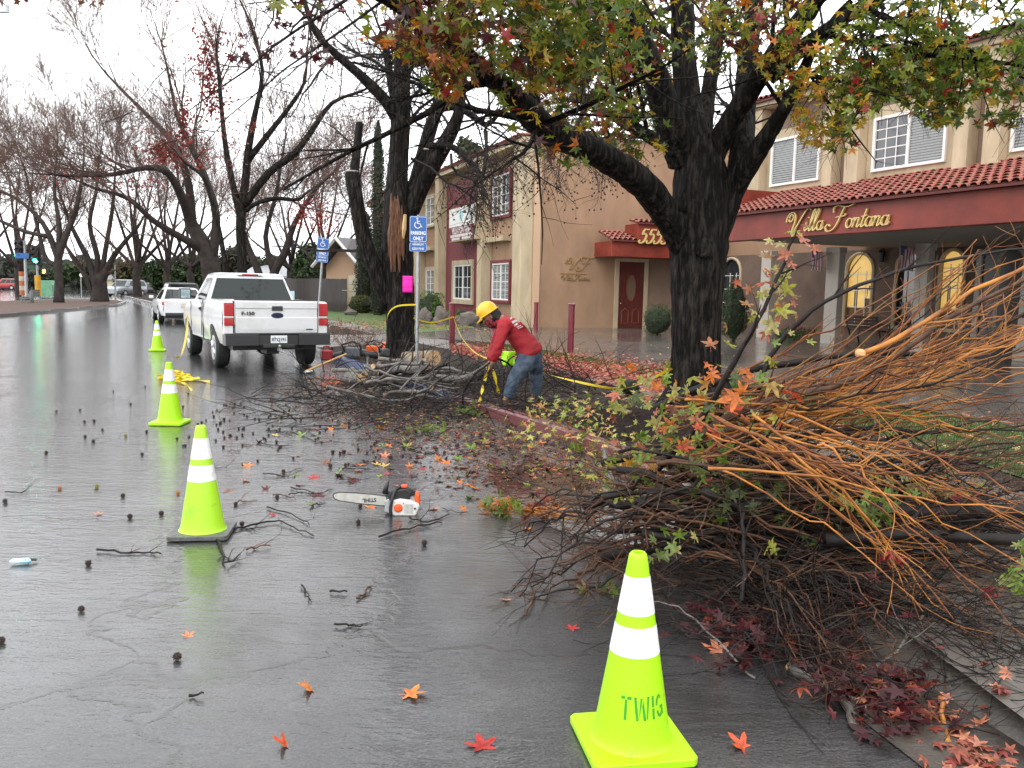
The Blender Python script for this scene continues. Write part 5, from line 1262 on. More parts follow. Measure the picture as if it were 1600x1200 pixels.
car(G(12, 453), R(80), 'maroon car crossing on the far street at the left edge', M['carred'], L=4.6, W=.9, kind='van', roof=1.6)

# ------------------------------------------------------------ signs
def parking_sign(base, lean_x, lean_y, label, h=2.78):
    e = empty('parking_sign', base, 0, label, 'sign', 'blue accessible parking signs'); e.rotation_euler = (R(lean_y), R(lean_x), 0)
    b = MB(); b.tube([(0, 0, -.1), (0, 0, h)], .031, 14); b.build('post', M['steel'], e, smooth='auto')
    def plate(nm, z0, z1, m):
        b = MB(); w_ = .155; r = .025; n = 5; poly = []
        for cx, cz, a0 in ((w_ - r, z1 - r, 0), (-w_ + r, z1 - r, 90), (-w_ + r, z0 + r, 180), (w_ - r, z0 + r, 270)):
            for k in range(n): a = R(a0 + 90 * k / (n - 1)); poly.append((cx + r * math.cos(a), cz + r * math.sin(a)))
        T = Matrix(((1, 0, 0, 0), (0, 0, 1, -.04), (0, 1, 0, 0), (0, 0, 0, 1)))
        b.prism(poly, -.003, 0, T); p = b.build(nm, m, e)
        b = MB(); sc = lambda k: [(x * k, (z0 + z1) / 2 + (z - (z0 + z1) / 2) * (k + .0)) for x, z in poly]
        A, B = sc(.95), sc(.92); nn = len(poly)
        b.add([(x, -.0436, z) for x, z in A] + [(x, -.0436, z) for x, z in B], [(i, (i + 1) % nn, nn + (i + 1) % nn, nn + i) for i in range(nn)]); b.build('border', M['white'], p)
        return p
    blue = M['signblue']; z1 = h - .02; p = plate('sign_plate', z1 - .46, z1, blue)
    q = plate('fine_plate', z1 - .62, z1 - .467, blue)
    F = lambda x, z: frame_mat((x, -.044, z), (1, 0, 0), (0, 0, 1), (0, -1, 0))
    put_text('parking_lettering', 'PARKING', M['white'], p, F(0, z1 - .30), size=.085, extr=.001, bold=.003, sx=.74)
    put_text('only_lettering', 'ONLY', M['white'], p, F(0, z1 - .395), size=.085, extr=.001, bold=.003, sx=.80)
    put_text('fine_lettering', 'MINIMUM', M['white'], q, F(0, z1 - .50), size=.05, extr=.001, bold=.001, sx=.9)
    put_text('fine_lettering', '$250 FINE', M['white'], q, F(0, z1 - .572), size=.055, extr=.001, bold=.001, sx=.88)
    # wheelchair symbol
    b = MB(); cx, cz = -.005, z1 - .155; y = -.0455; t = .010
    b.tube([(cx - .012, y, z1 - .045), (cx - .0121, y, z1 - .0449)], .018, 12)
    b.ball((cx - .012, y, z1 - .045), .017, 10, 8, (1, .2, 1))
    def st(pts, r=.0085): b.tube([(x, y, z) for x, z in pts], r, 6)
    st([(cx - .012, z1 - .065), (cx - .008, z1 - .135)], .011); st([(cx - .010, z1 - .095), (cx + .035, z1 - .095)]); st([(cx - .008, z1 - .135), (cx + .038, z1 - .135), (cx + .062, z1 - .195), (cx + .08, z1 - .188)])
    st([(cx - .003 + .056 * math.cos(R(a)), z1 - .158 + .056 * math.sin(R(a))) for a in range(120, 345, 15)])
    b.build('wheelchair_symbol', M['white'], p); 
    b = MB(); b.ball((0, -.046, z1 - .016), .008, 6, 4); b.ball((0, -.046, z1 - .445), .008, 6, 4); b.build('bolt', M['steel'], p)
    return e
M['signblue'] = mat('sign_blue', (.015, .12, .42), .4, coat=.3, var=.1, vscale=8)
g = G(651, 577, ZS); parking_sign(g, .3, 0, 'upright blue accessible parking sign in front of the damaged tree', h=2.74)
g = G(493, 528, .02); g = P(494, 500, 22.5); g.z = ZS; parking_sign(g, 5.2, 3, 'leaning blue accessible parking sign behind the pickup tailgate', h=2.72)
# bollards
for i, (px, py, top, lab) in enumerate(((706, 540, 473, 'maroon bollard with yellow tape tied round it, left of the worker'), (891, 551, 474, 'maroon bollard nearest the red leaves, rightmost of the row'), (837, 517, 472, 'maroon bollard standing just behind the worker at the wall'), (770, 515, 476, 'maroon bollard half hidden behind the yellow hard hat'))):
    g = G(px, py, ZS); h = P(px, top, g.y).z - ZS
    e = empty('bollard', g, 0, lab, 'bollard', 'maroon steel bollards by the drive court')
    b = MB(); b.lathe([(.078, -.02), (.078, h - .05)], 20); b.build('post', M['bollard'] if 'bollard' in M else M.setdefault('bollard', mat('bollard_paint', (.20, .02, .035), .35, var=.2, vscale=6, coat=.5)), e, smooth='auto')
    b = MB(); b.lathe([(.09, h - .052), (.092, h - .02), (.075, h), (.03, h + .008)], 20); b.build('cap', M['bollard'], e, smooth='auto')
# pink paper pinned to the torn tree
b = MB(); n = 6; vs = []
c = P(637, 444, 17.88)
for i in range(n + 1):
    for j in range(n + 1): vs.append((c.x - .105 + .21 * i / n, c.y - .03 * math.cos((i / n - .5) * 2) + .012 * math.sin(j * 1.7), c.z - .17 + .34 * j / n))
b.add(vs, [(i * (n + 1) + j, (i + 1) * (n + 1) + j, (i + 1) * (n + 1) + j + 1, i * (n + 1) + j + 1) for i in range(n) for j in range(n)])
o = b.build('paper_notice', mat('hot_pink_paper', (.95, .03, .45), .6, spec=.3), smooth=True); tag(o, 'hot pink paper notice pinned to the torn tree trunk', 'notice')
s = o.modifiers.new('s', 'SOLIDIFY'); s.thickness = .002

# ------------------------------------------------------------ caution tape
M['tape'] = mat('yellow_tape', (.85, .68, .02), .4, transl=.3, coat=.3); M['tapeink'] = mat('tape_ink', (.05, .04, .02), .5)
def ribbon(b, pts, w_=.034, twist=0, k=5, w0=(0, 0, 1)):
    pp, _ = catmull(pts, [1] * len(pts), k); vs = []
    for i, p in enumerate(pp):
        d = (pp[min(i + 1, len(pp) - 1)] - pp[max(i - 1, 0)]).normalized(); u = Vector(w0); u = (u - d * u.dot(d)); u = u.normalized() if u.length > 1e-3 else d.orthogonal().normalized()
        if twist: u = Matrix.Rotation(twist * i / len(pp) * 6.28, 3, d) @ u
        o_ = d.cross(u) * .0006
        vs += [p - u * w_ / 2 + o_, p + u * w_ / 2 + o_, p + u * w_ / 2 - o_, p - u * w_ / 2 - o_]
    fs = []
    for i in range(len(pp) - 1):
        for a in range(4): c_ = (a + 1) % 4; fs.append((i * 4 + a, i * 4 + c_, i * 4 + 4 + c_, i * 4 + 4 + a))
    fs += [(0, 3, 2, 1), ((len(pp) - 1) * 4, (len(pp) - 1) * 4 + 1, (len(pp) - 1) * 4 + 2, (len(pp) - 1) * 4 + 3)]
    b.add(vs, fs)
def tape(name, label, segs, **k):
    b = MB()
    for s_ in segs: ribbon(b, s_[0], twist=s_[1] if len(s_) > 1 else 0, **k)
    return tag(b.build(name, M['tape'], smooth=False), label, 'caution tape', 'yellow caution tape')
tape('caution_tape', 'yellow tape wound round the torn tree trunk to the sign post', [([P(604, 530, 18.2), P(604, 505, 18.1), P(608, 488, 17.9), P(622, 478, 17.75), P(650, 476, 17.6)], 0)])
tape('caution_tape', 'yellow tape strung from the torn tree to the left bollard', [([P(646, 497, 17.9), P(675, 504, 19.5), P(706, 496, 21.6), P(712, 497, 21.7)], 0)])
tape('caution_tape', 'yellow tape sagging from the left bollard to the worker', [([P(700, 498, 21.7), P(708, 496, 21.65), P(712, 506, 21), P(722, 528, 18), P(740, 549, 14.5), P(765, 562, 12.5)], .3)])
tape('caution_tape', 'yellow tape sagging from behind the worker to the big sweetgum', [([P(835, 578, 13), P(860, 586, 12.6), P(900, 596, 12.2), P(950, 606, 11.6), P(985, 605, 11.2), P(1020, 590, 10.6), P(1050, 576, 10.0)], 1.2)])
tape('caution_tape', 'loose yellow tape dangling from the branch in the worker hand', [([P(768, 566, 11), P(762, 580, 11), P(757, 595, 11)], .6), ([P(768, 570, 11), P(774, 592, 11.0), P(779, 615, 11.1)], 1.5), ([P(755, 602, 11.0), P(752, 618, 10.9), P(748, 634, 10.8)], 1)], w_=.04)
tape('caution_tape', 'yellow tape lying up the road to the pickup front wheel', [([G(275, 585) + Vector((0, 0, .3)), P(283, 555, 15.5), P(290, 530, 17), P(293, 500, 18.6), P(288, 480, 19.4)], .5)], w_=.04)
random.seed(9); segs = []
for k in range(22):
    a = G(random.gauss(283, 9), random.gauss(594, 4)); ang = random.uniform(-.7, .7) if k % 4 else random.uniform(0, 6.3); L = random.uniform(.2, .55)
    pts = [a + Vector((math.cos(ang) * L * (t - .5) + random.uniform(-.05, .05), math.sin(ang) * L * (t - .5), .015 + random.uniform(0, .09))) for t in (0, .3, .6, 1)]; segs.append((pts, random.uniform(0, 2)))
segs += [([G(262, 591) + Vector((0, 0, .01)), G(280, 593) + Vector((0, 0, .05)), G(305, 596) + Vector((0, 0, .03)), G(328, 597) + Vector((0, 0, .01))], 1), ([G(275, 597) + Vector((0, 0, .02)), G(290, 603) + Vector((0, 0, .03)), G(300, 611) + Vector((0, 0, .01))], 1), ([G(247, 594) + Vector((0, 0, .01)), G(270, 593) + Vector((0, 0, .02))], .5), ([G(275, 582) + Vector((0, 0, .02)), G(278, 590) + Vector((0, 0, .06)), G(290, 592) + Vector((0, 0, .02))], .5)]
tape('caution_tape', 'crumpled heap of yellow tape on the wet road behind a cone', segs)

# ------------------------------------------------------------ tools and clutter by the pickup
def place(px, py, z=ZS): return G(px, py, z)
g = G(511, 563, .02)
e = empty('fuel_can', g, R(15), 'red plastic fuel can on the gutter behind the pickup', 'fuel can'); red = mat('red_plastic', (.45, .02, .03), .4, coat=.3)
b = MB(); b.box(-.12, .12, -.09, .09, 0, .22); b.build('can_body', red, e, bevel=.03, seg=3)
b = MB(); b.tube([(-.09, 0, .21), (-.06, 0, .30), (.04, 0, .30), (.07, 0, .21)], .017, 8); b.build('handle', red, e, smooth=True)
b = MB(); b.tube([(.09, 0, .21), (.12, 0, .27)], .025, 10); b.build('spout', M['black'], e)
g = G(530, 564, .02)
e = empty('tool_bucket', g, 0, 'black tub tipped on the gutter beside the red fuel can', 'bucket')
b = MB(); b.lathe([(.07, -.11), (.09, -.10), (.10, .08), (.11, .09), (.095, .09), (.07, -.08)], 18, Matrix.Translation((0, 0, .10)) @ Matrix.Rotation(R(80), 4, 'Y')); b.build('tub', M['black'], e, smooth='auto')
def powersaw(loc, rz, label, body, sc=1.0, bar=True):
    e = empty('garden_blower' if not bar else 'chainsaw', loc, rz, label, 'power tool'); e.scale = (sc,) * 3
    b = MB(); b.box(-.14, .12, -.09, .09, .02, .2); b.build('housing', body, e, bevel=.03, seg=3)
    b = MB(); b.tube([(-.15, 0, .12), (-.2, 0, .24), (-.02, 0, .30), (.12, 0, .25), (.14, 0, .12)], .016, 8); b.build('handle', M['black'], e, smooth=True)
    b = MB()
    if bar: b.prism([(.1, -.03), (.5, -.025), (.53, 0), (.5, .025), (.1, .03)], -.005, .005, Matrix.Translation((0, .04, .1)) @ Matrix.Rotation(R(90), 4, 'X')); b.build('guide_bar', M['steel'], e)
    else: b.tube([(.1, 0, .1), (.3, 0, .07), (.55, -.02, .05)], [.07, .055, .06], 12); b.build('nozzle', M['black'], e, smooth=True)
    return e
orange = mat('orange_plastic', (.70, .10, .01), .4, coat=.3); greyp = mat('grey_plastic', (.10, .11, .12), .5)
powersaw(place(552, 560), R(10), 'dark grey blower lying on the bark mulch behind the fuel can', greyp, 1.15, bar=False)
powersaw(place(583, 556), R(170), 'orange chainsaw lying left of the torn tree', orange, 1.1)
powersaw(place(600, 558), R(60), 'grey and black saw at the foot of the torn tree', greyp, .9)
g = place(602, 545)
e = empty('hard_hat', g, 0, 'bright orange hard hat resting beside the torn tree', 'hard hat')
b = MB(); b.lathe([(.15, 0), (.155, .01), (.135, .02), (.13, .08), (.10, .14), (.05, .165), (.005, .17)], 20); b.build('shell', orange, e, smooth='auto')
g0 = G(476, 584, 0); g1 = P(541, 553, 15.9)
e = wempty('wooden_rake', g0, 0, 'wooden handled tool leaning from the wet road onto the blue kerb', 'rake')
b = MB(); b.tube([g0 + Vector((0, 0, .04)), g1], .017, 10); b.build('handle', mat('yellow_wood', (.50, .30, .10), .5), e, smooth='auto')
b = MB(); b.tube([g0 + Vector((-.02, 0, .02)), g0 + Vector((.14, .02, .055))], [.03, .02], 8); b.build('metal_tip', M['steel'], e)
# bits of litter on the road
g = G(32, 882, 0)
e = empty('drink_wrapper', g, R(12), 'small light blue wrapper lying on the wet road', 'litter')
b = MB(); b.tube([(-.055, 0, .018), (-.04, 0, .02), (.04, .0, .02), (.055, 0, .018)], [.006, .017, .017, .006], 8, bump=.3); b.build('packet', mat('blue_foil', (.12, .45, .62), .3, col2=(.7, .8, .85), vscale=30, coat=.5), e)
b = MB(); b.tube([(.04, .02, .02), (.075, .03, .015)], .007, 6); b.build('torn_end', M['black'], e)

# ------------------------------------------------------------ chainsaw in the road
g = G(625, 803, 0); s_ = .00447
e = empty('chainsaw', g, 0, 'white and orange chainsaw standing on the wet road', 'chainsaw')
X = lambda px: (px - 625) * s_; Z = lambda py: max((803 - py) * s_, 0)
white = mat('saw_white', (.72, .71, .68), .4, coat=.3, var=.12, vscale=25); saworange = mat('saw_orange', (.75, .10, .015), .4, coat=.3)
TX = Matrix(((1, 0, 0, 0), (0, 0, 1, 0), (0, 1, 0, 0), (0, 0, 0, 1)))   # x,z profile extruded in y
def prof(pts, y0, y1, nm, m, par, bev=.006):
    b = MB(); b.prism([(X(a), Z(c)) for a, c in pts], y0, y1, TX); o = b.build(nm, m, par, bevel=bev, seg=2)
    bm = bmesh.new(); bm.from_mesh(o.data); bmesh.ops.recalc_face_normals(bm, faces=bm.faces); bm.to_mesh(o.data); bm.free(); return o
hs_ = prof([(613, 803), (650, 804), (656, 788), (655, 783), (640, 778), (625, 776), (613, 779)], -.055, .07, 'housing', white, e, .01)
prof([(601, 798), (612, 801), (614, 782), (608, 776), (602, 781)], -.03, .06, 'clutch_block', mat('saw_grey', (.42, .43, .44), .4, metal=.4), e)
prof([(606, 782), (640, 780), (644, 768), (636, 760), (612, 764), (606, 770)], -.03, .06, 'motor_block', M['black'], e, .01)
prof([(649, 767), (656, 770), (657, 788), (651, 787), (648, 776)], -.045, .06, 'rear_grip', saworange, e, .01)
b = MB(); b.lathe([(.031, 0), (.031, .006), (.026, .010), (.012, .010)], 24, Matrix.Translation((X(623), -.056, Z(790))) @ Matrix.Rotation(R(90), 4, 'X')); b.build('starter_cover', saworange, hs_, smooth='auto')
b = MB()
for k in range(7): b.box(X(633) + k * .009, X(633) + k * .009 + .004, -.0575, -.0555, Z(799), Z(784))
b.build('vent_slots', mat('vent_grey', (.35, .34, .32), .6), hs_)
b = MB(); b.ball((X(649), -.057, Z(791)), .008, 8, 6); b.ball((X(631), -.057, Z(783)), .004, 6, 4); b.build('screw', M['black'], hs_)
b = MB(); b.tube(catmull([(X(612), -.062, Z(803)), (X(611), -.066, Z(790)), (X(614), -.06, Z(774)), (X(619), -.03, Z(762)), (X(628), .02, Z(761)), (X(640), .03, Z(765)), (X(648), .03, Z(770))], [1] * 7)[0], .0115, 10); b.build('handle', M['black'], e, smooth=True)
b = MB(); b.tube([(X(626), .02, Z(776)), (X(636), .02, Z(775)), (X(649), .02, Z(771))], .010, 8); b.tube([(X(632), .02, Z(774)), (X(631), .02, Z(783))], .006, 6); b.build('trigger', M['black'], e, smooth=True)
b = MB(); b.tube([(X(601), .0, Z(770)), (X(603), .0, Z(760)), (X(607), 0, Z(750))], [.022, .016, .006], 8); b.build('hand_guard', M['black'], e, smooth=True)
b = MB(); b.box(X(627), X(636), -.02, .03, Z(760), Z(756)); b.build('fuel_cap', saworange, e, bevel=.004)
bar = [(603, 775), (603, 789), (575, 787), (550, 784), (530, 781), (523, 778), (521, 774), (523, 771), (530, 769), (555, 770), (580, 772)]
def barpoly(k): 
    cx, cz = X(560), Z(778); return [(cx + (X(a) - cx) * (1 + k * .3), cz + (Z(c) - cz) * (1 + k)) for a, c in bar]
b = MB(); b.prism(barpoly(0), -.003, .003, TX); gb = b.build('guide_bar', mat('bar_steel', (.58, .57, .52), .4, metal=.3, var=.25, vscale=20), e)
b = MB(); pp = [Vector((x, 0, z)) for x, z in barpoly(.10)]; b.tube(pp + [pp[0]], .0042, 5, cap=False); b.build('chain', M['black'], e)
put_text('bar_lettering', 'STIHL', M['black'], gb, frame_mat((X(577), -.0042, Z(780.5)), (-1, 0, -.06), (.06, 0, -1), (0, -1, 0)), size=.038, extr=.0008, bold=.001)
for o_ in (e,): o_.rotation_euler = (0, 0, R(4))
# ------------------------------------------------------------ the worker
YP = 11.0; PO = G(815, 630, ZS)
def W(px, py, dy=0.0): return P(px, py, YP + dy)
def skin_obj(name, chains, m, parent, sub=2):
    if name in ('sweatshirt', 'jeans'): sub = 3
    """chains: list of [(point, radius)...]; a chain starting with an int continues from that vertex"""
    vs = []; es = []; rs = []
    for ch in chains:
        prev = None
        for it in ch:
            if isinstance(it, int): prev = it; continue
            p, r = it; vs.append(tuple(p)); rs.append(r if hasattr(r, '__len__') else (r, r))
            if prev is not None: es.append((prev, len(vs) - 1))
            prev = len(vs) - 1
    me = bpy.data.meshes.new(name); me.from_pydata(vs, es, []); o = bpy.data.objects.new(name, me); COL.objects.link(o)
    o.modifiers.new('sk', 'SKIN'); sv = me.skin_vertices[0].data
    for i, r in enumerate(rs): sv[i].radius = r
    sv[0].use_root = True
    s = o.modifiers.new('ss', 'SUBSURF'); s.levels = sub; s.render_levels = sub
    o.modifiers['sk'].use_smooth_shade = True
    me.materials.append(m)
    bpy.context.view_layer.update(); dg = bpy.context.evaluated_depsgraph_get()
    me2 = bpy.data.meshes.new_from_object(o.evaluated_get(dg)); bpy.data.objects.remove(o)
    o = bpy.data.objects.new(name, me2); COL.objects.link(o); setp(o, parent)
    if name in ('sweatshirt', 'jeans'):     # cloth folds
        me2.update(); nn_ = [v.normal.copy() for v in me2.vertices]
        for v, q in zip(me2.vertices, nn_): v.co += q * (.013 * mnoise.noise(Vector((v.co.x * 7 + v.co.z * 5, v.co.y * 8, v.co.z * 13 - v.co.x * 6))) + .006 * mnoise.noise(v.co * 30))
    if not me2.materials: me2.materials.append(m)
    me2.polygons.foreach_set('use_smooth', [True] * len(me2.polygons)); return o
pe = wempty('person', PO, 0, 'worker in yellow hard hat, red sweatshirt and jeans bending to lift a branch', 'person')
skin = mat('skin', (.32, .17, .11), .5); denim = mat('wet_denim', (.030, .055, .095), .8, col2=(.095, .125, .16), vscale=7, bump=.5, bscale=30, bdist=.01, lo=.40, hi=.62)
redc = mat('red_sweatshirt', (.40, .015, .025), .75, var=.35, vscale=4, bump=.6, bscale=9, bdist=.03)
plaid = mat('red_black_plaid', (.30, .02, .03), .8)
t_ = plaid.node_tree; ck = t_.nodes.new('ShaderNodeTexChecker'); ck.inputs['Scale'].default_value = 22; ck.inputs['Color1'].default_value = (.30, .015, .03, 1); ck.inputs['Color2'].default_value = (.015, .01, .012, 1)
tcn = t_.nodes.new('ShaderNodeTexCoord'); t_.links.new(tcn.outputs['Object'], ck.inputs['Vector']); t_.links.new(ck.outputs['Color'], t_.nodes['Principled BSDF'].inputs['Base Color'])
hip = W(829, 549); 
# body: one continuous skin surface under the clothes
hl, hr = W(822, 553, -.09), W(833, 552, .11)
chest = W(800, 518); sh_n = W(786, 505, -.17); sh_f = W(785, 507, .18); neck = W(782, 497); headc = W(766, 493)
el_n = W(779, 541, -.20); ha_n = W(768, 571, -.12); el_f = W(772, 538, .17); ha_f = W(764, 572, .10)
kn_n = W(805, 588, -.14); an_n = W(793, 620, -.16); kn_f = W(838, 588, .16); an_f = W(836, 616, .20)
body = skin_obj('body', [
    [(hip, (.10, .10)), (W(817, 531), (.09, .09)), (chest, (.11, .10)), (W(789, 503), .09), (neck, .055), (W(775, 494), .065), (headc, (.085, .075)), (W(761, 494), .05)],
    [0, (hl, .07), (kn_n, .062), (an_n, .04), (W(787, 627, -.2), .035)],
    [0, (hr, .07), (kn_f, .062), (an_f, .04), (W(831, 624, .17), .035)],
    [3, (sh_n, .06), (el_n, .043), (ha_n, .028)],
    [3, (sh_f, .06), (el_f, .043), (ha_f, .028)]], skin, pe)
shirt = skin_obj('sweatshirt', [
    [(W(832, 558), (.20, .185)), (W(828, 547), (.195, .18)), (W(821, 537), (.18, .165)), (W(809, 524), (.17, .155)), (W(799, 514), (.18, .155)), (W(790, 505), (.15, .13)), (W(783, 499), (.085, .085))],
    [5, (W(788, 508, -.17), .095), (W(783, 525, -.2), .082), (W(779, 541, -.2), .075), (W(774, 555, -.17), .062), (W(769.5, 566, -.13), .05)],
    [5, (W(788, 508, .18), .095), (W(779, 525, .18), .08), (W(773, 540, .17), .072), (W(768, 556, .13), .06), (W(765.5, 567, .11), .048)]], redc, pe)
jeans = skin_obj('jeans', [
    [(W(830, 543), (.165, .15)), (W(830, 557), (.165, .155))],
    [1, (W(820, 567, -.10), .125), (W(811, 579, -.13), .105), (W(805, 590, -.14), .09), (W(799, 603, -.15), .082), (W(794, 616, -.16), .075), (W(792, 623, -.16), .072)],
    [1, (W(836, 567, .11), .12), (W(838, 579, .14), .10), (W(837, 590, .16), .088), (W(839, 602, .18), .08), (W(838, 613, .2), .075), (W(838, 619, .2), .07)]], denim, pe)
bootm = mat('brown_boot', (.06, .028, .018), .6, var=.4, vscale=12)
for a, c, d_ in ((W(792, 622, -.16), W(784, 631, -.22), 0), (W(838, 618, .2), W(830, 626, .15), 0)):
    skin_obj('boot', [[(a, .058), (a + Vector((0, 0, -.075)), .062), (a.lerp(c, .6) + Vector((0, 0, -.05)), .05), (Vector((c.x, c.y, a.z - .095)), .042)]], bootm, pe)
# gloved hands with fingers closed on the branch
glove = mat('dark_glove', (.05, .02, .022), .7)
BR = (W(752, 583, .0), W(775, 559, -.02))
for hc, sg_ in ((ha_n, -1), (ha_f, 1)):
    palm = hc + Vector((-.005, 0, -.035)); ax = (BR[1] - BR[0]).normalized()
    ch = [[(hc + Vector((0, 0, .02)), .028), (palm, (.040, .022)), (palm + Vector((-.012, 0, -.03)), (.036, .018))]]
    for k in range(4):
        o_ = ax * (.030 - .020 * k); L = (.030, .034, .032, .026)[k]
        q = palm + Vector((-.015, 0, -.03)) + o_
        ch.append([2, (q + Vector((-.012, -sg_ * .012, -L * .7)), .0095), (q + Vector((.005, -sg_ * .032, -L)), .009), (q + Vector((.022, -sg_ * .026, -L * .5)), .0085)])
    ch.append([1, (palm + ax * .035 + Vector((.01, sg_ * .01, -.01)), .011), (palm + ax * .045 + Vector((.0, -sg_ * .018, -.04)), .010)])
    skin_obj('hand', ch, glove, pe, sub=1)
# head: nose, ear, hair, plaid hood/balaclava, hard hat
hd_ = headc; fw_ = Vector((-.72, -.05, -.62)).normalized(); upv = Vector((-.55, 0, .80)).normalized()   # face looks down-left
upv = (upv - fw_ * upv.dot(fw_)).normalized(); lf_ = upv.cross(fw_)
HM = Matrix(((fw_.x, lf_.x, upv.x, hd_.x), (fw_.y, lf_.y, upv.y, hd_.y), (fw_.z, lf_.z, upv.z, hd_.z), (0, 0, 0, 1)))
b = MB(); b.ball((0, 0, 0), 1, 20, 14, (.105, .083, .125), M=HM); b.ball((.03, 0, -.06), 1, 16, 10, (.075, .06, .07), M=HM); b.build('head', skin, pe, smooth=True)
b = MB(); b.tube([HM @ Vector((.10, 0, .01)), HM @ Vector((.128, 0, -.025)), HM @ Vector((.105, 0, -.035))], [.010, .017, .012], 8); b.build('nose', skin, pe, smooth=True)
b = MB()
for sy in (-1, 1): b.ball((.092, sy * .033, .018), .014, 10, 8, M=HM)
b.build('eyes', mat('eye', (.05, .03, .02), .2), pe, smooth=True)
b = MB(); b.tube([HM @ Vector((.108, -.022, -.062)), HM @ Vector((.115, 0, -.064)), HM @ Vector((.108, .022, -.062))], .006, 6); b.build('mouth', mat('lips', (.25, .08, .07), .5), pe, smooth=True)
b = MB(); b.ball((-.005, -.086, -.01), 1, 12, 8, (.028, .012, .035), M=HM); b.ball((-.005, .086, -.01), 1, 12, 8, (.028, .012, .035), M=HM); b.build('ear', skin, pe, smooth=True)
b = MB(); b.ball((-.035, 0, -.01), 1, 18, 12, (.10, .096, .13), .15, M=HM); b.ball((-.055, 0, -.09), 1, 14, 10, (.065, .085, .09), .25, M=HM); b.build('hair', mat('black_hair', (.012, .010, .010), .6, bump=.8, bscale=40), pe, smooth=True)
b = MB(); b.ball((.045, 0, -.075), 1, 18, 12, (.078, .088, .085), .1, M=HM); b.ball((.0, 0, -.13), 1, 16, 10, (.085, .09, .06), .1, M=HM); b.build('plaid_scarf', plaid, pe, smooth=True)
b = MB(); yel = mat('yellow_hard_hat', (.85, .48, .01), .35, coat=.5, coatr=.1)
b.lathe([(.150, .030), (.152, .037), (.132, .045), (.130, .09), (.118, .13), (.09, .165), (.05, .185), (.008, .19)], 28, HM @ Matrix.Rotation(R(-6), 4, 'Y')); b.tube([HM @ Vector((.11, -.09, .035)), HM @ Vector((.175, -.05, .03)), HM @ Vector((.19, 0, .03)), HM @ Vector((.175, .05, .03)), HM @ Vector((.11, .09, .035))], .012, 6)
b.tube([HM @ Vector((-.12, 0, .10)), HM @ Vector((-.06, 0, .178)), HM @ Vector((0, 0, .19)), HM @ Vector((.08, 0, .172)), HM @ Vector((.13, 0, .10))], .012, 6)
b.build('hard_hat', yel, pe, smooth='auto', angle=50)
# white printing on the back: follow the torso surface
cloth = shirt; bpy.context.view_layer.update()
def stick(px, py, w_, h_, nm='back_print'): 
    pass
from mathutils.bvhtree import BVHTree
bvh = BVHTree.FromObject(shirt, bpy.context.evaluated_depsgraph_get())
b = MB(); random.seed(4)
def patch(cx, cy, wx, wy, ang):
    """small printed patch: projected from the camera side onto the shirt at real depth"""
    ca, sa = math.cos(ang), math.sin(ang); vs = []; n = 2
    inv_ = shirt.matrix_world.inverted() if False else Matrix.Identity(4)
    for i in range(n + 1):
        for j in range(n + 1):
            u = (i / n - .5) * wx; v = (j / n - .5) * wy; px, py = cx + u * ca - v * sa, cy + u * sa + v * ca
            d = ray(px, py).normalized(); h = bvh.ray_cast(Vector((0, 0, CAM_H)), d)
            if h[0] is None: return
            vs.append(h[0] + h[1] * .004)
    b.add(vs, [(i * (n + 1) + j, (i + 1) * (n + 1) + j, (i + 1) * (n + 1) + j + 1, i * (n + 1) + j + 1) for i in range(n) for j in range(n)])
A_ = math.radians(47)
def line(t, L, th, gap=.5, cell=1.3):
    """row of letter-like marks running across the back, at distance t down it"""
    cx, cy = 799 + t * .80, 496 + t * .95
    k = -L / 2
    while k < L / 2:
        w_ = cell * random.uniform(.6, 1.1); ux, uy = .80, -.42
        patch(cx + ux * (k + w_ / 2), cy + uy * (k + w_ / 2), w_, th, -.48); k += w_ + gap * .6
line(1.0, 7, 2.0, .7, 1.2); line(6.5, 10, 3.6, .45, 1.6); line(10.8, 12, 3.2, .45, 1.5); line(14.5, 8, 1.3, .4, .9); line(16.8, 8, 1.2, .4, .9)
if b.v: b.build('back_print', mat('white_print', (.72, .70, .69), .7), pe)
# lime vest behind the hip
e = wempty('safety_vest', P(794, 562, 11.9), 0, 'lime safety vest lying over branches behind the worker', 'vest')
b = MB(); n = 8; vs = []
for i in range(n + 1):
    for j in range(n + 1):
        u, v = i / n, j / n; px = 786 + 18 * u; py = 549 + 22 * v
        p = P(px - 4 * (1 - v) * (1 - u), py, 11.9 + .05 * math.sin(u * 7 + v * 3)); vs.append(p)
b.add(vs, [(i * (n + 1) + j, (i + 1) * (n + 1) + j, (i + 1) * (n + 1) + j + 1, i * (n + 1) + j + 1) for i in range(n) for j in range(n)])
o = b.build('cloth', mat('lime_cloth', (.42, .85, .02), .6), e, smooth=True); s = o.modifiers.new('s', 'SOLIDIFY'); s.thickness = .015
b = MB(); b.tube([P(792, 567, 11.8), P(797, 560, 11.78), P(804, 556, 11.8)], .012, 5); b.build('strap', M['black'], e)
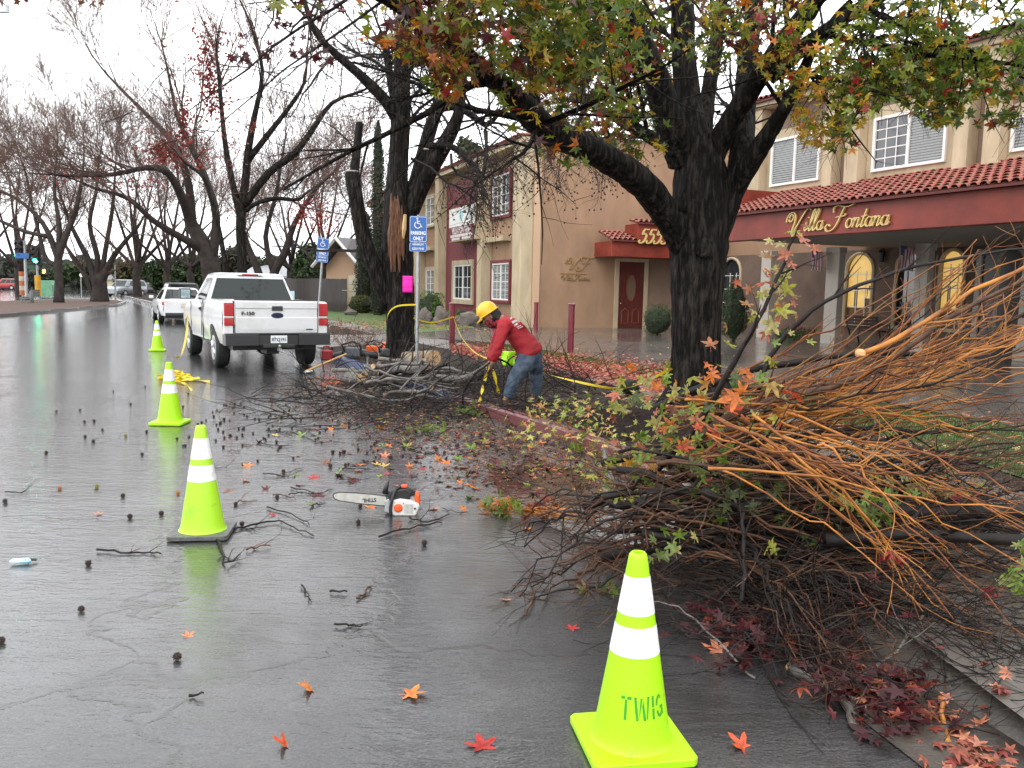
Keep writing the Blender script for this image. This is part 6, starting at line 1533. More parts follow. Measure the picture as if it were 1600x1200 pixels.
# ------------------------------------------------------------ cut brush, logs, leaves
M['st_orange'] = mat('orange_bark', (.50, .19, .028), .45, col2=(.17, .055, .014), vscale=9, spec=.35, coat=.2, coatr=.2, lo=.3, hi=.6)
M['st_brown'] = mat('brown_twig_bark', (.11, .048, .021), .55, col2=(.028, .014, .009), vscale=9, spec=.3, coat=.15, coatr=.22, lo=.3, hi=.6)
M['st_dark'] = mat('black_wet_bark', (.018, .013, .011), .6, col2=(.006, .0045, .004), vscale=8, spec=.25, coat=.12, coatr=.25, bump=.5, bscale=30, bdist=.01)
M['st_grey'] = mat('grey_branch_bark', (.17, .15, .13), .55, col2=(.05, .042, .036), vscale=10, coat=.35, coatr=.25, bump=.6, bscale=25, bdist=.015)
M['cut'] = mat('sawn_wood', (.62, .40, .20), .6, col2=(.42, .24, .11), vscale=18, coat=.3)
M['st_amber'] = mat('amber_bark', (.30, .14, .04), .5, col2=(.11, .05, .02), vscale=9, spec=.3, coat=.12, coatr=.2)
M['st_rust'] = mat('rust_bark', (.26, .085, .022), .5, col2=(.10, .035, .014), vscale=9, spec=.3, coat=.12, coatr=.2)
def ground_z(x, y):
    kx = float(np.interp(y, [p[1] for p in KERB], [p[0] for p in KERB])); return ZS if x > kx + .05 else 0.0
def clampg(p, r=.01):
    g = ground_z(p.x, p.y) + r
    if p.z < g: p = Vector((p.x, p.y, g))
    return p
def stem(mb, pts, r0, r1, wob=.02, sides=6, nsub=4, Ls=(.15, .5), sub_lv=1, k=4, knots=True):
    pts = [Vector(p) for p in pts]; n = len(pts); rr = [r0 + (r1 - r0) * i / (n - 1) for i in range(n)]
    pp, rr = catmull(pts, rr, k); pp = [clampg(p + rvec() * wob * (.3 if i in (0,) else 1), rr[i]) for i, p in enumerate(pp)]
    if knots: rr = [r * (1.12 if i % 3 == 0 else .97) for i, r in enumerate(rr)]
    mb.tube(pp, rr, sides); e = []
    for _ in range(nsub):
        p, r, d = at_path(pp, rr, random.uniform(.2, .98)); ax = d.cross(rvec()).normalized(); q = Matrix.Rotation(R(random.uniform(22, 55)), 3, ax) @ d
        L = random.uniform(*Ls); cp, cr_ = shoot(p, q, L, max(r * .6, .0022), 6, .16, up=.02); cp = [clampg(c, .004) for c in cp]; mb.tube(cp, cr_, 5, cap=False); e.append(cp[-1])
        if sub_lv and random.random() < .6:
            p2, r2, d2 = at_path(cp, cr_, random.uniform(.3, .8)); c2, k2 = shoot(p2, (d2 + rvec() * .7), L * .5, max(r2 * .6, .0018), 4, .18); mb.tube([clampg(c, .004) for c in c2], k2, 4, cap=False)
    for _ in range(len(pp) if nsub else 0):
        p, r, d = at_path(pp, rr, random.random()); q = (d + rvec() * .8).normalized(); mb.tube([p, p + q * U(.008, .02)], [max(r * .55, .0016), .0008], 4, cap=False)
    return pp, rr, e
U = random.uniform
random.seed(77); rng = np.random.default_rng(77)
def branch_obj(pl, d0, d1, m, label, group=None, **k):
    pts = [P(a, b, Y) for a, b, Y in pl]; Ym = sum(p[2] for p in pl) / len(pl); b = MB()
    pp, rr, e = stem(b, pts, d0 / 2 * Ym / FPX, d1 / 2 * Ym / FPX, **k)
    return tag(b.build('cut_branch', M[m], smooth=True), label, 'branch', group), pp
def fam(n, mk, m, label, group, d=(4, 7), d1=1.6, **k):
    for i in range(n):
        pl = mk(); D = U(*d); mm = random.choice(m) if isinstance(m, list) else m; py = pl[-1][1]; px = pl[-1][0]
        thick = 'stouter' if D > (d[0] + d[1]) / 2 else 'slim'
        if px > 1000: tip = 'tip high against the porch' if py < 480 else 'tip before the wet drive court' if py < 620 else 'tip over the lawn' if py < 760 else 'tip over the sidewalk' if py < 930 else 'tip down by the kerb'
        else: tip = 'tip near the puddle' if py < 800 else 'tip on the bare asphalt'
        lb = (thick + ' ' + label.replace('thin ', '') + ', ' + tip).split(); branch_obj(pl, D, d1, mm, ' '.join(lb) if len(lb) <= 16 else label + '', group, **k)
# upper fan: orange shoots rising to the right
def mA():
    x0, y0 = U(1040, 1260), U(600, 720); x1, y1 = U(1480, 1800), U(340, 690); Y0_, Y1_ = U(4.7, 5.6), U(4.1, 5.9)
    if y1 < 470 and x1 > 1700: y1 += 60
    f = U(.42, .6); return [(x0, y0, Y0_), (x0 + (x1 - x0) * .3, y0 + (y1 - y0) * .22 + U(-12, 12), (Y0_ * 2 + Y1_) / 3), (x0 + (x1 - x0) * .65, y0 + (y1 - y0) * .58 + U(-12, 12), (Y0_ + 2 * Y1_) / 3), (x1, y1, Y1_)]
fam(48, mA, ['st_orange', 'st_amber', 'st_orange', 'st_rust'], 'thin orange shoot in the upper fan', 'orange shoots in the upper fan of the brush pile', d=(2.2, 6.0), wob=.026, nsub=5, Ls=(.12, .45))
fam(12, mA, ['st_dark', 'st_brown'], 'thin dark shoot in the upper fan', 'dark shoots in the upper fan of the brush pile', d=(2.5, 8), wob=.03, nsub=6, Ls=(.15, .5))
def mB():
    x0, y0 = U(1080, 1290), U(640, 740); x1, y1 = U(1380, 1720), U(790, 1100); Y0_ = U(4.0, 4.7); Y1_ = max(Y0_ - U(.1, .7), 3.4)
    return [(x0, y0, Y0_), (x0 + (x1 - x0) * .33, y0 + (y1 - y0) * .22 + U(-10, 10), Y0_ - .1), (x0 + (x1 - x0) * .68, y0 + (y1 - y0) * .6 + U(-15, 10), (Y0_ + Y1_) / 2), (x1, y1, Y1_)]
fam(24, mB, ['st_orange', 'st_orange', 'st_rust'], 'orange shoot drooping over the pile front', 'orange shoots drooping over the front of the brush pile', d=(3, 6), wob=.022, nsub=5, Ls=(.1, .4))
def mC():
    x0, y0 = U(930, 1180), U(690, 860); x1, y1 = U(1480, 1760), U(640, 960); Y0_, Y1_ = U(4.4, 5.6), U(4.2, 5.6)
    return [(x0, y0, Y0_), (x0 + (x1 - x0) * .35, y0 + (y1 - y0) * .4 + U(-28, 22), (Y0_ * 2 + Y1_) / 3), (x0 + (x1 - x0) * .7, y0 + (y1 - y0) * .7 + U(-25, 25), (Y0_ + 2 * Y1_) / 3), (x1, y1, Y1_)]
fam(42, mC, 'st_dark', 'black branch lying level in the brush pile', 'black branches through the middle of the brush pile', d=(5, 15), d1=2.5, wob=.03, nsub=6, Ls=(.15, .6))
fam(34, mC, 'st_brown', 'brown twiggy branch lying level in the pile', 'brown branches through the middle of the brush pile', d=(4, 8), wob=.03, nsub=7, Ls=(.15, .5))
def mD():
    x0, y0 = U(980, 1180), U(720, 900); a = U(0, 1); x1, y1 = U(790, 990), U(690, 950); Y0_ = U(4.3, 5.2); g = G(x1, y1, .06); Y1_ = min(g.y, 6.6)
    return [(x0, y0, Y0_), (x0 + (x1 - x0) * .4, y0 + (y1 - y0) * .35 + U(-35, 20), (Y0_ * 2 + Y1_) / 3), (x0 + (x1 - x0) * .75, y0 + (y1 - y0) * .75 + U(-20, 12), (Y0_ + 2 * Y1_) / 3), (x1, y1, Y1_)]
fam(20, mD, 'st_brown', 'thin brown branch reaching left from the pile', 'brown branches reaching left from the brush pile', d=(3, 7), wob=.035, nsub=6, Ls=(.12, .5))
fam(12, mD, 'st_dark', 'thin black branch reaching left from the pile', 'black branches reaching left from the brush pile', d=(4, 10), d1=2, wob=.035, nsub=6, Ls=(.12, .5))
def mE():
    x0, y0 = U(1020, 1260), U(840, 930); x1, y1 = U(1200, 1700), U(930, 1110); Y0_ = U(4.2, 4.8); g = G(x1, y1, .12); Y1_ = min(max(g.y, 3.2), 4.6)
    return [(x0, y0, Y0_), (x0 + (x1 - x0) * .35, y0 + (y1 - y0) * .2 + U(-20, 20), (Y0_ * 2 + Y1_) / 3), (x0 + (x1 - x0) * .7, y0 + (y1 - y0) * .6 + U(-20, 15), (Y0_ + 2 * Y1_) / 3), (x1, y1, Y1_)]
fam(50, mE, 'st_dark', 'thin dark branch at the pile foot', 'dark branches at the foot of the brush pile', d=(3, 8), wob=.03, nsub=6, Ls=(.15, .5))
fam(20, mE, 'st_brown', 'thin brown branch at the pile foot', 'brown branches at the foot of the brush pile', d=(3, 6), wob=.03, nsub=6, Ls=(.15, .5))
# one-off branches that stand out
one = [
 ([(1085, 690, 5.0), (1160, 640, 5), (1340, 590, 4.9), (1480, 500, 4.8), (1640, 420, 4.7)], 15, 5, 'st_brown', 'thickest light brown branch rising to the upper right of the brush pile'),
 ([(1345, 552, 4.5), (1420, 520, 4.5), (1520, 455, 4.5), (1640, 400, 4.5)], 9, 5, 'st_orange', 'stout orange brown branch with a sawn knob at its left end'),
 ([(1020, 640, 5.6), (1150, 585, 5.6), (1330, 552, 5.6), (1480, 545, 5.6), (1700, 440, 5.6)], 13, 5, 'st_dark', 'long black branch crossing the drive court view behind the orange shoots'),
 ([(1180, 620, 5.5), (1215, 540, 5.5), (1290, 470, 5.4), (1400, 425, 5.4), (1540, 395, 5.4), (1660, 385, 5.4)], 9, 3, 'st_dark', 'arching black branch in front of the lit arched windows'),
 ([(915, 790, 5.4), (985, 762, 5.2), (1045, 715, 5.0), (1105, 640, 4.9), (1160, 545, 4.8), (1205, 460, 4.8), (1240, 372, 4.8)], 17, 3.5, 'st_dark', 'dark leafy shoot standing highest at the left of the brush pile'),
 ([(1330, 792, 4.6), (1480, 800, 4.6), (1700, 802, 4.6)], 26, 22, 'st_dark', 'thick black limb half buried at the right of the brush pile'),
 ([(1290, 845, 4.3), (1440, 835, 4.3), (1700, 850, 4.2)], 22, 16, 'st_dark', 'second thick black limb just under the buried one'),
 ([(940, 870, 4.9), (1080, 852, 4.8), (1250, 838, 4.7), (1420, 870, 4.6)], 20, 8, 'st_dark', 'heavy black limb at the centre bottom of the brush pile'),
 ([(945, 700, 5.9), (955, 745, 5.6), (1000, 780, 5.3), (1100, 800, 5.1)], 9, 6, 'st_grey', 'short upright grey branch with a pale sawn tip, left side of the pile'),
 ([(1236, 1042, 3.45), (1290, 1090, 3.32), (1308, 1110, 3.28), (1318, 1180, 3.15), (1330, 1260, 3.0)], 17, 13, 'st_grey', 'grey forked branch with an orange sawn end, nearest the bottom edge'),
 ([(1308, 1110, 3.28), (1330, 1070, 3.35), (1400, 1020, 3.5), (1440, 960, 3.7)], 9, 4, 'st_grey', 'grey side arm of the nearest forked branch reaching right'),
 ([(1475, 1250, 2.9), (1478, 1150, 3.0), (1470, 1090, 3.1)], 10, 7, 'st_orange', 'reddish upright stub at the bottom edge among the maroon leaves'),
 ([(1180, 1075, 3.4), (1120, 1000, 3.6), (1060, 950, 3.8), (1020, 938, 3.95)], 4, 2, 'st_grey', 'thin grey wand bowing over the asphalt right of the nearest cone'),
 ([(1050, 960, 3.9), (1080, 995, 3.75), (1160, 1000, 3.65), (1290, 1030, 3.5)], 5, 4, 'st_dark', 'thin black wand from the nearest cone to the kerb'),
 ([(1160, 940, 4.0), (1163, 880, 4.1), (1160, 800, 4.2)], 9, 6, 'st_dark', 'upright black stick standing in the front of the brush pile'),
]
for pl, a, c, m, lab in one:
    o, pp = branch_obj(pl, a, c, m, lab, wob=.008, nsub=(0 if 'stub' in lab or 'wand' in lab else 5), Ls=(.12, .4), sides=9)
def cutcap(p, d, r, m='cut', parent=None, nm='sawn_face'):
    b = MB(); q = d.normalized(); b.tube([p - q * .004, p + q * .004], r, 14); o = b.build(nm, M[m], parent); return o
for (px, py, Y, dx, dz, r, own) in ((1344, 552, 4.5, -1, -.2, .028, 'sawn_knob'), (1236, 1042, 3.45, -.8, .5, .022, 'sawn_tip'), (945, 699, 5.9, 0, 1, .022, 'sawn_tip')):
    p = P(px, py, Y); b = MB(); b.ball(tuple(p), r * 1.05, 10, 8, (1, 1, .8), .2); o = b.build(own, mat('fresh_cut', (.60, .33, .14), .55))
    for q in bpy.data.objects:
        if q.name.startswith('cut_branch') and q.get('label', '') in ('stout orange brown branch with a sawn knob at its left end', 'grey forked branch with an orange sawn end, nearest the bottom edge', 'short upright grey branch with a pale sawn tip, left side of the pile'):
            if {'1344': 'stout', '1236': 'grey forked', '945': 'short upright'}[str(px)] in q['label']: o.parent = q
# fine twigs nobody could count
b = MB()
for _ in range(1150):
    t = U(0, 1); px = U(900, 1640); py = np.interp(px, [860, 1000, 1200, 1640], [820, 760, 740, 700]) + random.gauss(60, 75)
    Y = U(4.2, 5.5) - max(0, (py - 850)) * .004
    p = clampg(P(px, py, Y), .01); d = Vector((U(-1, 1), U(-.6, .6), U(-.35, .45))); cp, cr_ = shoot(p, d, U(.12, .42), U(.0015, .0035), 5, .2); b.tube([clampg(c, .004) for c in cp], cr_, 3, cap=False)
tag(b.build('brush_tangle', M['st_brown']), 'tangle of fine twigs filling the brush pile', None, None, 'stuff')
b = MB()
for _ in range(700):
    px = U(980, 1640); py = np.interp(px, [980, 1200, 1640], [880, 930, 1010]) + random.gauss(0, 55); g = G(px, py, .12); Y = min(g.y, 4.6)
    p = clampg(P(px, py, Y), .02); d = Vector((U(-1, 1), U(-.8, .8), U(-.15, .25))); cp, cr_ = shoot(p, d, U(.15, .5), U(.0015, .0035), 5, .18); b.tube([clampg(c, .004) for c in cp], cr_, 3, cap=False)
tag(b.build('brush_tangle', M['st_dark']), 'tangle of dark twigs at the foot of the brush pile', None, None, 'stuff')
# leaves held by the cut boughs: each visible large star leaf
def star_at(spots, name, parent, Y=None, up=.5, curl=.55, face=True):
    pos = []; sz = []; cols = []; 
    for (px, py, s_, c, Y_) in spots: pos.append(tuple(P(px, py, Y_))); sz.append(s_ * Y_ / FPX / 2 * 1.25); cols.append(np.array(c) * U(.85, 1.15))
    n = len(pos); nr = np.tile([0, -.75, .45], (n, 1)) + rng.normal(size=(n, 3)) * .55
    return leaves(name, pos, sz, np.array(cols), M['leaf'], parent, STARHI, rots(n, nr), curl=curl)
PK = (.62, .20, .12); YG = (.42, .45, .07); PYG = (.55, .52, .20); OR = (.70, .20, .03); RO = (.68, .10, .03); LG = (.22, .36, .05)
sp_ = [(1252, 372, 34, PK, 4.78), (1240, 360, 28, YG, 4.82), (1262, 352, 22, (.35, .15, .08), 4.8), (1230, 398, 28, PK, 4.76), (1220, 380, 22, PYG, 4.8), (1272, 388, 20, PK, 4.8), (1235, 412, 22, PK, 4.78), (1203, 375, 18, PYG, 4.8),
       (1196, 440, 40, PK, 4.7), (1205, 430, 26, OR, 4.74), (1222, 428, 22, LG, 4.8), (1228, 452, 30, YG, 4.75), (1214, 470, 28, PYG, 4.76), (1222, 488, 34, YG, 4.72), (1206, 505, 38, PYG, 4.7), (1196, 520, 26, PK, 4.74), (1170, 450, 22, (.45, .18, .08), 4.8), (1166, 475, 24, (.55, .28, .10), 4.8), (1178, 486, 26, PYG, 4.8), (1188, 462, 24, YG, 4.8), (1210, 535, 18, LG, 4.7), (1150, 440, 20, PK, 4.8), (1193, 400, 20, (.3, .2, .1), 4.8),
       (1110, 538, 28, (.55, .22, .10), 4.7), (1136, 536, 30, YG, 4.68), (1150, 620, 46, OR, 4.5), (1140, 640, 34, RO, 4.52), (1160, 610, 26, OR, 4.55), (1238, 612, 32, (.60, .08, .03), 4.6), (1246, 622, 20, RO, 4.6), (1205, 600, 34, (.50, .35, .08), 4.6), (1188, 588, 26, LG, 4.6), (1165, 580, 30, OR, 4.65), (1080, 590, 28, YG, 4.8), (1104, 600, 26, (.60, .30, .05), 4.8), (1112, 585, 26, OR, 4.75), (1072, 610, 26, PYG, 4.85), (1052, 620, 24, YG, 4.9), (1035, 635, 28, LG, 4.95),
       (1060, 655, 30, YG, 4.9), (1085, 640, 28, YG, 4.8), (1095, 622, 24, OR, 4.8), (1220, 640, 28, (.50, .24, .06), 4.6), (1212, 655, 24, YG, 4.6), (1180, 650, 24, PYG, 4.6), (1020, 660, 26, YG, 5.0), (1008, 690, 26, LG, 5.0), (990, 705, 24, YG, 5.1), (970, 715, 26, YG, 5.3), (950, 735, 26, LG, 5.3), (1075, 690, 30, (.62, .34, .04), 4.8), (1068, 700, 24, OR, 4.8), (1045, 698, 26, YG, 4.9), (1063, 705, 22, YG, 4.9), (1090, 660, 26, (.6, .25, .08), 4.75)]
for _ in range(120):
    px, py = random.gauss(1085, 55), random.gauss(650, 45)
    if py < 560: continue
    sp_.append((px, py, U(16, 28), random.choice([YG, LG, LG, PYG, OR, PK, (.3, .34, .06), (.10, .16, .03), (.25, .08, .04)]), U(4.8, 5.3)))
for _ in range(40): sp_.append((random.gauss(1215, 22), random.gauss(480, 60), U(12, 22), random.choice([PYG, YG, PK, (.45, .25, .1)]), U(4.78, 4.95)))
bo = [q for q in bpy.data.objects if q.get('label', '').startswith('dark leafy shoot')][0]
star_at(sp_, 'leaves', bo)
lo_ = []
for (cx, cy, sx, sy, n, cols, Y_) in ((1000, 745, 30, 30, 30, [LG, YG, (.6, .3, .05)], 5.0), (1110, 720, 40, 30, 30, [LG, (.12, .18, .03), RO], 4.7), (1370, 795, 30, 18, 26, [LG, (.14, .22, .04)], 4.25), (1340, 780, 20, 10, 8, [LG, YG], 4.3), (1590, 905, 18, 22, 16, [(.30, .36, .10), LG], 4.0), (1062, 848, 14, 8, 5, [LG, PYG], 4.1), (1040, 860, 14, 10, 5, [(.2, .26, .08)], 4.15), (1230, 800, 60, 40, 26, [(.08, .12, .02), (.14, .2, .03)], 4.6), (1440, 760, 60, 14, 22, [LG, YG, PYG], 4.7), (1150, 770, 40, 20, 20, [(.1, .14, .03), (.07, .1, .02)], 4.6), (1210, 856, 10, 6, 3, [YG], 4.1), (1400, 870, 12, 6, 3, [(.5, .03, .05)], 4.0), (1540, 925, 12, 6, 3, [(.5, .03, .05)], 4.0), (1510, 780, 10, 4, 2, [(.6, .1, .15)], 4.6)):
    for _ in range(n): lo_.append((random.gauss(cx, sx), random.gauss(cy, sy), U(18, 30), random.choice(cols), Y_ + U(-.15, .15)))
star_at(lo_, 'leaves', [q for q in bpy.data.objects if q.get('label', '').startswith('heavy black limb')][0])

# ---- litter of leaves lying down
def litter(name, region, n, size, cols, wts, label, zoff=.006, tmpl=STAR, lift=.02, flat=.22, curl=.5, m='leafdry', dens=None):
    """region(): random (x, y) on the ground"""
    pos = []
    while len(pos) < n:
        x, y = region(); pos.append((x, y, ground_z(x, y) + zoff + abs(random.gauss(0, lift))))
    o = leaves(name, pos, rng.uniform(size[0], size[1], n), palette(n, cols, wts), M[m], None, tmpl, rots(n, flat=flat), curl=curl); return tag(o, label, None, None, 'stuff')
def pxreg(pts, sx, sy, z=ZS):
    def f():
        (a, b_) = random.choice(pts); g = G(random.gauss(a, sx), random.gauss(b_, sy), z); return g.x, g.y
    return f
def strip(a, b_, w0, w1, z=ZS):
    def f():
        t = U(0, 1); px = a[0] + (b_[0] - a[0]) * t; py = a[1] + (b_[1] - a[1]) * t + random.gauss(0, w0 + (w1 - w0) * t); g = G(px, py, z); return g.x, g.y
    return f
litter('leaf_litter', strip((705, 545), (1060, 598), 4, 12), 5600, (.04, .065), [(.55, .07, .05), (.62, .16, .09), (.62, .30, .17), (.34, .03, .04), (.55, .34, .08)], [.38, .28, .14, .13, .07], 'drift of fallen red and salmon leaves along the grass strip', lift=.03, zoff=.02)
litter('leaf_litter', pxreg([(x, 600 + (x - 560) * .30) for x in range(560, 1010, 12)], 25, 22, .1), 1400, (.03, .05), [MAR, BRN, (.30, .12, .06), YGREEN, (.50, .22, .05), (.35, .04, .03)], [.30, .26, .16, .12, .08, .08], 'fallen leaves strewn over the bark soil and gutter')
litter('leaf_litter', pxreg([(470, 620), (520, 610), (560, 630), (600, 650), (660, 665), (500, 640), (700, 690), (640, 690), (760, 700), (800, 720), (850, 730), (740, 740)], 45, 16, .0), 1900, (.02, .045), [MAR, BRN, (.22, .10, .06), (.10, .07, .04), (.45, .20, .05), YGREEN], [.34, .26, .2, .1, .05, .05], 'wet brown leaves and bark crumbs on the road beside the kerb', lift=.008)
litter('leaf_litter', pxreg([(985, 640), (880, 650), (930, 665), (860, 640), (1010, 630), (950, 690), (830, 655), (920, 640)], 28, 12, .2), 420, (.04, .065), [(.55, .48, .14), (.42, .45, .12), (.60, .32, .12), LG], [.4, .25, .15, .2], 'yellow green leaves lying over the dark soil mound', lift=.10, zoff=.02, flat=.5)
litter('leaf_litter', pxreg([(1230, 980), (1180, 960), (1290, 1000), (1330, 1040), (1390, 1090), (1160, 985), (1250, 940), (1340, 960), (1120, 945), (1410, 1060)], 32, 20, .1), 460, (.035, .062), [(.05, .008, .012), (.08, .012, .018), (.13, .02, .02), (.26, .06, .03)], [.45, .3, .15, .1], 'wet maroon leaves matted in the gutter under the brush pile', lift=.05, flat=.5)
litter('leaf_litter', pxreg([(x, 680 + (x % 7) * 4) for x in range(1280, 1640, 10)], 20, 22, ZS), 320, (.04, .06), [(.62, .30, .16), (.55, .45, .18), (.50, .10, .08), (.40, .22, .12)], [.3, .3, .2, .2], 'pale fallen leaves on the lawn and sidewalk at right', zoff=.03)
litter('leaf_litter', pxreg([(x, y) for x in range(880, 1600, 40) for y in (540, 560, 585, 620)], 25, 8, ZS), 220, (.04, .06), [(.60, .22, .12), (.50, .10, .06), (.55, .42, .2)], [.4, .3, .3], 'odd leaves scattered on the wet drive court')
litter('leaf_litter', pxreg([(550, 505), (520, 512), (580, 510), (700, 510), (730, 514), (600, 500), (660, 512)], 20, 3, ZS), 420, (.06, .09), [(.50, .22, .12), (.45, .28, .12), (.55, .12, .08)], [.4, .4, .2], 'fallen leaves on the far lawn edge', zoff=.02)
litter('leaf_litter', pxreg([(530, 598), (545, 593), (515, 600)], 10, 4, 0), 220, (.03, .05), [(.60, .10, .04), (.50, .16, .06)], [.6, .4], 'patch of orange red leaves in the gutter by the blue kerb', lift=.02)
litter('leaf_litter', pxreg([(1350, 1010), (1380, 1040), (1480, 1060), (1540, 1090), (1450, 1075), (1500, 1110), (1560, 1150), (1400, 1045), (1590, 1180), (1540, 1130)], 26, 14, .14), 260, (.03, .05), [(.35, .10, .06), (.25, .05, .04), (.5, .2, .12)], [.4, .3, .3], 'brown leaf scraps along the near kerb joint')
# bark and wood crumbs on the soil strip
litter('bark_mulch', pxreg([(x, 566 + (x - 560) * .22) for x in range(560, 1000, 10)], 24, 20, ZS), 5200, (.018, .04), [(.10, .055, .035), (.05, .03, .022), (.18, .11, .07), (.025, .018, .015)], [.3, .35, .1, .25], 'dark bark mulch crumbs over the planting strip', tmpl=OVAL, lift=.006, flat=.35)
# soil mound
b = MB(); c = G(965, 668, ZS); n = 28; vs = [];
for i in range(n + 1):
    for j in range(n + 1):
        u, v = i / n * 2 - 1, j / n * 2 - 1; r = min(1, math.hypot(u, v)); h = .20 * (1 - r * r) ** 1.2 * (1 + .5 * mnoise.noise(Vector((u * 3, v * 3, 1)))) + .03 * mnoise.noise(Vector((u * 9, v * 9, 2))) * (1 - r)
        vs.append((c.x + .35 + u * .85 - v * .30, c.y + v * 1.15, ZS - .02 + max(h, -.004)))
b.add(vs, [(i * (n + 1) + j, (i + 1) * (n + 1) + j, (i + 1) * (n + 1) + j + 1, i * (n + 1) + j + 1) for i in range(n) for j in range(n)]); tag(b.build('soil_mound', mat('dark_mulch', (.028, .017, .012), .85, spec=.15, col2=(.008, .005, .004), vscale=22, bump=1, bscale=45, bdist=.04), smooth=True), kind='structure')
# grass blades on the lawns
def blades(name, poly_fn, n, label):
    V = np.array([(-.004, 0, 0), (.004, 0, 0), (.002, .012, .035), (-.001, .022, .055)]); F = np.array([(0, 1, 2), (0, 2, 3)]); pos = []
    for _ in range(n): x, y = poly_fn(); pos.append((x, y, ZS + .01))
    a = rng.uniform(0, 6.283, n); Rm = np.zeros((n, 3, 3)); Rm[:, 0, 0] = np.cos(a); Rm[:, 0, 1] = -np.sin(a); Rm[:, 1, 0] = np.sin(a); Rm[:, 1, 1] = np.cos(a); Rm[:, 2, 2] = 1
    o = leaves(name, pos, rng.uniform(.7, 1.4, n), palette(n, [(.08, .17, .02), (.12, .22, .03), (.05, .11, .015)], [.4, .3, .3]), M['foliage'], None, (V, F), Rm); tag(o, label, None, None, 'stuff')
def in_lawn():
    t = U(0, 1); k = 8; outer = lawnA[1:9]; inner = lawnA[9:][::-1] + []
    i = min(int(t * 7), 6); f = t * 7 - i; o_ = Vector(outer[i]).lerp(Vector(outer[i + 1]), f)
    inn = [lawnA[0]] + lawnA[9:][::-1]; m = len(inn) - 1; ii = min(int(t * m), m - 1); ff = t * m - ii; q = Vector(inn[ii]).lerp(Vector(inn[ii + 1]), ff); r = o_.lerp(q, U(0, 1)); return r.x, r.y
blades('grass_blades', in_lawn, 30000, 'short green grass blades on the near lawn strip')
def in_far():
    g = G(U(505, 780), random.gauss(503, 6), ZS); return g.x, g.y

# ---- single leaves on the road
LV = {}
def leaf_mesh(key, col, seed, size=.075):
    global rng; rng = np.random.default_rng(seed)
    o = leaves('fallen_leaf', [(0, 0, 0)], [size], np.array([col]), M['leafdry'], None, STARHI, np.eye(3)[None], curl=.0)
    me = o.data; r_ = random.Random(seed)
    a, c = r_.uniform(.5, 1.6), r_.uniform(-1, 1)
    for v in me.vertices:
        x, y = v.co.x / size, v.co.y / size; v.co.z = size * (.10 + .22 * abs(x * a) ** 1.5 + .18 * (y * c) ** 2 + .10 * math.sin(x * 4 + c) * y)
    zm_ = min(v.co.z for v in me.vertices)
    for v in me.vertices: v.co.z -= zm_
    me.update(); LV[key] = me; return o
def put_leaf(key, px, py, label, rz=None, sc=1.0, tilt=0, grp=None, first=[None]):
    if key not in LV: raise KeyError(key)
    o = bpy.data.objects.new('fallen_leaf', LV[key]); COL.objects.link(o); g = G(px, py, 0); z = ground_z(g.x, g.y)
    if z: g = G(px, py, z + .005)
    o.location = (g.x, g.y, z + .003); o.rotation_euler = (R(tilt), 0, U(0, 6.28) if rz is None else rz); o.scale = (sc,) * 3; return tag(o, label, 'leaf', grp)
for k, (key, col) in enumerate((('orange', (.70, .22, .04)), ('redor', (.62, .10, .03)), ('red', (.42, .035, .03)), ('maroon', (.12, .015, .02)), ('yellow', (.66, .50, .08)), ('green', (.20, .32, .05)), ('salmon', (.65, .25, .14)), ('brown', (.25, .11, .05)))):
    bpy.data.objects.remove(leaf_mesh(key, col, 100 + k))
for key, px, py, lab, sc, tl in (('orange', 641, 1086, 'flat orange star leaf near the bottom centre of the road', 1.0, 8), ('orange', 484, 1078, 'curled orange leaf with stem, left of the flat one', .8, 35), ('redor', 445, 1165, 'folded red orange leaf close to the bottom left of the road', .75, 40), ('red', 754, 1168, 'wine red star leaf at the bottom edge', 1.0, 6), ('redor', 1160, 1168, 'folded rusty leaf right of the nearest cone base', .9, 30), ('salmon', 294, 995, 'tiny pale orange leaf on the bare wet road at left', .5, 20),
    ('red', 893, 983, 'small crimson leaf left of the nearest cone tip', .6, 10), ('yellow', 601, 729, 'yellow leaf behind the chainsaw', .9, 8), ('yellow', 430, 681, 'lone yellow leaf beside the third cone', .7, 5), ('green', 470, 682, 'green leaf sprig with upturned lobes near the yellow leaf', 1.3, 30), ('red', 497, 672, 'small red leaf beside the green sprig', .7, 25), ('green', 490, 680, 'second green leaf lying right of the green sprig', .9, 10), ('red', 490, 748, 'pair of red leaves lying left of the chainsaw bar', 1.0, 15), ('maroon', 404, 692, 'maroon leaf standing on edge behind the second cone', .8, 50), ('orange', 640, 698, 'bright orange leaf standing among the litter', 1.1, 45), ('green', 530, 740, 'pale green withered leaf above the chainsaw bar', 1.0, 30), ('orange', 686, 720, 'orange leaf standing on edge right of the yellow leaf', 1.0, 50), ('green', 738, 703, 'green leaf clump on the road before the red kerb', 1.5, 30), ('salmon', 818, 800, 'small orange scrap of leaf behind the left twigs', .6, 10), ('salmon', 790, 938, 'faint tan leaf scrap left of the nearest cone', .5, 5), ('orange', 822, 828, 'small orange leaf at the left foot of the brush pile', .8, 10), ('salmon', 1490, 1140, 'pink leaf lying at the near kerb', .8, 10), ('salmon', 1120, 1018, 'tan leaf with pointed lobes at the gutter edge', 1.1, 20), ('salmon', 156, 804, 'pinkish scrap of leaf on the left lane', .6, 5), ('red', 428, 806, 'small pink red leaf beside the second cone', .6, 20)):
    put_leaf(key, px, py, lab, sc=sc, tilt=tl)
random.seed(15)
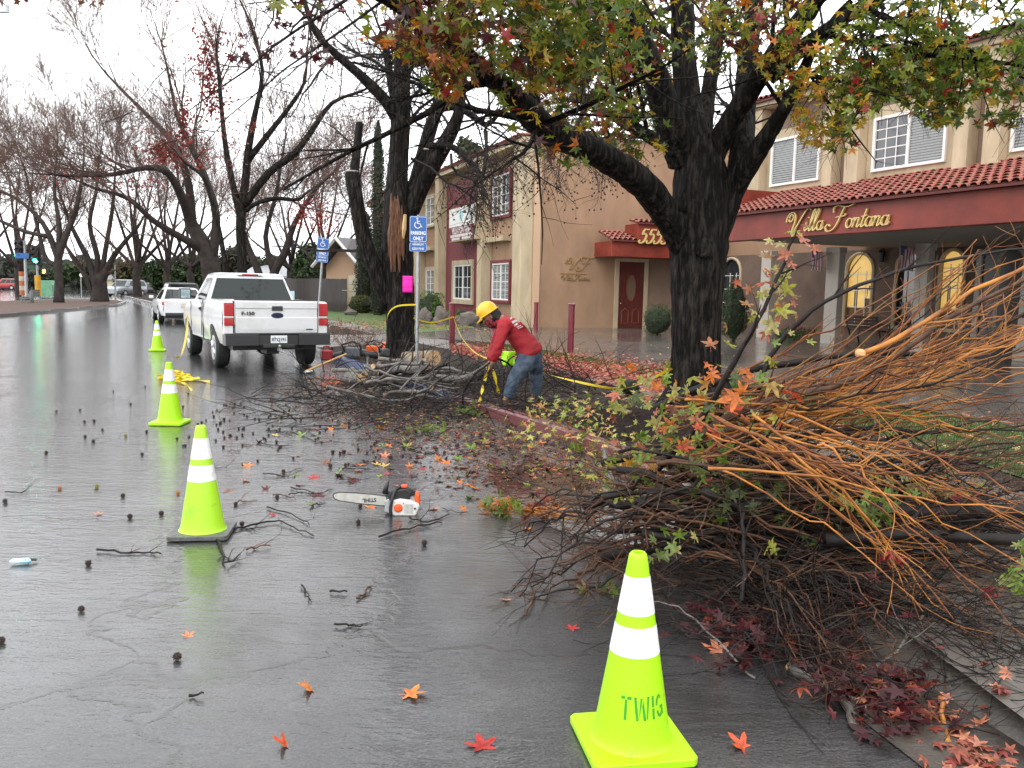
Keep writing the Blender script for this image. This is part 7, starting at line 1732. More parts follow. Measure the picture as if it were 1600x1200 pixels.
gr = {'orange': 'small orange leaf among the litter on the wet road', 'salmon': 'small tan leaf among the litter on the wet road', 'maroon': 'small maroon leaf among the litter on the wet road', 'red': 'small red leaf among the litter on the wet road', 'green': 'small green leaf among the litter on the wet road', 'brown': 'small brown leaf among the litter on the wet road', 'yellow': 'small yellow leaf among the litter on the wet road'}
for k in range(125):
    t = random.random(); px = random.gauss(720, 120); py = random.gauss(715, 34)
    if k > 95: px, py = U(300, 900), U(640, 800)
    if px > 960 or py < 640: continue
    key = random.choices(['orange', 'salmon', 'maroon', 'red', 'green', 'brown', 'yellow'], [.2, .1, .25, .12, .16, .12, .05])[0]
    put_leaf(key, px, py, gr[key], sc=U(.5, 1.05), tilt=U(-35, 45), grp=gr[key].replace('small', 'loose').replace(' leaf', ' leaves'))
# ---- spiky seed balls
b = MB(); b.ball((0, 0, 0), .0125, 10, 7)
for k in range(46):
    a = math.acos(1 - 2 * (k + .5) / 46); c = k * 2.39996; d = Vector((math.sin(a) * math.cos(c), math.sin(a) * math.sin(c), math.cos(a))); b.tube([d * .011, d * .0185], [.0032, .0008], 4, cap=False)
seedm = mat('seed_ball', (.045, .022, .016), .6, var=.5, vscale=80)
o0 = b.build('seed_ball', seedm); mes = o0.data; bpy.data.objects.remove(o0)
b = MB(); b.tube([(.012, 0, .004), (.03, .004, .012), (.042, .002, .016)], [.0016, .0014, .001], 4); 
def ballat(px, py, sc=1.0, label='dark spiky seed ball lying on the wet road', grp='dark spiky seed balls on the wet road', me=mes):
    g = G(px, py, .016); z = ground_z(g.x, g.y)
    o = bpy.data.objects.new('seed_ball', me); COL.objects.link(o); o.location = (g.x, g.y, z + .015 * sc); o.rotation_euler = (U(0, 6), U(0, 6), U(0, 6)); o.scale = (sc,) * 3; return tag(o, label, 'seed ball', grp)
for px, py in ((127, 951), (277, 1026), (138, 880), (203, 807), (252, 802), (378, 818), (433, 776), (663, 848), (192, 774), (368, 787), (8, 783), (560, 815), (563, 790), (72, 707), (146, 689), (133, 682), (222, 709), (229, 674), (160, 671), (177, 611), (204, 631), (227, 604), (88, 642), (125, 640), (132, 658), (147, 657), (294, 615), (284, 650), (315, 660), (334, 650), (350, 655), (405, 655), (432, 690), (420, 670), (437, 670), (520, 706), (538, 705), (560, 702), (516, 728), (540, 726), (443, 736), (606, 770), (470, 655), (500, 665), (545, 660), (2, 1000)): ballat(px, py, U(.85, 1.15))
mg = mes.copy(); mg.materials.clear(); mg.materials.append(mat('green_seed_ball', (.22, .20, .04), .6)); mt = mes.copy(); mt.materials.clear(); mt.materials.append(mat('tan_seed_ball', (.38, .14, .04), .6))
ballat(151, 760, 1.1, 'greenish seed ball on the left lane', None, mg); ballat(93, 762, 1.0, 'orange brown seed ball left of the greenish one', None, mt); ballat(196, 680, 1.0, 'olive seed ball beside the second row of dark ones', None, mg)
ballat(1348, 1096, 1.15, 'tan spiky seed ball right of the forked grey branch', None, mt); ballat(1388, 1104, 1.15, 'tan spiky seed ball next to the maroon leaves', None, mt); ballat(278, 770, 1.0, 'tan seed ball left of the second cone', None, mt)
random.seed(19)
clus = [(U(250, 700), U(610, 720)) for _ in range(26)]
for k in range(135):
    cx_, cy_ = random.choice(clus); px = random.gauss(cx_, 30); py = random.gauss(cy_, 9)
    if k % 3 == 0: px, py = U(330, 640), U(620, 720)
    if px < 60 or py < 590 or px > 760: continue
    ballat(px, py, U(.65, 1.0))
# ---- sticks on the road
def stick(pts, r, m, label, grp=None, nsub=2, z=.008):
    b = MB(); q = [G(a, c, 0) + Vector((0, 0, z + r)) for a, c in pts]; stem(b, q, r, r * .5, wob=.008, nsub=nsub, Ls=(.04, .16), sides=6); return tag(b.build('twig', M[m], smooth=True), label, 'twig', grp)
stick([(152, 862), (190, 866), (232, 866), (250, 868)], .007, 'st_dark', 'straight dark twig with small fork on the left lane', nsub=3)
stick([(8, 771), (24, 772), (44, 770)], .005, 'st_dark', 'short looped dark twig near the left edge')
stick([(330, 838), (348, 862), (352, 885), (375, 872)], .008, 'st_dark', 'tangled dark twig right behind the second cone base', nsub=7)
stick([(366, 830), (400, 822), (435, 818), (460, 828), (490, 840)], .007, 'st_dark', 'long crooked dark twig right of the second cone', nsub=4)
stick([(418, 795), (455, 806), (485, 822)], .006, 'st_dark', 'dark wand above the crooked twig beside the second cone', nsub=1)
stick([(385, 862), (402, 858), (420, 856)], .006, 'st_brown', 'short reddish twig below the crooked one')
stick([(558, 938), (570, 930), (580, 918)], .007, 'st_brown', 'short reddish stick on the open road at centre', nsub=1)
stick([(472, 917), (478, 926), (484, 942)], .005, 'st_dark', 'small curved dark twig at centre left', nsub=2)
stick([(516, 927), (545, 928)], .007, 'st_dark', 'straight black stick stub at the centre of the road', nsub=0)
stick([(523, 979), (545, 980), (568, 982)], .006, 'st_dark', 'split black twig below the stub', nsub=2)
stick([(295, 1091), (320, 1090)], .006, 'st_dark', 'tiny black twig on the lower left road', nsub=0)
stick([(640, 812), (668, 818), (700, 806)], .007, 'st_dark', 'dark twig crossing right below the chainsaw', nsub=3)
stick([(592, 842), (640, 828), (690, 818)], .007, 'st_dark', 'long dark twig lying below the chainsaw', nsub=4)
stick([(455, 764), (500, 772), (520, 765)], .005, 'st_dark', 'dark twig touching the chainsaw bar tip', nsub=3)
stick([(820, 965), (835, 930), (826, 905), (850, 900)], .006, 'st_brown', 'bent brown twig at the left foot of the brush pile', nsub=3)
random.seed(23)
for k in range(70):
    px, py = U(290, 930), U(625, 830)
    if k < 30: px, py = U(400, 760), U(610, 700)
    a = random.gauss(0, .35); L = U(14, 50); stick([(px, py), (px + L * .5, py + L * .16 * math.sin(a) + U(-3, 3)), (px + L, py + L * .4 * math.sin(a))], U(.003, .006), random.choice(['st_dark', 'st_dark', 'st_brown']), 'thin dark twig among the litter on the wet road', 'thin dark twigs on the wet road', nsub=2)

# ---- logs and cut limbs by the worker
def log(pl, d0, d1, m, label, ends='both', name='log', cat='log', grp=None, **k):
    pts = [P(a, c, Y) for a, c, Y in pl]; Ym = sum(p[2] for p in pl) / len(pl); r0, r1 = d0 / 2 * Ym / FPX, d1 / 2 * Ym / FPX
    n = len(pts); rr = [r0 + (r1 - r0) * i / (n - 1) for i in range(n)]; pp, r2 = catmull(pts, rr, 4); pp = [clampg(p, r * .85) for p, r in zip(pp, r2)]
    e = wempty(name, (pp[0].x, pp[0].y, ground_z(pp[0].x, pp[0].y)), 0, label, cat, grp)
    b = MB(); b.tube(pp, r2, 16, bump=.12); b.build('bark', M[m], e, smooth='auto', angle=50)
    if ends in ('both', 'a'): cutcap(pp[0] - (pp[1] - pp[0]).normalized() * .004, pp[1] - pp[0], r2[0] * .88, 'cut', e)
    if ends in ('both', 'b'): cutcap(pp[-1] + (pp[-1] - pp[-2]).normalized() * .004, pp[-1] - pp[-2], r2[-1] * .88, 'cut', e)
    if k.get('tw'):
        b = MB(); ee = []; ramify(b, pp, r2, k['tw'], (.3, .8), 1, ee, wob=.3, up=.02, minr=.004); b.build('twigs', M['st_dark'], e)
    return e
log([(592, 592, 14.2), (630, 596, 14), (669, 604, 13.6)], 18, 25, 'st_grey', 'grey log with a round orange sawn end facing right')
log([(540, 602, 13.9), (555, 596, 13.7), (566, 592, 13.5)], 24, 20, 'st_grey', 'short log leaning on the left of the pile, sawn face up')
log([(551, 578, 14.3), (552, 590, 14.2)], 14, 18, 'st_grey', 'small upright pale chunk on top of the log pile')
log([(575, 586, 14.2), (566, 593, 13.5)], 16, 16, 'st_grey', 'log chunk with pale round face in the middle of the pile')
log([(590, 606, 13.9), (581, 602, 13.2)], 16, 15, 'st_grey', 'log chunk with cream sawn face lowest in the pile')
log([(560, 605, 14.1), (612, 612, 13.9)], 20, 16, 'st_dark', 'dark log under the log pile')
log([(634, 569, 16.4), (660, 566, 16.3), (681, 560, 16.1)], 20, 26, 'cream_bark', 'pale barked log lying behind the sign post, tan sawn face') if 'cream_bark' in M else None
M['cream_bark'] = mat('pale_log_bark', (.38, .30, .20), .7, col2=(.16, .11, .07), vscale=6, bump=.6, bscale=12, bdist=.03)
log([(630, 572, 16.4), (655, 568, 16.3), (679, 562, 16.0)], 19, 27, 'cream_bark', 'pale barked log lying behind the sign post, tan sawn face')
log([(612, 574, 15.6), (632, 581, 15.4), (650, 584, 15.3)], 11, 12, 'st_grey', 'short dark log left of the sign post foot')
log([(680, 584, 15.2), (695, 584, 15), (708, 582, 15)], 8, 8, 'st_grey', 'short straight grey log right of the sign post foot')
log([(622, 592, 14), (660, 592, 13.6), (700, 596, 13.2), (735, 590, 12.8), (764, 574, 12.4)], 10, 15, 'st_grey', 'long bent limb ending in a sawn tip at the worker hands', 'b', 'cut_limb', 'branch', tw=6)
log([(600, 612, 13.3), (640, 622, 12.8), (672, 640, 12.1), (700, 650, 11.7)], 11, 8, 'st_grey', 'grey limb trailing into the gutter toward the road', 'none', 'cut_limb', 'branch', tw=6)
log([(588, 648, 12.4), (592, 626, 12.9), (612, 613, 13.1), (640, 618, 13)], 9, 7, 'st_grey', 'arched grey branch rising from the gutter before the logs', 'none', 'cut_limb', 'branch', tw=5)
log([(607, 655, 12), (612, 610, 12.8), (622, 575, 13.4), (640, 530, 13.8)], 4, 2, 'st_dark', 'thin dark branch standing up in front of the logs', 'none', 'cut_limb', 'branch', tw=4)
log([(610, 560, 14), (603, 590, 13.6), (612, 625, 13)], 5, 3, 'st_dark', 'curved dark branch hanging over the log pile', 'none', 'cut_limb', 'branch', tw=3)
o, _ = branch_obj([(722, 640, 11.2), (726, 610, 11.1), (742, 585, 11.0), (757, 573, 11.0), (775, 561, 10.95), (790, 566, 11.0), (802, 575, 11.1)], 4.5, 3, 'st_dark', 'curved branch gripped in the worker gloved hands', wob=.004, nsub=3)
random.seed(52)
for k in range(14):      # thick cut limbs heaped round the logs
    cx_, cy_ = random.gauss(648, 34), random.gauss(606, 12); q = G(cx_, cy_, .1); a = U(-.5, .5) + (1.4 if k % 4 == 0 else 0); L = U(.8, 1.8); hz = U(.08, .42)
    d_ = Vector((math.cos(a), math.sin(a), U(-.12, .12))); pts = [clampg(q + d_ * L * (t - .5) + Vector((U(-.08, .08), U(-.08, .08), hz + U(-.06, .06))), .03) for t in (0, .33, .66, 1)]
    r = U(.018, .042); b = MB(); pp, rr, ee = stem(b, pts, r, r * .6, wob=.02, sides=9, nsub=5, Ls=(.2, .7)); lim = b.build('cut_limb', M[random.choice(['st_grey', 'st_dark', 'st_grey'])], smooth=True)
    tag(lim, 'cut limb heaped among the logs between the pickup and the worker', 'branch', 'cut limbs heaped round the logs'); cutcap(pp[0] - (pp[1] - pp[0]).normalized() * .003, pp[1] - pp[0], rr[0] * .9, 'cut', lim)
M['white_bag'] = mat('pale_paper', (.6, .56, .5), .7)
b = MB(); random.seed(41)
for k in range(900):
    px = random.gauss(650, 110); py = random.gauss(618, 20)
    if k % 4 == 0: px, py = random.gauss(830, 80), random.gauss(596, 10)
    if py < 575: py = 575 + U(0, 30)
    g = G(px, py, .1); p = clampg(Vector((g.x, g.y, abs(random.gauss(0, .10)))), .01); d = Vector((U(-1, 1), U(-.8, .8), U(-.1, .3))); cp, cr_ = shoot(p, d, U(.25, .9), U(.003, .008), 5, .22, droop=.05); b.tube([clampg(c, .005) for c in cp], cr_, 4, cap=False)
tag(b.build('twig_litter', M['st_dark']), 'matted dark twigs round the logs and the worker', None, None, 'stuff')
b = MB()
for k in range(110):
    px = U(470, 960); py = U(565, 640); g = G(px, py, .1); p = clampg(Vector((g.x, g.y, 0.02)), .01); d = Vector((U(-1, 1), U(-.6, .6), U(.1, .7))); cp, cr_ = shoot(p, d, U(.5, 1.3), U(.006, .012), 7, .2, droop=.1); pr = [clampg(c, .005) for c in cp]; b.tube(pr, cr_, 5, cap=False)
    for _ in range(3):
        p2, r2, d2 = at_path(pr, cr_, U(.3, .9)); c2, k2 = shoot(p2, d2 + rvec() * .8, U(.15, .5), r2 * .6, 5, .2); b.tube([clampg(c, .005) for c in c2], k2, 4, cap=False)
tag(b.build('twig_litter', M['st_dark']), 'springy dark branches tangled around the logs', None, None, 'stuff')
# dry brown brush behind the fuel can
b = MB(); fl_ = []
for k in range(90):
    g = G(random.gauss(560, 22), random.gauss(542, 6), ZS); cp, cr_ = shoot(g, Vector((U(-.6, .6), U(-.5, .5), U(.3, 1))), U(.3, .7), .006, 6, .25, droop=.1); b.tube(cp, cr_, 3, cap=False); fl_ += [c + rvec() * .05 for c in cp[2:]]
e = wempty('dry_shrub', G(560, 545, ZS), 0, 'low dry brown shrub behind the tools, left of the torn tree', 'shrub'); b.build('stems', M['st_brown'], e)
leaves('leaves', [tuple(p) for p in fl_], rng.uniform(.02, .04, len(fl_)), palette(len(fl_), [(.35, .18, .09), (.45, .22, .12), (.25, .12, .07)], [1, 1, 1]), M['leafdry'], e, OVAL)
# leafy bundle on the road left of the brush pile
sb = [(random.gauss(785, 18), random.gauss(797, 6), U(14, 24), random.choice([LG, (.30, .34, .06), (.55, .20, .04), (.16, .24, .04)]), 5.9 + U(-.15, .15)) for _ in range(46)] + [(random.gauss(842, 16), random.gauss(800, 8), U(14, 22), random.choice([(.40, .10, .05), (.30, .06, .04)]), 5.85) for _ in range(26)]
sb = [(a, c - 6, s_, k_, Y_) for a, c, s_, k_, Y_ in sb]
e = wempty('leafy_sprig', G(800, 806, 0), 0, 'leafy green and russet sprig lying on the road before the brush pile', 'branch'); b = MB()
for k in range(8): q = [P(755 + U(-8, 8), 800 + U(-6, 6), 5.95), P(800, 796 + U(-10, 8), 5.9), P(860, 800 + U(-8, 8), 5.7), P(930, 808 + U(-8, 8), 5.4)]; stem(b, q, .003, .004, nsub=4, Ls=(.05, .15), wob=.01)
tag(b.build('stems', M['st_orange'], e), kind='stuff'); star_at(sb, 'leaves', e)
for cx, cy, lab, cols, n, sz in ((735, 648, 'green leaf tuft before the worker boots', [LG, (.2, .3, .06)], 16, 15), (665, 675, 'leafy olive tuft at the start of the red kerb', [(.25, .28, .08), LG], 22, 15), (940, 935, 'dull green leaves lying left of the nearest cone', [(.16, .24, .05), (.25, .2, .08)], 14, 26), (915, 700, 'green sprig lying across the red kerb', [LG, YG], 14, 18)):
    g = G(cx, cy, .02); zz = ground_z(g.x, g.y); g = G(cx, cy, zz); e = wempty('leafy_sprig', g, 0, lab, 'branch')
    star_at([(random.gauss(cx, sz * .9), random.gauss(cy - 5, sz * .35), U(sz * .7, sz * 1.2), random.choice(cols), g.y + U(-.1, .1)) for _ in range(n)], 'leaves', e)
    b = MB(); stem(b, [g + Vector((-.15, 0, .03)), g + Vector((0, .02, .06)), g + Vector((.18, -.02, .03))], .004, .003, nsub=4, Ls=(.06, .15)); b.build('stem', M['st_brown'], e)

# brown puddle by the kerb
b = MB(); n = 40; c = G(880, 770, 0); vs = []
for i in range(n):
    a = 6.283 * i / n; r = 1 + .35 * mnoise.noise(Vector((math.cos(a) * 1.5, math.sin(a) * 1.5, 3))) + .12 * mnoise.noise(Vector((math.cos(a) * 6, math.sin(a) * 6, 3)))
    u, v = math.cos(a) * r, math.sin(a) * r; q = Vector((c.x + u * .55 - v * .25, c.y + v * 1.25, .0035)); kx = float(np.interp(q.y, [p[1] for p in KERB], [p[0] for p in KERB])) - .02; vs.append((min(q.x, kx), q.y, q.z))
b.add(vs, [tuple(range(n))]); tag(b.build('puddle', mat('puddle_water', (.050, .034, .020), .07, var=.5, vscale=4, spec=.35, bump=.25, bscale=14, bdist=.01)), kind='structure')
# ------------------------------------------------------------ far side and background
def foliage(name, c, rad, n, size, cols, parent=None, lumps=10, m='foliage', shell=.72, tmpl=OVAL, seed=1, flat=None, jit=.22, top=True):
    """leafy mass: lumps of small leaves spread through an ellipsoid; uneven outline with gaps"""
    r_ = np.random.default_rng(seed); c = np.array(c, float); rad = np.array(rad, float)
    L = r_.normal(size=(lumps, 3)); L /= np.linalg.norm(L, axis=1)[:, None]; L *= r_.uniform(.35, .8, (lumps, 1)); L = np.vstack([L, [[0, 0, 0]]])
    i = r_.integers(0, len(L), n); d = r_.normal(size=(n, 3)); d /= np.linalg.norm(d, axis=1)[:, None]
    rr = r_.uniform(shell, 1, (n, 1)) * np.where(i == lumps, .8, .42)[:, None] * r_.uniform(.85, 1.12, (n, 1))
    p = (L[i] + d * rr) * rad + c
    if top: p = p[p[:, 2] > c[2] - rad[2] * .98]; 
    n = len(p); i = i[:n]
    cc = palette(n, cols, [1] * len(cols), jit) * (r_.uniform(.7, 1.2, len(L))[i])[:, None]
    nr = (p - c) / rad + r_.normal(size=(n, 3)) * .8
    return leaves(name, p, r_.uniform(size * .7, size * 1.3, n), cc, M[m], parent, tmpl, rots(n, nr))
def bush(name, px, py, Y, wpx, hpx, label, cols, n=1500, size=.05, cat='bush', seed=1, shell=.85, group=None, deep=None):
    g = P(px, py, Y); g.z = ZS; w_ = wpx / 2 * Y / FPX; h = hpx * Y / FPX
    e = wempty(name, g, 0, label, cat, group); foliage('foliage', (g.x, g.y, g.z + h * .47), (w_ * 1.18, (deep or w_) * 1.18, h / 2 * 1.2), n, size, cols, e, seed=seed, shell=shell, lumps=16)
    b = MB(); b.ball((g.x, g.y, g.z + h * .48), 1, 14, 10, (w_ * .82, (deep or w_) * .82, h * .46), .2); b.build('inner_core', mat('bush_core', (.015, .022, .010), .9), e)  # solid dark ball filling the middle of the bush
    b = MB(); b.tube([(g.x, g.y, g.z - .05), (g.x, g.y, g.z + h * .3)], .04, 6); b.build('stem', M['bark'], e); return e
DK = [(.03, .065, .018), (.045, .085, .025), (.06, .10, .03)]; BRG = [(.10, .22, .03), (.14, .28, .04), (.07, .15, .02)]; MID = [(.05, .10, .02), (.07, .13, .03)]
bush('clipped_bush', 1027, 521, 29.6, 50, 46, 'round clipped green bush at the right of the red door', DK + MID, 5000, .035, seed=2, shell=.95)
bush('tall_shrub', 1146, 530, 26.5, 38, 95, 'tall dark glossy shrub right of the sweetgum trunk', DK, 5000, .05, seed=3)
bush('green_shrub', 672, 501, 38.5, 42, 42, 'bright green rounded shrub before the maroon wing', BRG, 3500, .07, seed=4)
for i, (px, w_, lab) in enumerate(((720, 34, 'tufty green grass clump left of the worker, nearer the bright shrub'), (752, 34, 'tufty green grass clump just left of the yellow hard hat'), (705, 26, 'small green grass clump behind the boulders beside the bright shrub'))):
    bush('grass_clump', px, 500, 36 + i * .3, w_, 22, lab, BRG, 1800, .07, seed=5 + i, group='grass clumps before the wing')
bush('clipped_hedge', 566, 486, 47, 50, 26, 'rounded olive green hedge in front of the garage', [(.10, .12, .025), (.07, .09, .02), (.13, .15, .035)], 4000, .07, seed=9, shell=.92)
bush('low_plants', 600, 486, 46, 40, 14, 'low brownish plants between the olive hedge and the torn tree', [(.08, .09, .03), (.10, .07, .03)], 900, .08, seed=10)
bush('seedling', 985, 612, 12.1, 34, 26, 'small dark green fir-like seedling by the sidewalk edge', DK + MID, 500, .03, seed=11, cat='plant')
g = G(1243, 531, ZS)
e = wempty('flower_bed', g, 0, 'pink flowers and low green leaves between two white porch columns', 'flower bed')
foliage('foliage', (g.x, g.y, g.z + .2), (.95, .5, .28), 2500, .045, MID + BRG, e, seed=12); tag(foliage('flowers', (g.x, g.y, g.z + .34), (.9, .45, .25), 500, .035, [(.5, .12, .2), (.45, .2, .25)], e, seed=13), kind='stuff')
# boulders
M['rock'] = mat('boulder', (.17, .14, .125), .8, var=.45, vscale=3, bump=.8, bscale=8, bdist=.05)
for i, (px, py, Y, w_, h, lab) in enumerate(((664, 509, 34.5, 22, 24, 'grey boulder below the bright green shrub'), (690, 510, 34, 26, 26, 'brown boulder left of the maroon bollard with tape'), (733, 511, 33.5, 36, 22, 'wide brown boulder between bollard and worker'), (652, 512, 34.8, 14, 14, 'small boulder at the foot of the torn tree'), (548, 494, 43, 22, 9, 'low flat grey rock on the lawn before the hedge'), (716, 511, 34.2, 16, 15, 'small brown boulder touching the wide one'))):
    g = P(px, py, Y); g.z = ZS; b = MB(); r = w_ / 2 * Y / FPX
    b.ball((g.x, g.y, g.z + h * Y / FPX * .38), 1, 16, 12, (r, r * .8, h * Y / FPX * .62), .45)
    tag(b.build('boulder', M['rock'], smooth='auto', angle=35), lab, 'boulder', 'boulders before the wing')
# cypresses
for i, (px, top, w_, Y, lab) in enumerate(((590, 188, 22, 44, 'tall narrow dark cypress behind the torn tree'), (570, 330, 30, 50, 'dark cypress between garage and torn tree'), (615, 300, 24, 40, 'dark narrow cypress against the end of the wing'))):
    g = P(px, 480, Y); g.z = ZS; zt_ = P(px, top, Y).z; r = w_ / 2 * Y / FPX
    e = wempty('cypress_tree', g, 0, lab, 'tree', 'dark cypresses by the wing'); b = MB(); b.tube([(g.x, g.y, 0), (g.x, g.y, zt_ * .9)], [.14, .03], 8); b.build('trunk', M['bark'], e)
    n = 9000; z = rng.uniform(0, 1, n); a = rng.uniform(0, 6.283, n); prof_ = np.interp(z, [0, .06, .3, .8, .95, 1], [.6, .95, 1, .75, .4, .08]); k = rng.uniform(.72, 1.08, n)
    lump = 1 + .14 * np.sin(z * 40 + a * 3) + .1 * np.sin(a * 5 + z * 13)
    p = np.stack([g.x + np.cos(a) * r * prof_ * k * lump, g.y + np.sin(a) * r * prof_ * k * lump, ZS + z * (zt_ - ZS)], 1)
    nr = np.stack([np.cos(a), np.sin(a), np.full(n, .6)], 1) + rng.normal(size=(n, 3)) * .4
    leaves('crown', p, rng.uniform(.06, .13, n), palette(n, [(.025, .045, .018), (.04, .06, .025), (.06, .06, .03)], [.5, .35, .15]), M['foliage'], e, OVAL, rots(n, nr))
    b = MB(); b.lathe([(r * .5, ZS), (r * .75, ZS + (zt_ - ZS) * .25), (r * .55, ZS + (zt_ - ZS) * .8), (r * .1, zt_ * .97)], 10, Matrix.Translation((g.x, g.y, 0))); b.build('inner_core', mat('cypress_core', (.012, .018, .01), .9), e)  # solid dark core inside the cypress foliage
# evergreen masses along the street: each crown a tree
for i, (px, base, Y, w_, top, lab, cols) in enumerate((
    (505, 470, 66, 90, 385, 'dark evergreen behind the board fence, by the tall parking sign', DK), (485, 466, 72, 60, 372, 'dark green tree left of the tall parking sign', DK),
    (440, 462, 88, 80, 395, 'dull green tree behind the white roofed house', DK), (370, 460, 95, 120, 380, 'wide dull tree right behind the pickup cab', [(.04, .05, .025), (.06, .05, .03)]),
    (300, 458, 110, 90, 392, 'dark dense tree at the end of the street', DK), (255, 458, 100, 60, 405, 'dark tree left of the SUV roof', DK), (215, 456, 120, 80, 402, 'olive tree above the silver minivan', [(.10, .09, .03), (.07, .08, .03)]),
    (150, 454, 125, 110, 405, 'dark spreading tree across the junction', DK), (95, 452, 135, 70, 412, 'dark tree right of the orange hand signal', DK), (735, 300, 60, 44, 205, 'pale green conifer top showing over the wing roof', [(.07, .10, .05), (.10, .13, .06)]))):
    g = G(px, base, .0) if px != 735 else P(px, 400, Y); g = Vector((P(px, base, Y).x, Y, 0)); zt_ = P(px, top, Y).z; r = w_ / 2 * Y / FPX
    e = wempty('leafy_tree', g, 0, lab, 'tree', 'leafy trees in the distance'); b = MB(); b.tube([(g.x, g.y, 0), (g.x + .2, g.y, zt_ * .4), (g.x, g.y, zt_ * .8)], [.35, .28, .1], 8); b.build('trunk', M['bark'], e)
    zb_ = zt_ * (.62 if px == 735 else .12)
    foliage('crown', (g.x, g.y, (zt_ + zb_) / 2), (r, r * .7, (zt_ - zb_) / 2), 4200, .0042 * Y, cols, e, seed=30 + i, lumps=18, shell=.5)
# far wood as one mass on the skyline
pts = []; cl = []
for k in range(26000):
    px = random.uniform(-250, 620); Y = random.uniform(150, 190); top = np.interp(px, [-250, 0, 60, 100, 180, 620], [380, 392, 400, 412, 418, 420]) + 10 * math.sin(px * .09) + 6 * math.sin(px * .23)
    zt_ = P(px, top, Y).z; z = random.uniform(0, zt_); q = P(px, 450, Y); pts.append((q.x, q.y, z))
leaves('far_wood', pts, rng.uniform(.7, 1.5, len(pts)), palette(len(pts), [(.05, .065, .05), (.07, .08, .06), (.05, .055, .045)], [1, 1, 1]), M['foliage'], None, OVAL)
tag(bpy.data.objects['far_wood'], kind='stuff')
tag(bpy.data.objects['far_wood'], 'misty far wood along the skyline', None)
# ---- house with garage
gd = Vector((.87, -.5, 0)).normalized(); rd_ = Vector((.5, .87, 0)).normalized(); pk_ = P(530, 371, 52); zP = pk_.z
e = wempty('house', (pk_.x, pk_.y, ZS), 0, 'small tan house with grey shingle gable and closed garage door', 'house')
HMx = Matrix(((gd.x, rd_.x, 0, pk_.x), (gd.y, rd_.y, 0, pk_.y), (0, 0, 1, 0), (0, 0, 0, 1)))
zE = P(564, 412, 51).z; hw = 1.75
b = MB(); b.prism([(-hw + .2, 0), (5.2, 0), (5.2, zE - .1), (hw - .1, zE - .1), (0, zP - .25), (-hw + .2, zE - .1)], -7, -.55, HMx @ Matrix(((1, 0, 0, 0), (0, 0, -1, 0), (0, 1, 0, 0), (0, 0, 0, 1)))); b.build('wall', mat('peach_stucco', (.52, .34, .22), .8, bump=.2), e)
M['shingle'] = mat('grey_shingle', (.22, .22, .23), .7, col2=(.10, .10, .11), vscale=6, stretch=(1, 5, 8), coat=.4)
for s0_, s1_, nm in ((0, hw + .15, 'roof'), (0, -hw - .15, 'roof')):
    dz = zP - (zP - zE) * (abs(s1_) / hw); q = [(s0_, -.3, zP + .02), (s1_, -.3, dz), (s1_, 8, dz), (s0_, 8, zP + .02)]
    b = MB(); b.add(q + [(x, y, z - .14) for x, y, z in q], [(0, 1, 2, 3), (7, 6, 5, 4), (0, 4, 5, 1), (1, 5, 6, 2), (2, 6, 7, 3), (3, 7, 4, 0)], HMx); b.build(nm, M['shingle'], e)
    b = MB(); b.tube([HMx @ Vector((s0_, -.34, zP - .06)), HMx @ Vector((s1_, -.34, dz - .08))], .11, 4); b.build('fascia_board', M['white'], e)
b = MB(); dz = zE; b.add([(hw + .1, -.25, zE), (5.4, -.25, zE - .05), (5.4, 8, zE + 1.5), (hw + .1, 8, zE + 1.5)], [(0, 1, 2, 3)], HMx); b.build('side_roof', M['shingle'], e)
def gx(px): # along gd at the wall plane
    d = ray(px, 450); 
    a, b2 = gd.x, -d.x; c_, d2 = gd.y, -d.y; o_ = pk_ + rd_ * .5; det = a * d2 - b2 * c_; return (-o_.x * d2 + b2 * o_.y) / det
x0, x1 = gx(545), gx(578)
b = MB(); b.box(x0, x1 + 1.2, .47, .545, 0, P(560, 430, 50).z, HMx)
gdoor = b.build('garage_door', mat('cream_garage_door', (.62, .56, .42), .6), e)
b = MB(); 
for k in range(1, 5): z = k * .42; b.box(x0, x1 + 1.2, .455, .468, z - .012, z + .012, HMx)
b.build('panel_groove', mat('door_groove', (.3, .27, .2), .7), gdoor)
# ---- white roofed house behind the fence
e = wempty('house', G(425, 455), 0, 'low house with pale grey roof far behind the pickup cab', 'house')
a = P(378, 440, 85); c = P(470, 440, 80); 
def hb_(px, py, Y): return P(px, py, Y)
b = MB(); b.add([(a.x, a.y, 0), (c.x, c.y, 0), (c.x, c.y, P(470, 430, 80).z), (a.x, a.y, P(378, 430, 85).z), (a.x, a.y + 6, 0), (c.x, c.y + 6, 0), (c.x, c.y + 6, 3.2), (a.x, a.y + 6, 3.2)], [(0, 1, 2, 3), (1, 5, 6, 2), (5, 4, 7, 6), (4, 0, 3, 7)]); b.build('wall', mat('grey_wall', (.40, .39, .38), .8), e)
q = [P(372, 432, 84.5), P(474, 431, 79.5), P(474, 431, 79.5) + Vector((0, 5, 1.9)), P(385, 432, 84.5) + Vector((0, 5, 1.7))]
b = MB(); b.add(q + [v - Vector((0, 0, .2)) for v in q], [(0, 1, 2, 3), (0, 4, 5, 1), (1, 5, 6, 2), (2, 6, 7, 3), (3, 7, 4, 0), (7, 6, 5, 4)]); b.build('roof', mat('pale_wet_roof', (.33, .34, .36), .6, coat=.2), e)
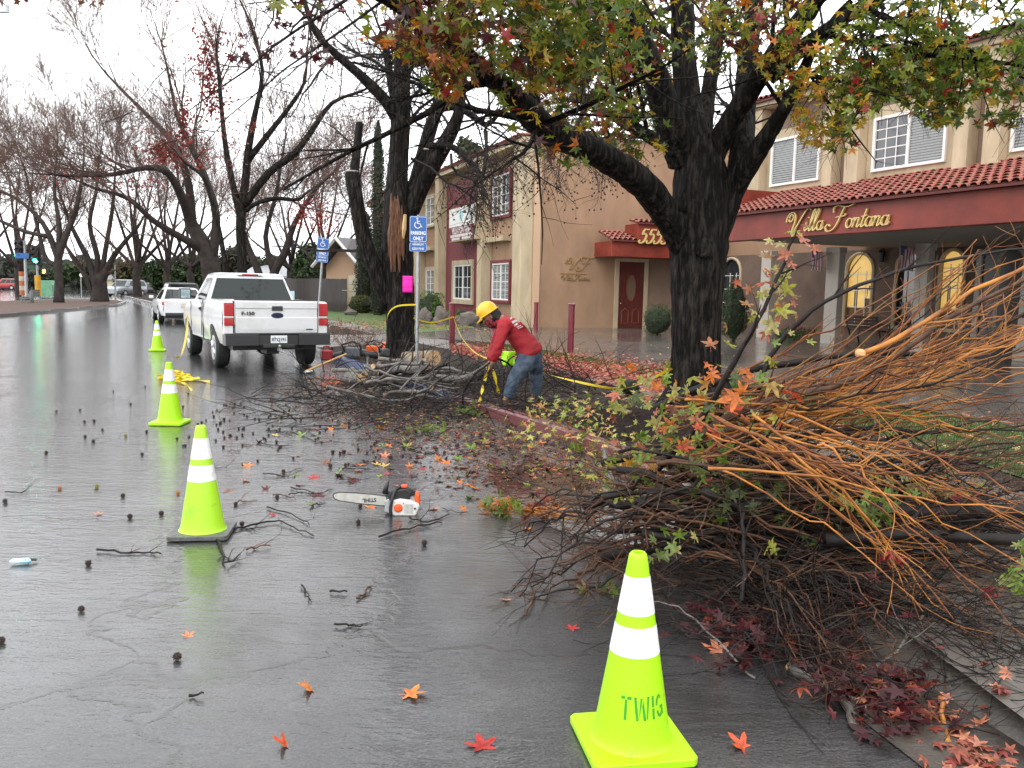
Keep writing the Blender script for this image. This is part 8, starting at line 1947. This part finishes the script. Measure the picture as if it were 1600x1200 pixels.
# ---- board fence
e = wempty('board_fence', G(490, 487, ZS), 0, 'dark brown wooden board fence behind the pickup bed', 'fence')
fa_, fb_ = P(440, 483, 54), P(543, 487, 47); fa_.z = fb_.z = ZS; L = (fb_ - fa_).length; n = int(L / .15); dm = mat('dark_boards', (.045, .032, .026), .7, var=.5, vscale=2, stretch=(3, 3, .4), coat=.2)
b = MB(); ang = math.atan2(fb_.y - fa_.y, fb_.x - fa_.x)
T = Matrix.Translation(fa_) @ Matrix.Rotation(ang, 4, 'Z'); random.seed(2)
for k in range(n): h = 1.85 + random.uniform(-.015, .015); b.box(k * .15 + .004, k * .15 + .143, -.01, .01 + random.uniform(0, .006), .04, h, T)
b.build('boards', dm, e)
for k in range(0, int(L / 2.4) + 1): b = MB(); b.box(k * 2.4 - .05, k * 2.4 + .05, .03, .13, 0, 1.8, T); b.build('post', dm, e)
b = MB(); b.box(L - .6, L + .0, -.03, -.012, 1.2, 1.24, T); b.build('latch', M['steel'], e)

# ---- traffic signals
M['sigblack'] = mat('signal_black', (.012, .013, .014), .5); M['green_lamp'] = mat('green_lamp', (0, .6, .35), .4, emit=(.02, 1, .55), estr=60); M['dead_lamp'] = mat('unlit_lamp', (.03, .02, .02), .4); M['amber_lamp'] = mat('amber_lamp', (.8, .3, .02), .4, emit=(1, .35, .03), estr=16)
def sighead(e, c, sc=1.0, on='green', vert=True):
    T = Matrix.Translation(c); b = MB(); b.box(-.3 * sc, .3 * sc, .02, .05, -.62 * sc, .62 * sc, T); b.box(-.16 * sc, .16 * sc, -.14, .02, -.52 * sc, .52 * sc, T); h = b.build('signal_head', M['sigblack'], e, bevel=.02)
    for k, z in enumerate((.34, 0, -.34)):
        b = MB(); b.lathe([(.125 * sc, 0), (.12 * sc, .02), (.06 * sc, .05)], 16, T @ Matrix.Translation((0, -.145, z * sc)) @ Matrix.Rotation(R(90), 4, 'X')); b.build('lamp', M['green_lamp'] if k == 2 and on == 'green' else M['dead_lamp'], h)
        b = MB(); pts = [T @ Vector((.14 * sc * math.cos(R(a)), -.15, z * sc + .14 * sc * math.sin(R(a)))) for a in range(-10, 191, 20)]; pt2 = [p + Vector((0, -.2, 0)) for p in pts]
        b.add(pts + pt2, [(i, i + 1, len(pts) + i + 1, len(pts) + i) for i in range(len(pts) - 1)]); b.build('visor', M['sigblack'], h)
g = G(42, 470, .1)
e = wempty('traffic_light', g, 0, 'grey traffic light pole with green signal and blue street sign, left one', 'traffic light', 'traffic lights at the junction')
b = MB(); b.tube([(g.x, g.y, 0), (g.x, g.y, P(42, 376, g.y).z)], [.11, .08], 12); b.build('pole', M['steel'], e)
sighead(e, P(30, 391, g.y), 1.15); sighead(e, P(29, 400.0, g.y + .01), .5) if False else None
b = MB(); c = P(35, 400, g.y - .3); b.box(c.x - .5, c.x + .45, c.y - .02, c.y, c.z - .17, c.z + .20); sp_ = b.build('street_name_sign', M['signblue'], e, bevel=.02)
g = G(60, 466, .1)
e = wempty('traffic_light', g, 0, 'yellow sleeved signal post with bright green lamp and orange hand', 'traffic light', 'traffic lights at the junction')
ysl = mat('yellow_sleeve', (.72, .38, .03), .5, var=.3, vscale=2)
b = MB(); b.tube([(g.x, g.y, 0), (g.x, g.y, P(60, 388, g.y).z)], [.10, .08], 12); b.build('pole', M['steel'], e)
b = MB(); b.lathe([(.22, .3), (.22, P(60, 430, g.y).z)], 14, Matrix.Translation((g.x, g.y, 0))); b.build('sleeve', ysl, e)
sighead(e, P(57, 399, g.y - .1), 1.25)
c = P(69, 424, g.y - .2); b = MB(); b.box(c.x - .28, c.x + .28, c.y, c.y + .25, c.z - .26, c.z + .26); ph = b.build('pedestrian_signal', M['sigblack'], e, bevel=.03)
b = MB(); b.tube([(c.x - .03, c.y - .01, c.z - .14), (c.x - .03, c.y - .01, c.z + .02)], [.09, .08], 6)
for k in range(4): b.tube([(c.x - .09 + k * .05, c.y - .01, c.z), (c.x - .10 + k * .058, c.y - .01, c.z + .15 - abs(k - 1.5) * .02)], .02, 5)
b.tube([(c.x + .03, c.y - .01, c.z - .08), (c.x + .11, c.y - .01, c.z - .0)], .02, 5); b.build('hand_symbol', M['amber_lamp'], ph)
c = P(47, 417, g.y - .2); b = MB(); b.box(c.x - .35, c.x + .3, c.y, c.y + .03, c.z - .14, c.z + .14); b.build('green_sign', mat('green_sign', (.02, .10, .05), .5), e)
g = G(36, 463, .1)
e = wempty('marker_post', g, 0, 'orange and white banded post left of the traffic lights', 'post')
for k in range(5):
    b = MB(); H_ = P(36, 424, g.y).z; b.lathe([(.26, .2 + (H_ - .2) * k / 5), (.26, .2 + (H_ - .2) * (k + 1) / 5 - .01)], 14, Matrix.Translation((g.x, g.y, 0))); b.build('band', mat('orange_band', (.50, .14, .04), .6, var=.4, vscale=3) if k % 2 == 0 or k == 4 else mat('pale_band', (.6, .5, .42), .6, var=.3, vscale=3), e)
b = MB(); b.tube([(g.x, g.y, 0), (g.x, g.y, 1)], .1, 8); b.build('post', M['steel'], e)
g = G(76, 463, .1); tb = mat('pale_green_wrap', (.20, .48, .28), .6, var=.3, vscale=2)
e = empty('utility_cabinet', g, 0, 'pale green covered utility cabinet behind the median tree', 'cabinet')
b = MB(); w_ = 9.5 * g.y / FPX; b.prism([(-w_, 0), (w_, 0), (w_, 1.0), (w_ * .7, 1.42), (-w_ * .8, 1.42), (-w_, 1.1)], -.5, .5, TX); b.build('cabinet_body', tb, e, bevel=.03)
for sx in (-1, 1): b = MB(); b.tube([(sx * (w_ + .03), -.55, 0), (sx * (w_ + .03), -.55, 1.25)], .03, 6); b.build('post', M['steel'], e)
# bench on the median seen from the side
g = G(47, 473, .14); bm_ = mat('grey_green_bench', (.13, .15, .14), .6); s2 = g.y / FPX
e = wempty('park_bench', g, 0, 'grey green bench on the median seen end-on', 'bench')
def bp_(px, py, dy=0): return P(px, py, g.y + dy)
for dy in (-.0, .6):
    b = MB(); b.tube([bp_(51, 475, dy), bp_(49, 465, dy), bp_(49, 454, dy)], [.10, .12, .10], 8); b.tube([bp_(31, 465.5, dy), bp_(40, 467, dy), bp_(50, 466, dy)], [.05, .09, .09], 8); b.tube([bp_(33, 475, dy), bp_(38, 471, dy), bp_(44, 474, dy)], [.07, .07, .07], 8); b.tube([bp_(34, 474, dy), bp_(35, 467, dy)], .06, 6); b.build('end_frame', bm_, e, smooth=True)
b = MB(); 
for k in range(4): q0 = bp_(33 + k * 4.5, 464.6, -.1); b.box(q0.x, q0.x + .16, q0.y, q0.y + .95, q0.z, q0.z + .05)
b.build('seat', bm_, e); b = MB()
for k in range(3): q0 = bp_(48.2, 463 - k * 3.6, -.1); b.box(q0.x, q0.x + .05, q0.y, q0.y + .95, q0.z, q0.z + .13)
b.build('backrest', bm_, e)
# sign backs and posts further along
g = G(181, 472, .12); e = wempty('sign_post', g, 0, 'thin grey post at the tip of the median', 'post'); b = MB(); b.tube([(g.x, g.y, 0), (g.x, g.y, P(181, 414, g.y).z)], .06, 8); b.build('post', M['steel'], e)
g = P(166, 460, 78); g.z = 0; e = wempty('triangle_sign', g, 0, 'white downward pointing triangle sign beside the stocky median tree', 'sign')
b = MB(); b.tube([(g.x, g.y + .05, 0), (g.x, g.y + .05, P(166, 424, 78).z)], .05, 8); b.build('post', M['steel'], e)
b = MB(); q = [P(159, 420, 78), P(172, 420, 78), P(166, 434, 78)]; b.add([tuple(v) for v in q] + [tuple(v + Vector((0, .04, 0))) for v in q], [(0, 1, 2), (5, 4, 3), (0, 3, 4, 1), (1, 4, 5, 2), (2, 5, 3, 0)]); b.build('sign_plate', M['white'], e)
g = P(127, 460, 85); g.z = 0; e = wempty('round_sign', g, 0, 'small pale round sign between the two median trees', 'sign')
b = MB(); b.tube([(g.x, g.y + .05, 0), (g.x, g.y + .05, P(127, 430, 85).z)], .05, 8); b.build('post', M['steel'], e)
b = MB(); c = P(127, 430, 85); b.lathe([(.2, 0), (.2, .03)], 14, Matrix.Translation(c) @ Matrix.Rotation(R(90), 4, 'X')); b.build('sign_plate', M['white'], e)
# pale house across the junction
g = P(180, 452, 120); g.z = 0; e = wempty('house', g, 0, 'small cream house far across the junction', 'house')
b = MB(); b.box(g.x - 1.6, g.x + 5, g.y, g.y + 8, 0, P(180, 437, 120).z); b.build('wall', mat('pale_yellow_wall', (.62, .56, .40), .8), e)
b = MB(); zr = P(180, 437, 120).z; T = Matrix.Translation((g.x, g.y, 0)); b.prism([(-2, zr), (5.4, zr), (1.6, zr + 1.5)], -.4, 8.2, T @ TX); b.build('roof', mat('pale_roof', (.45, .45, .46), .6), e)
# wires and the lamp arm
b = MB(); a, c = P(-30, 208, 45), P(215, 283, 62); b.tube([a.lerp(c, t / 8) - Vector((0, 0, 1.0 * math.sin(math.pi * t / 8))) for t in range(9)], .035, 5); tag(b.build('overhead_wire', M['black']), 'thin overhead wire crossing the sky at left', 'wire')
e = wempty('street_lamp', P(-40, 470, 30), 0, 'grey street lamp arm entering at the top left corner', 'street lamp')
b = MB(); q = P(-40, 470, 30); b.tube([(q.x, q.y, 0), (q.x, q.y, P(-40, 18, 30).z)], [.12, .08], 10); b.tube([P(-40, 18, 30), P(13, 19, 30)], .045, 8); b.build('pole', M['steel'], e); b = MB(); b.tube([P(12, 20, 30), P(12, 8, 30)], .06, 8); b.build('arm_end', M['steel'], e)
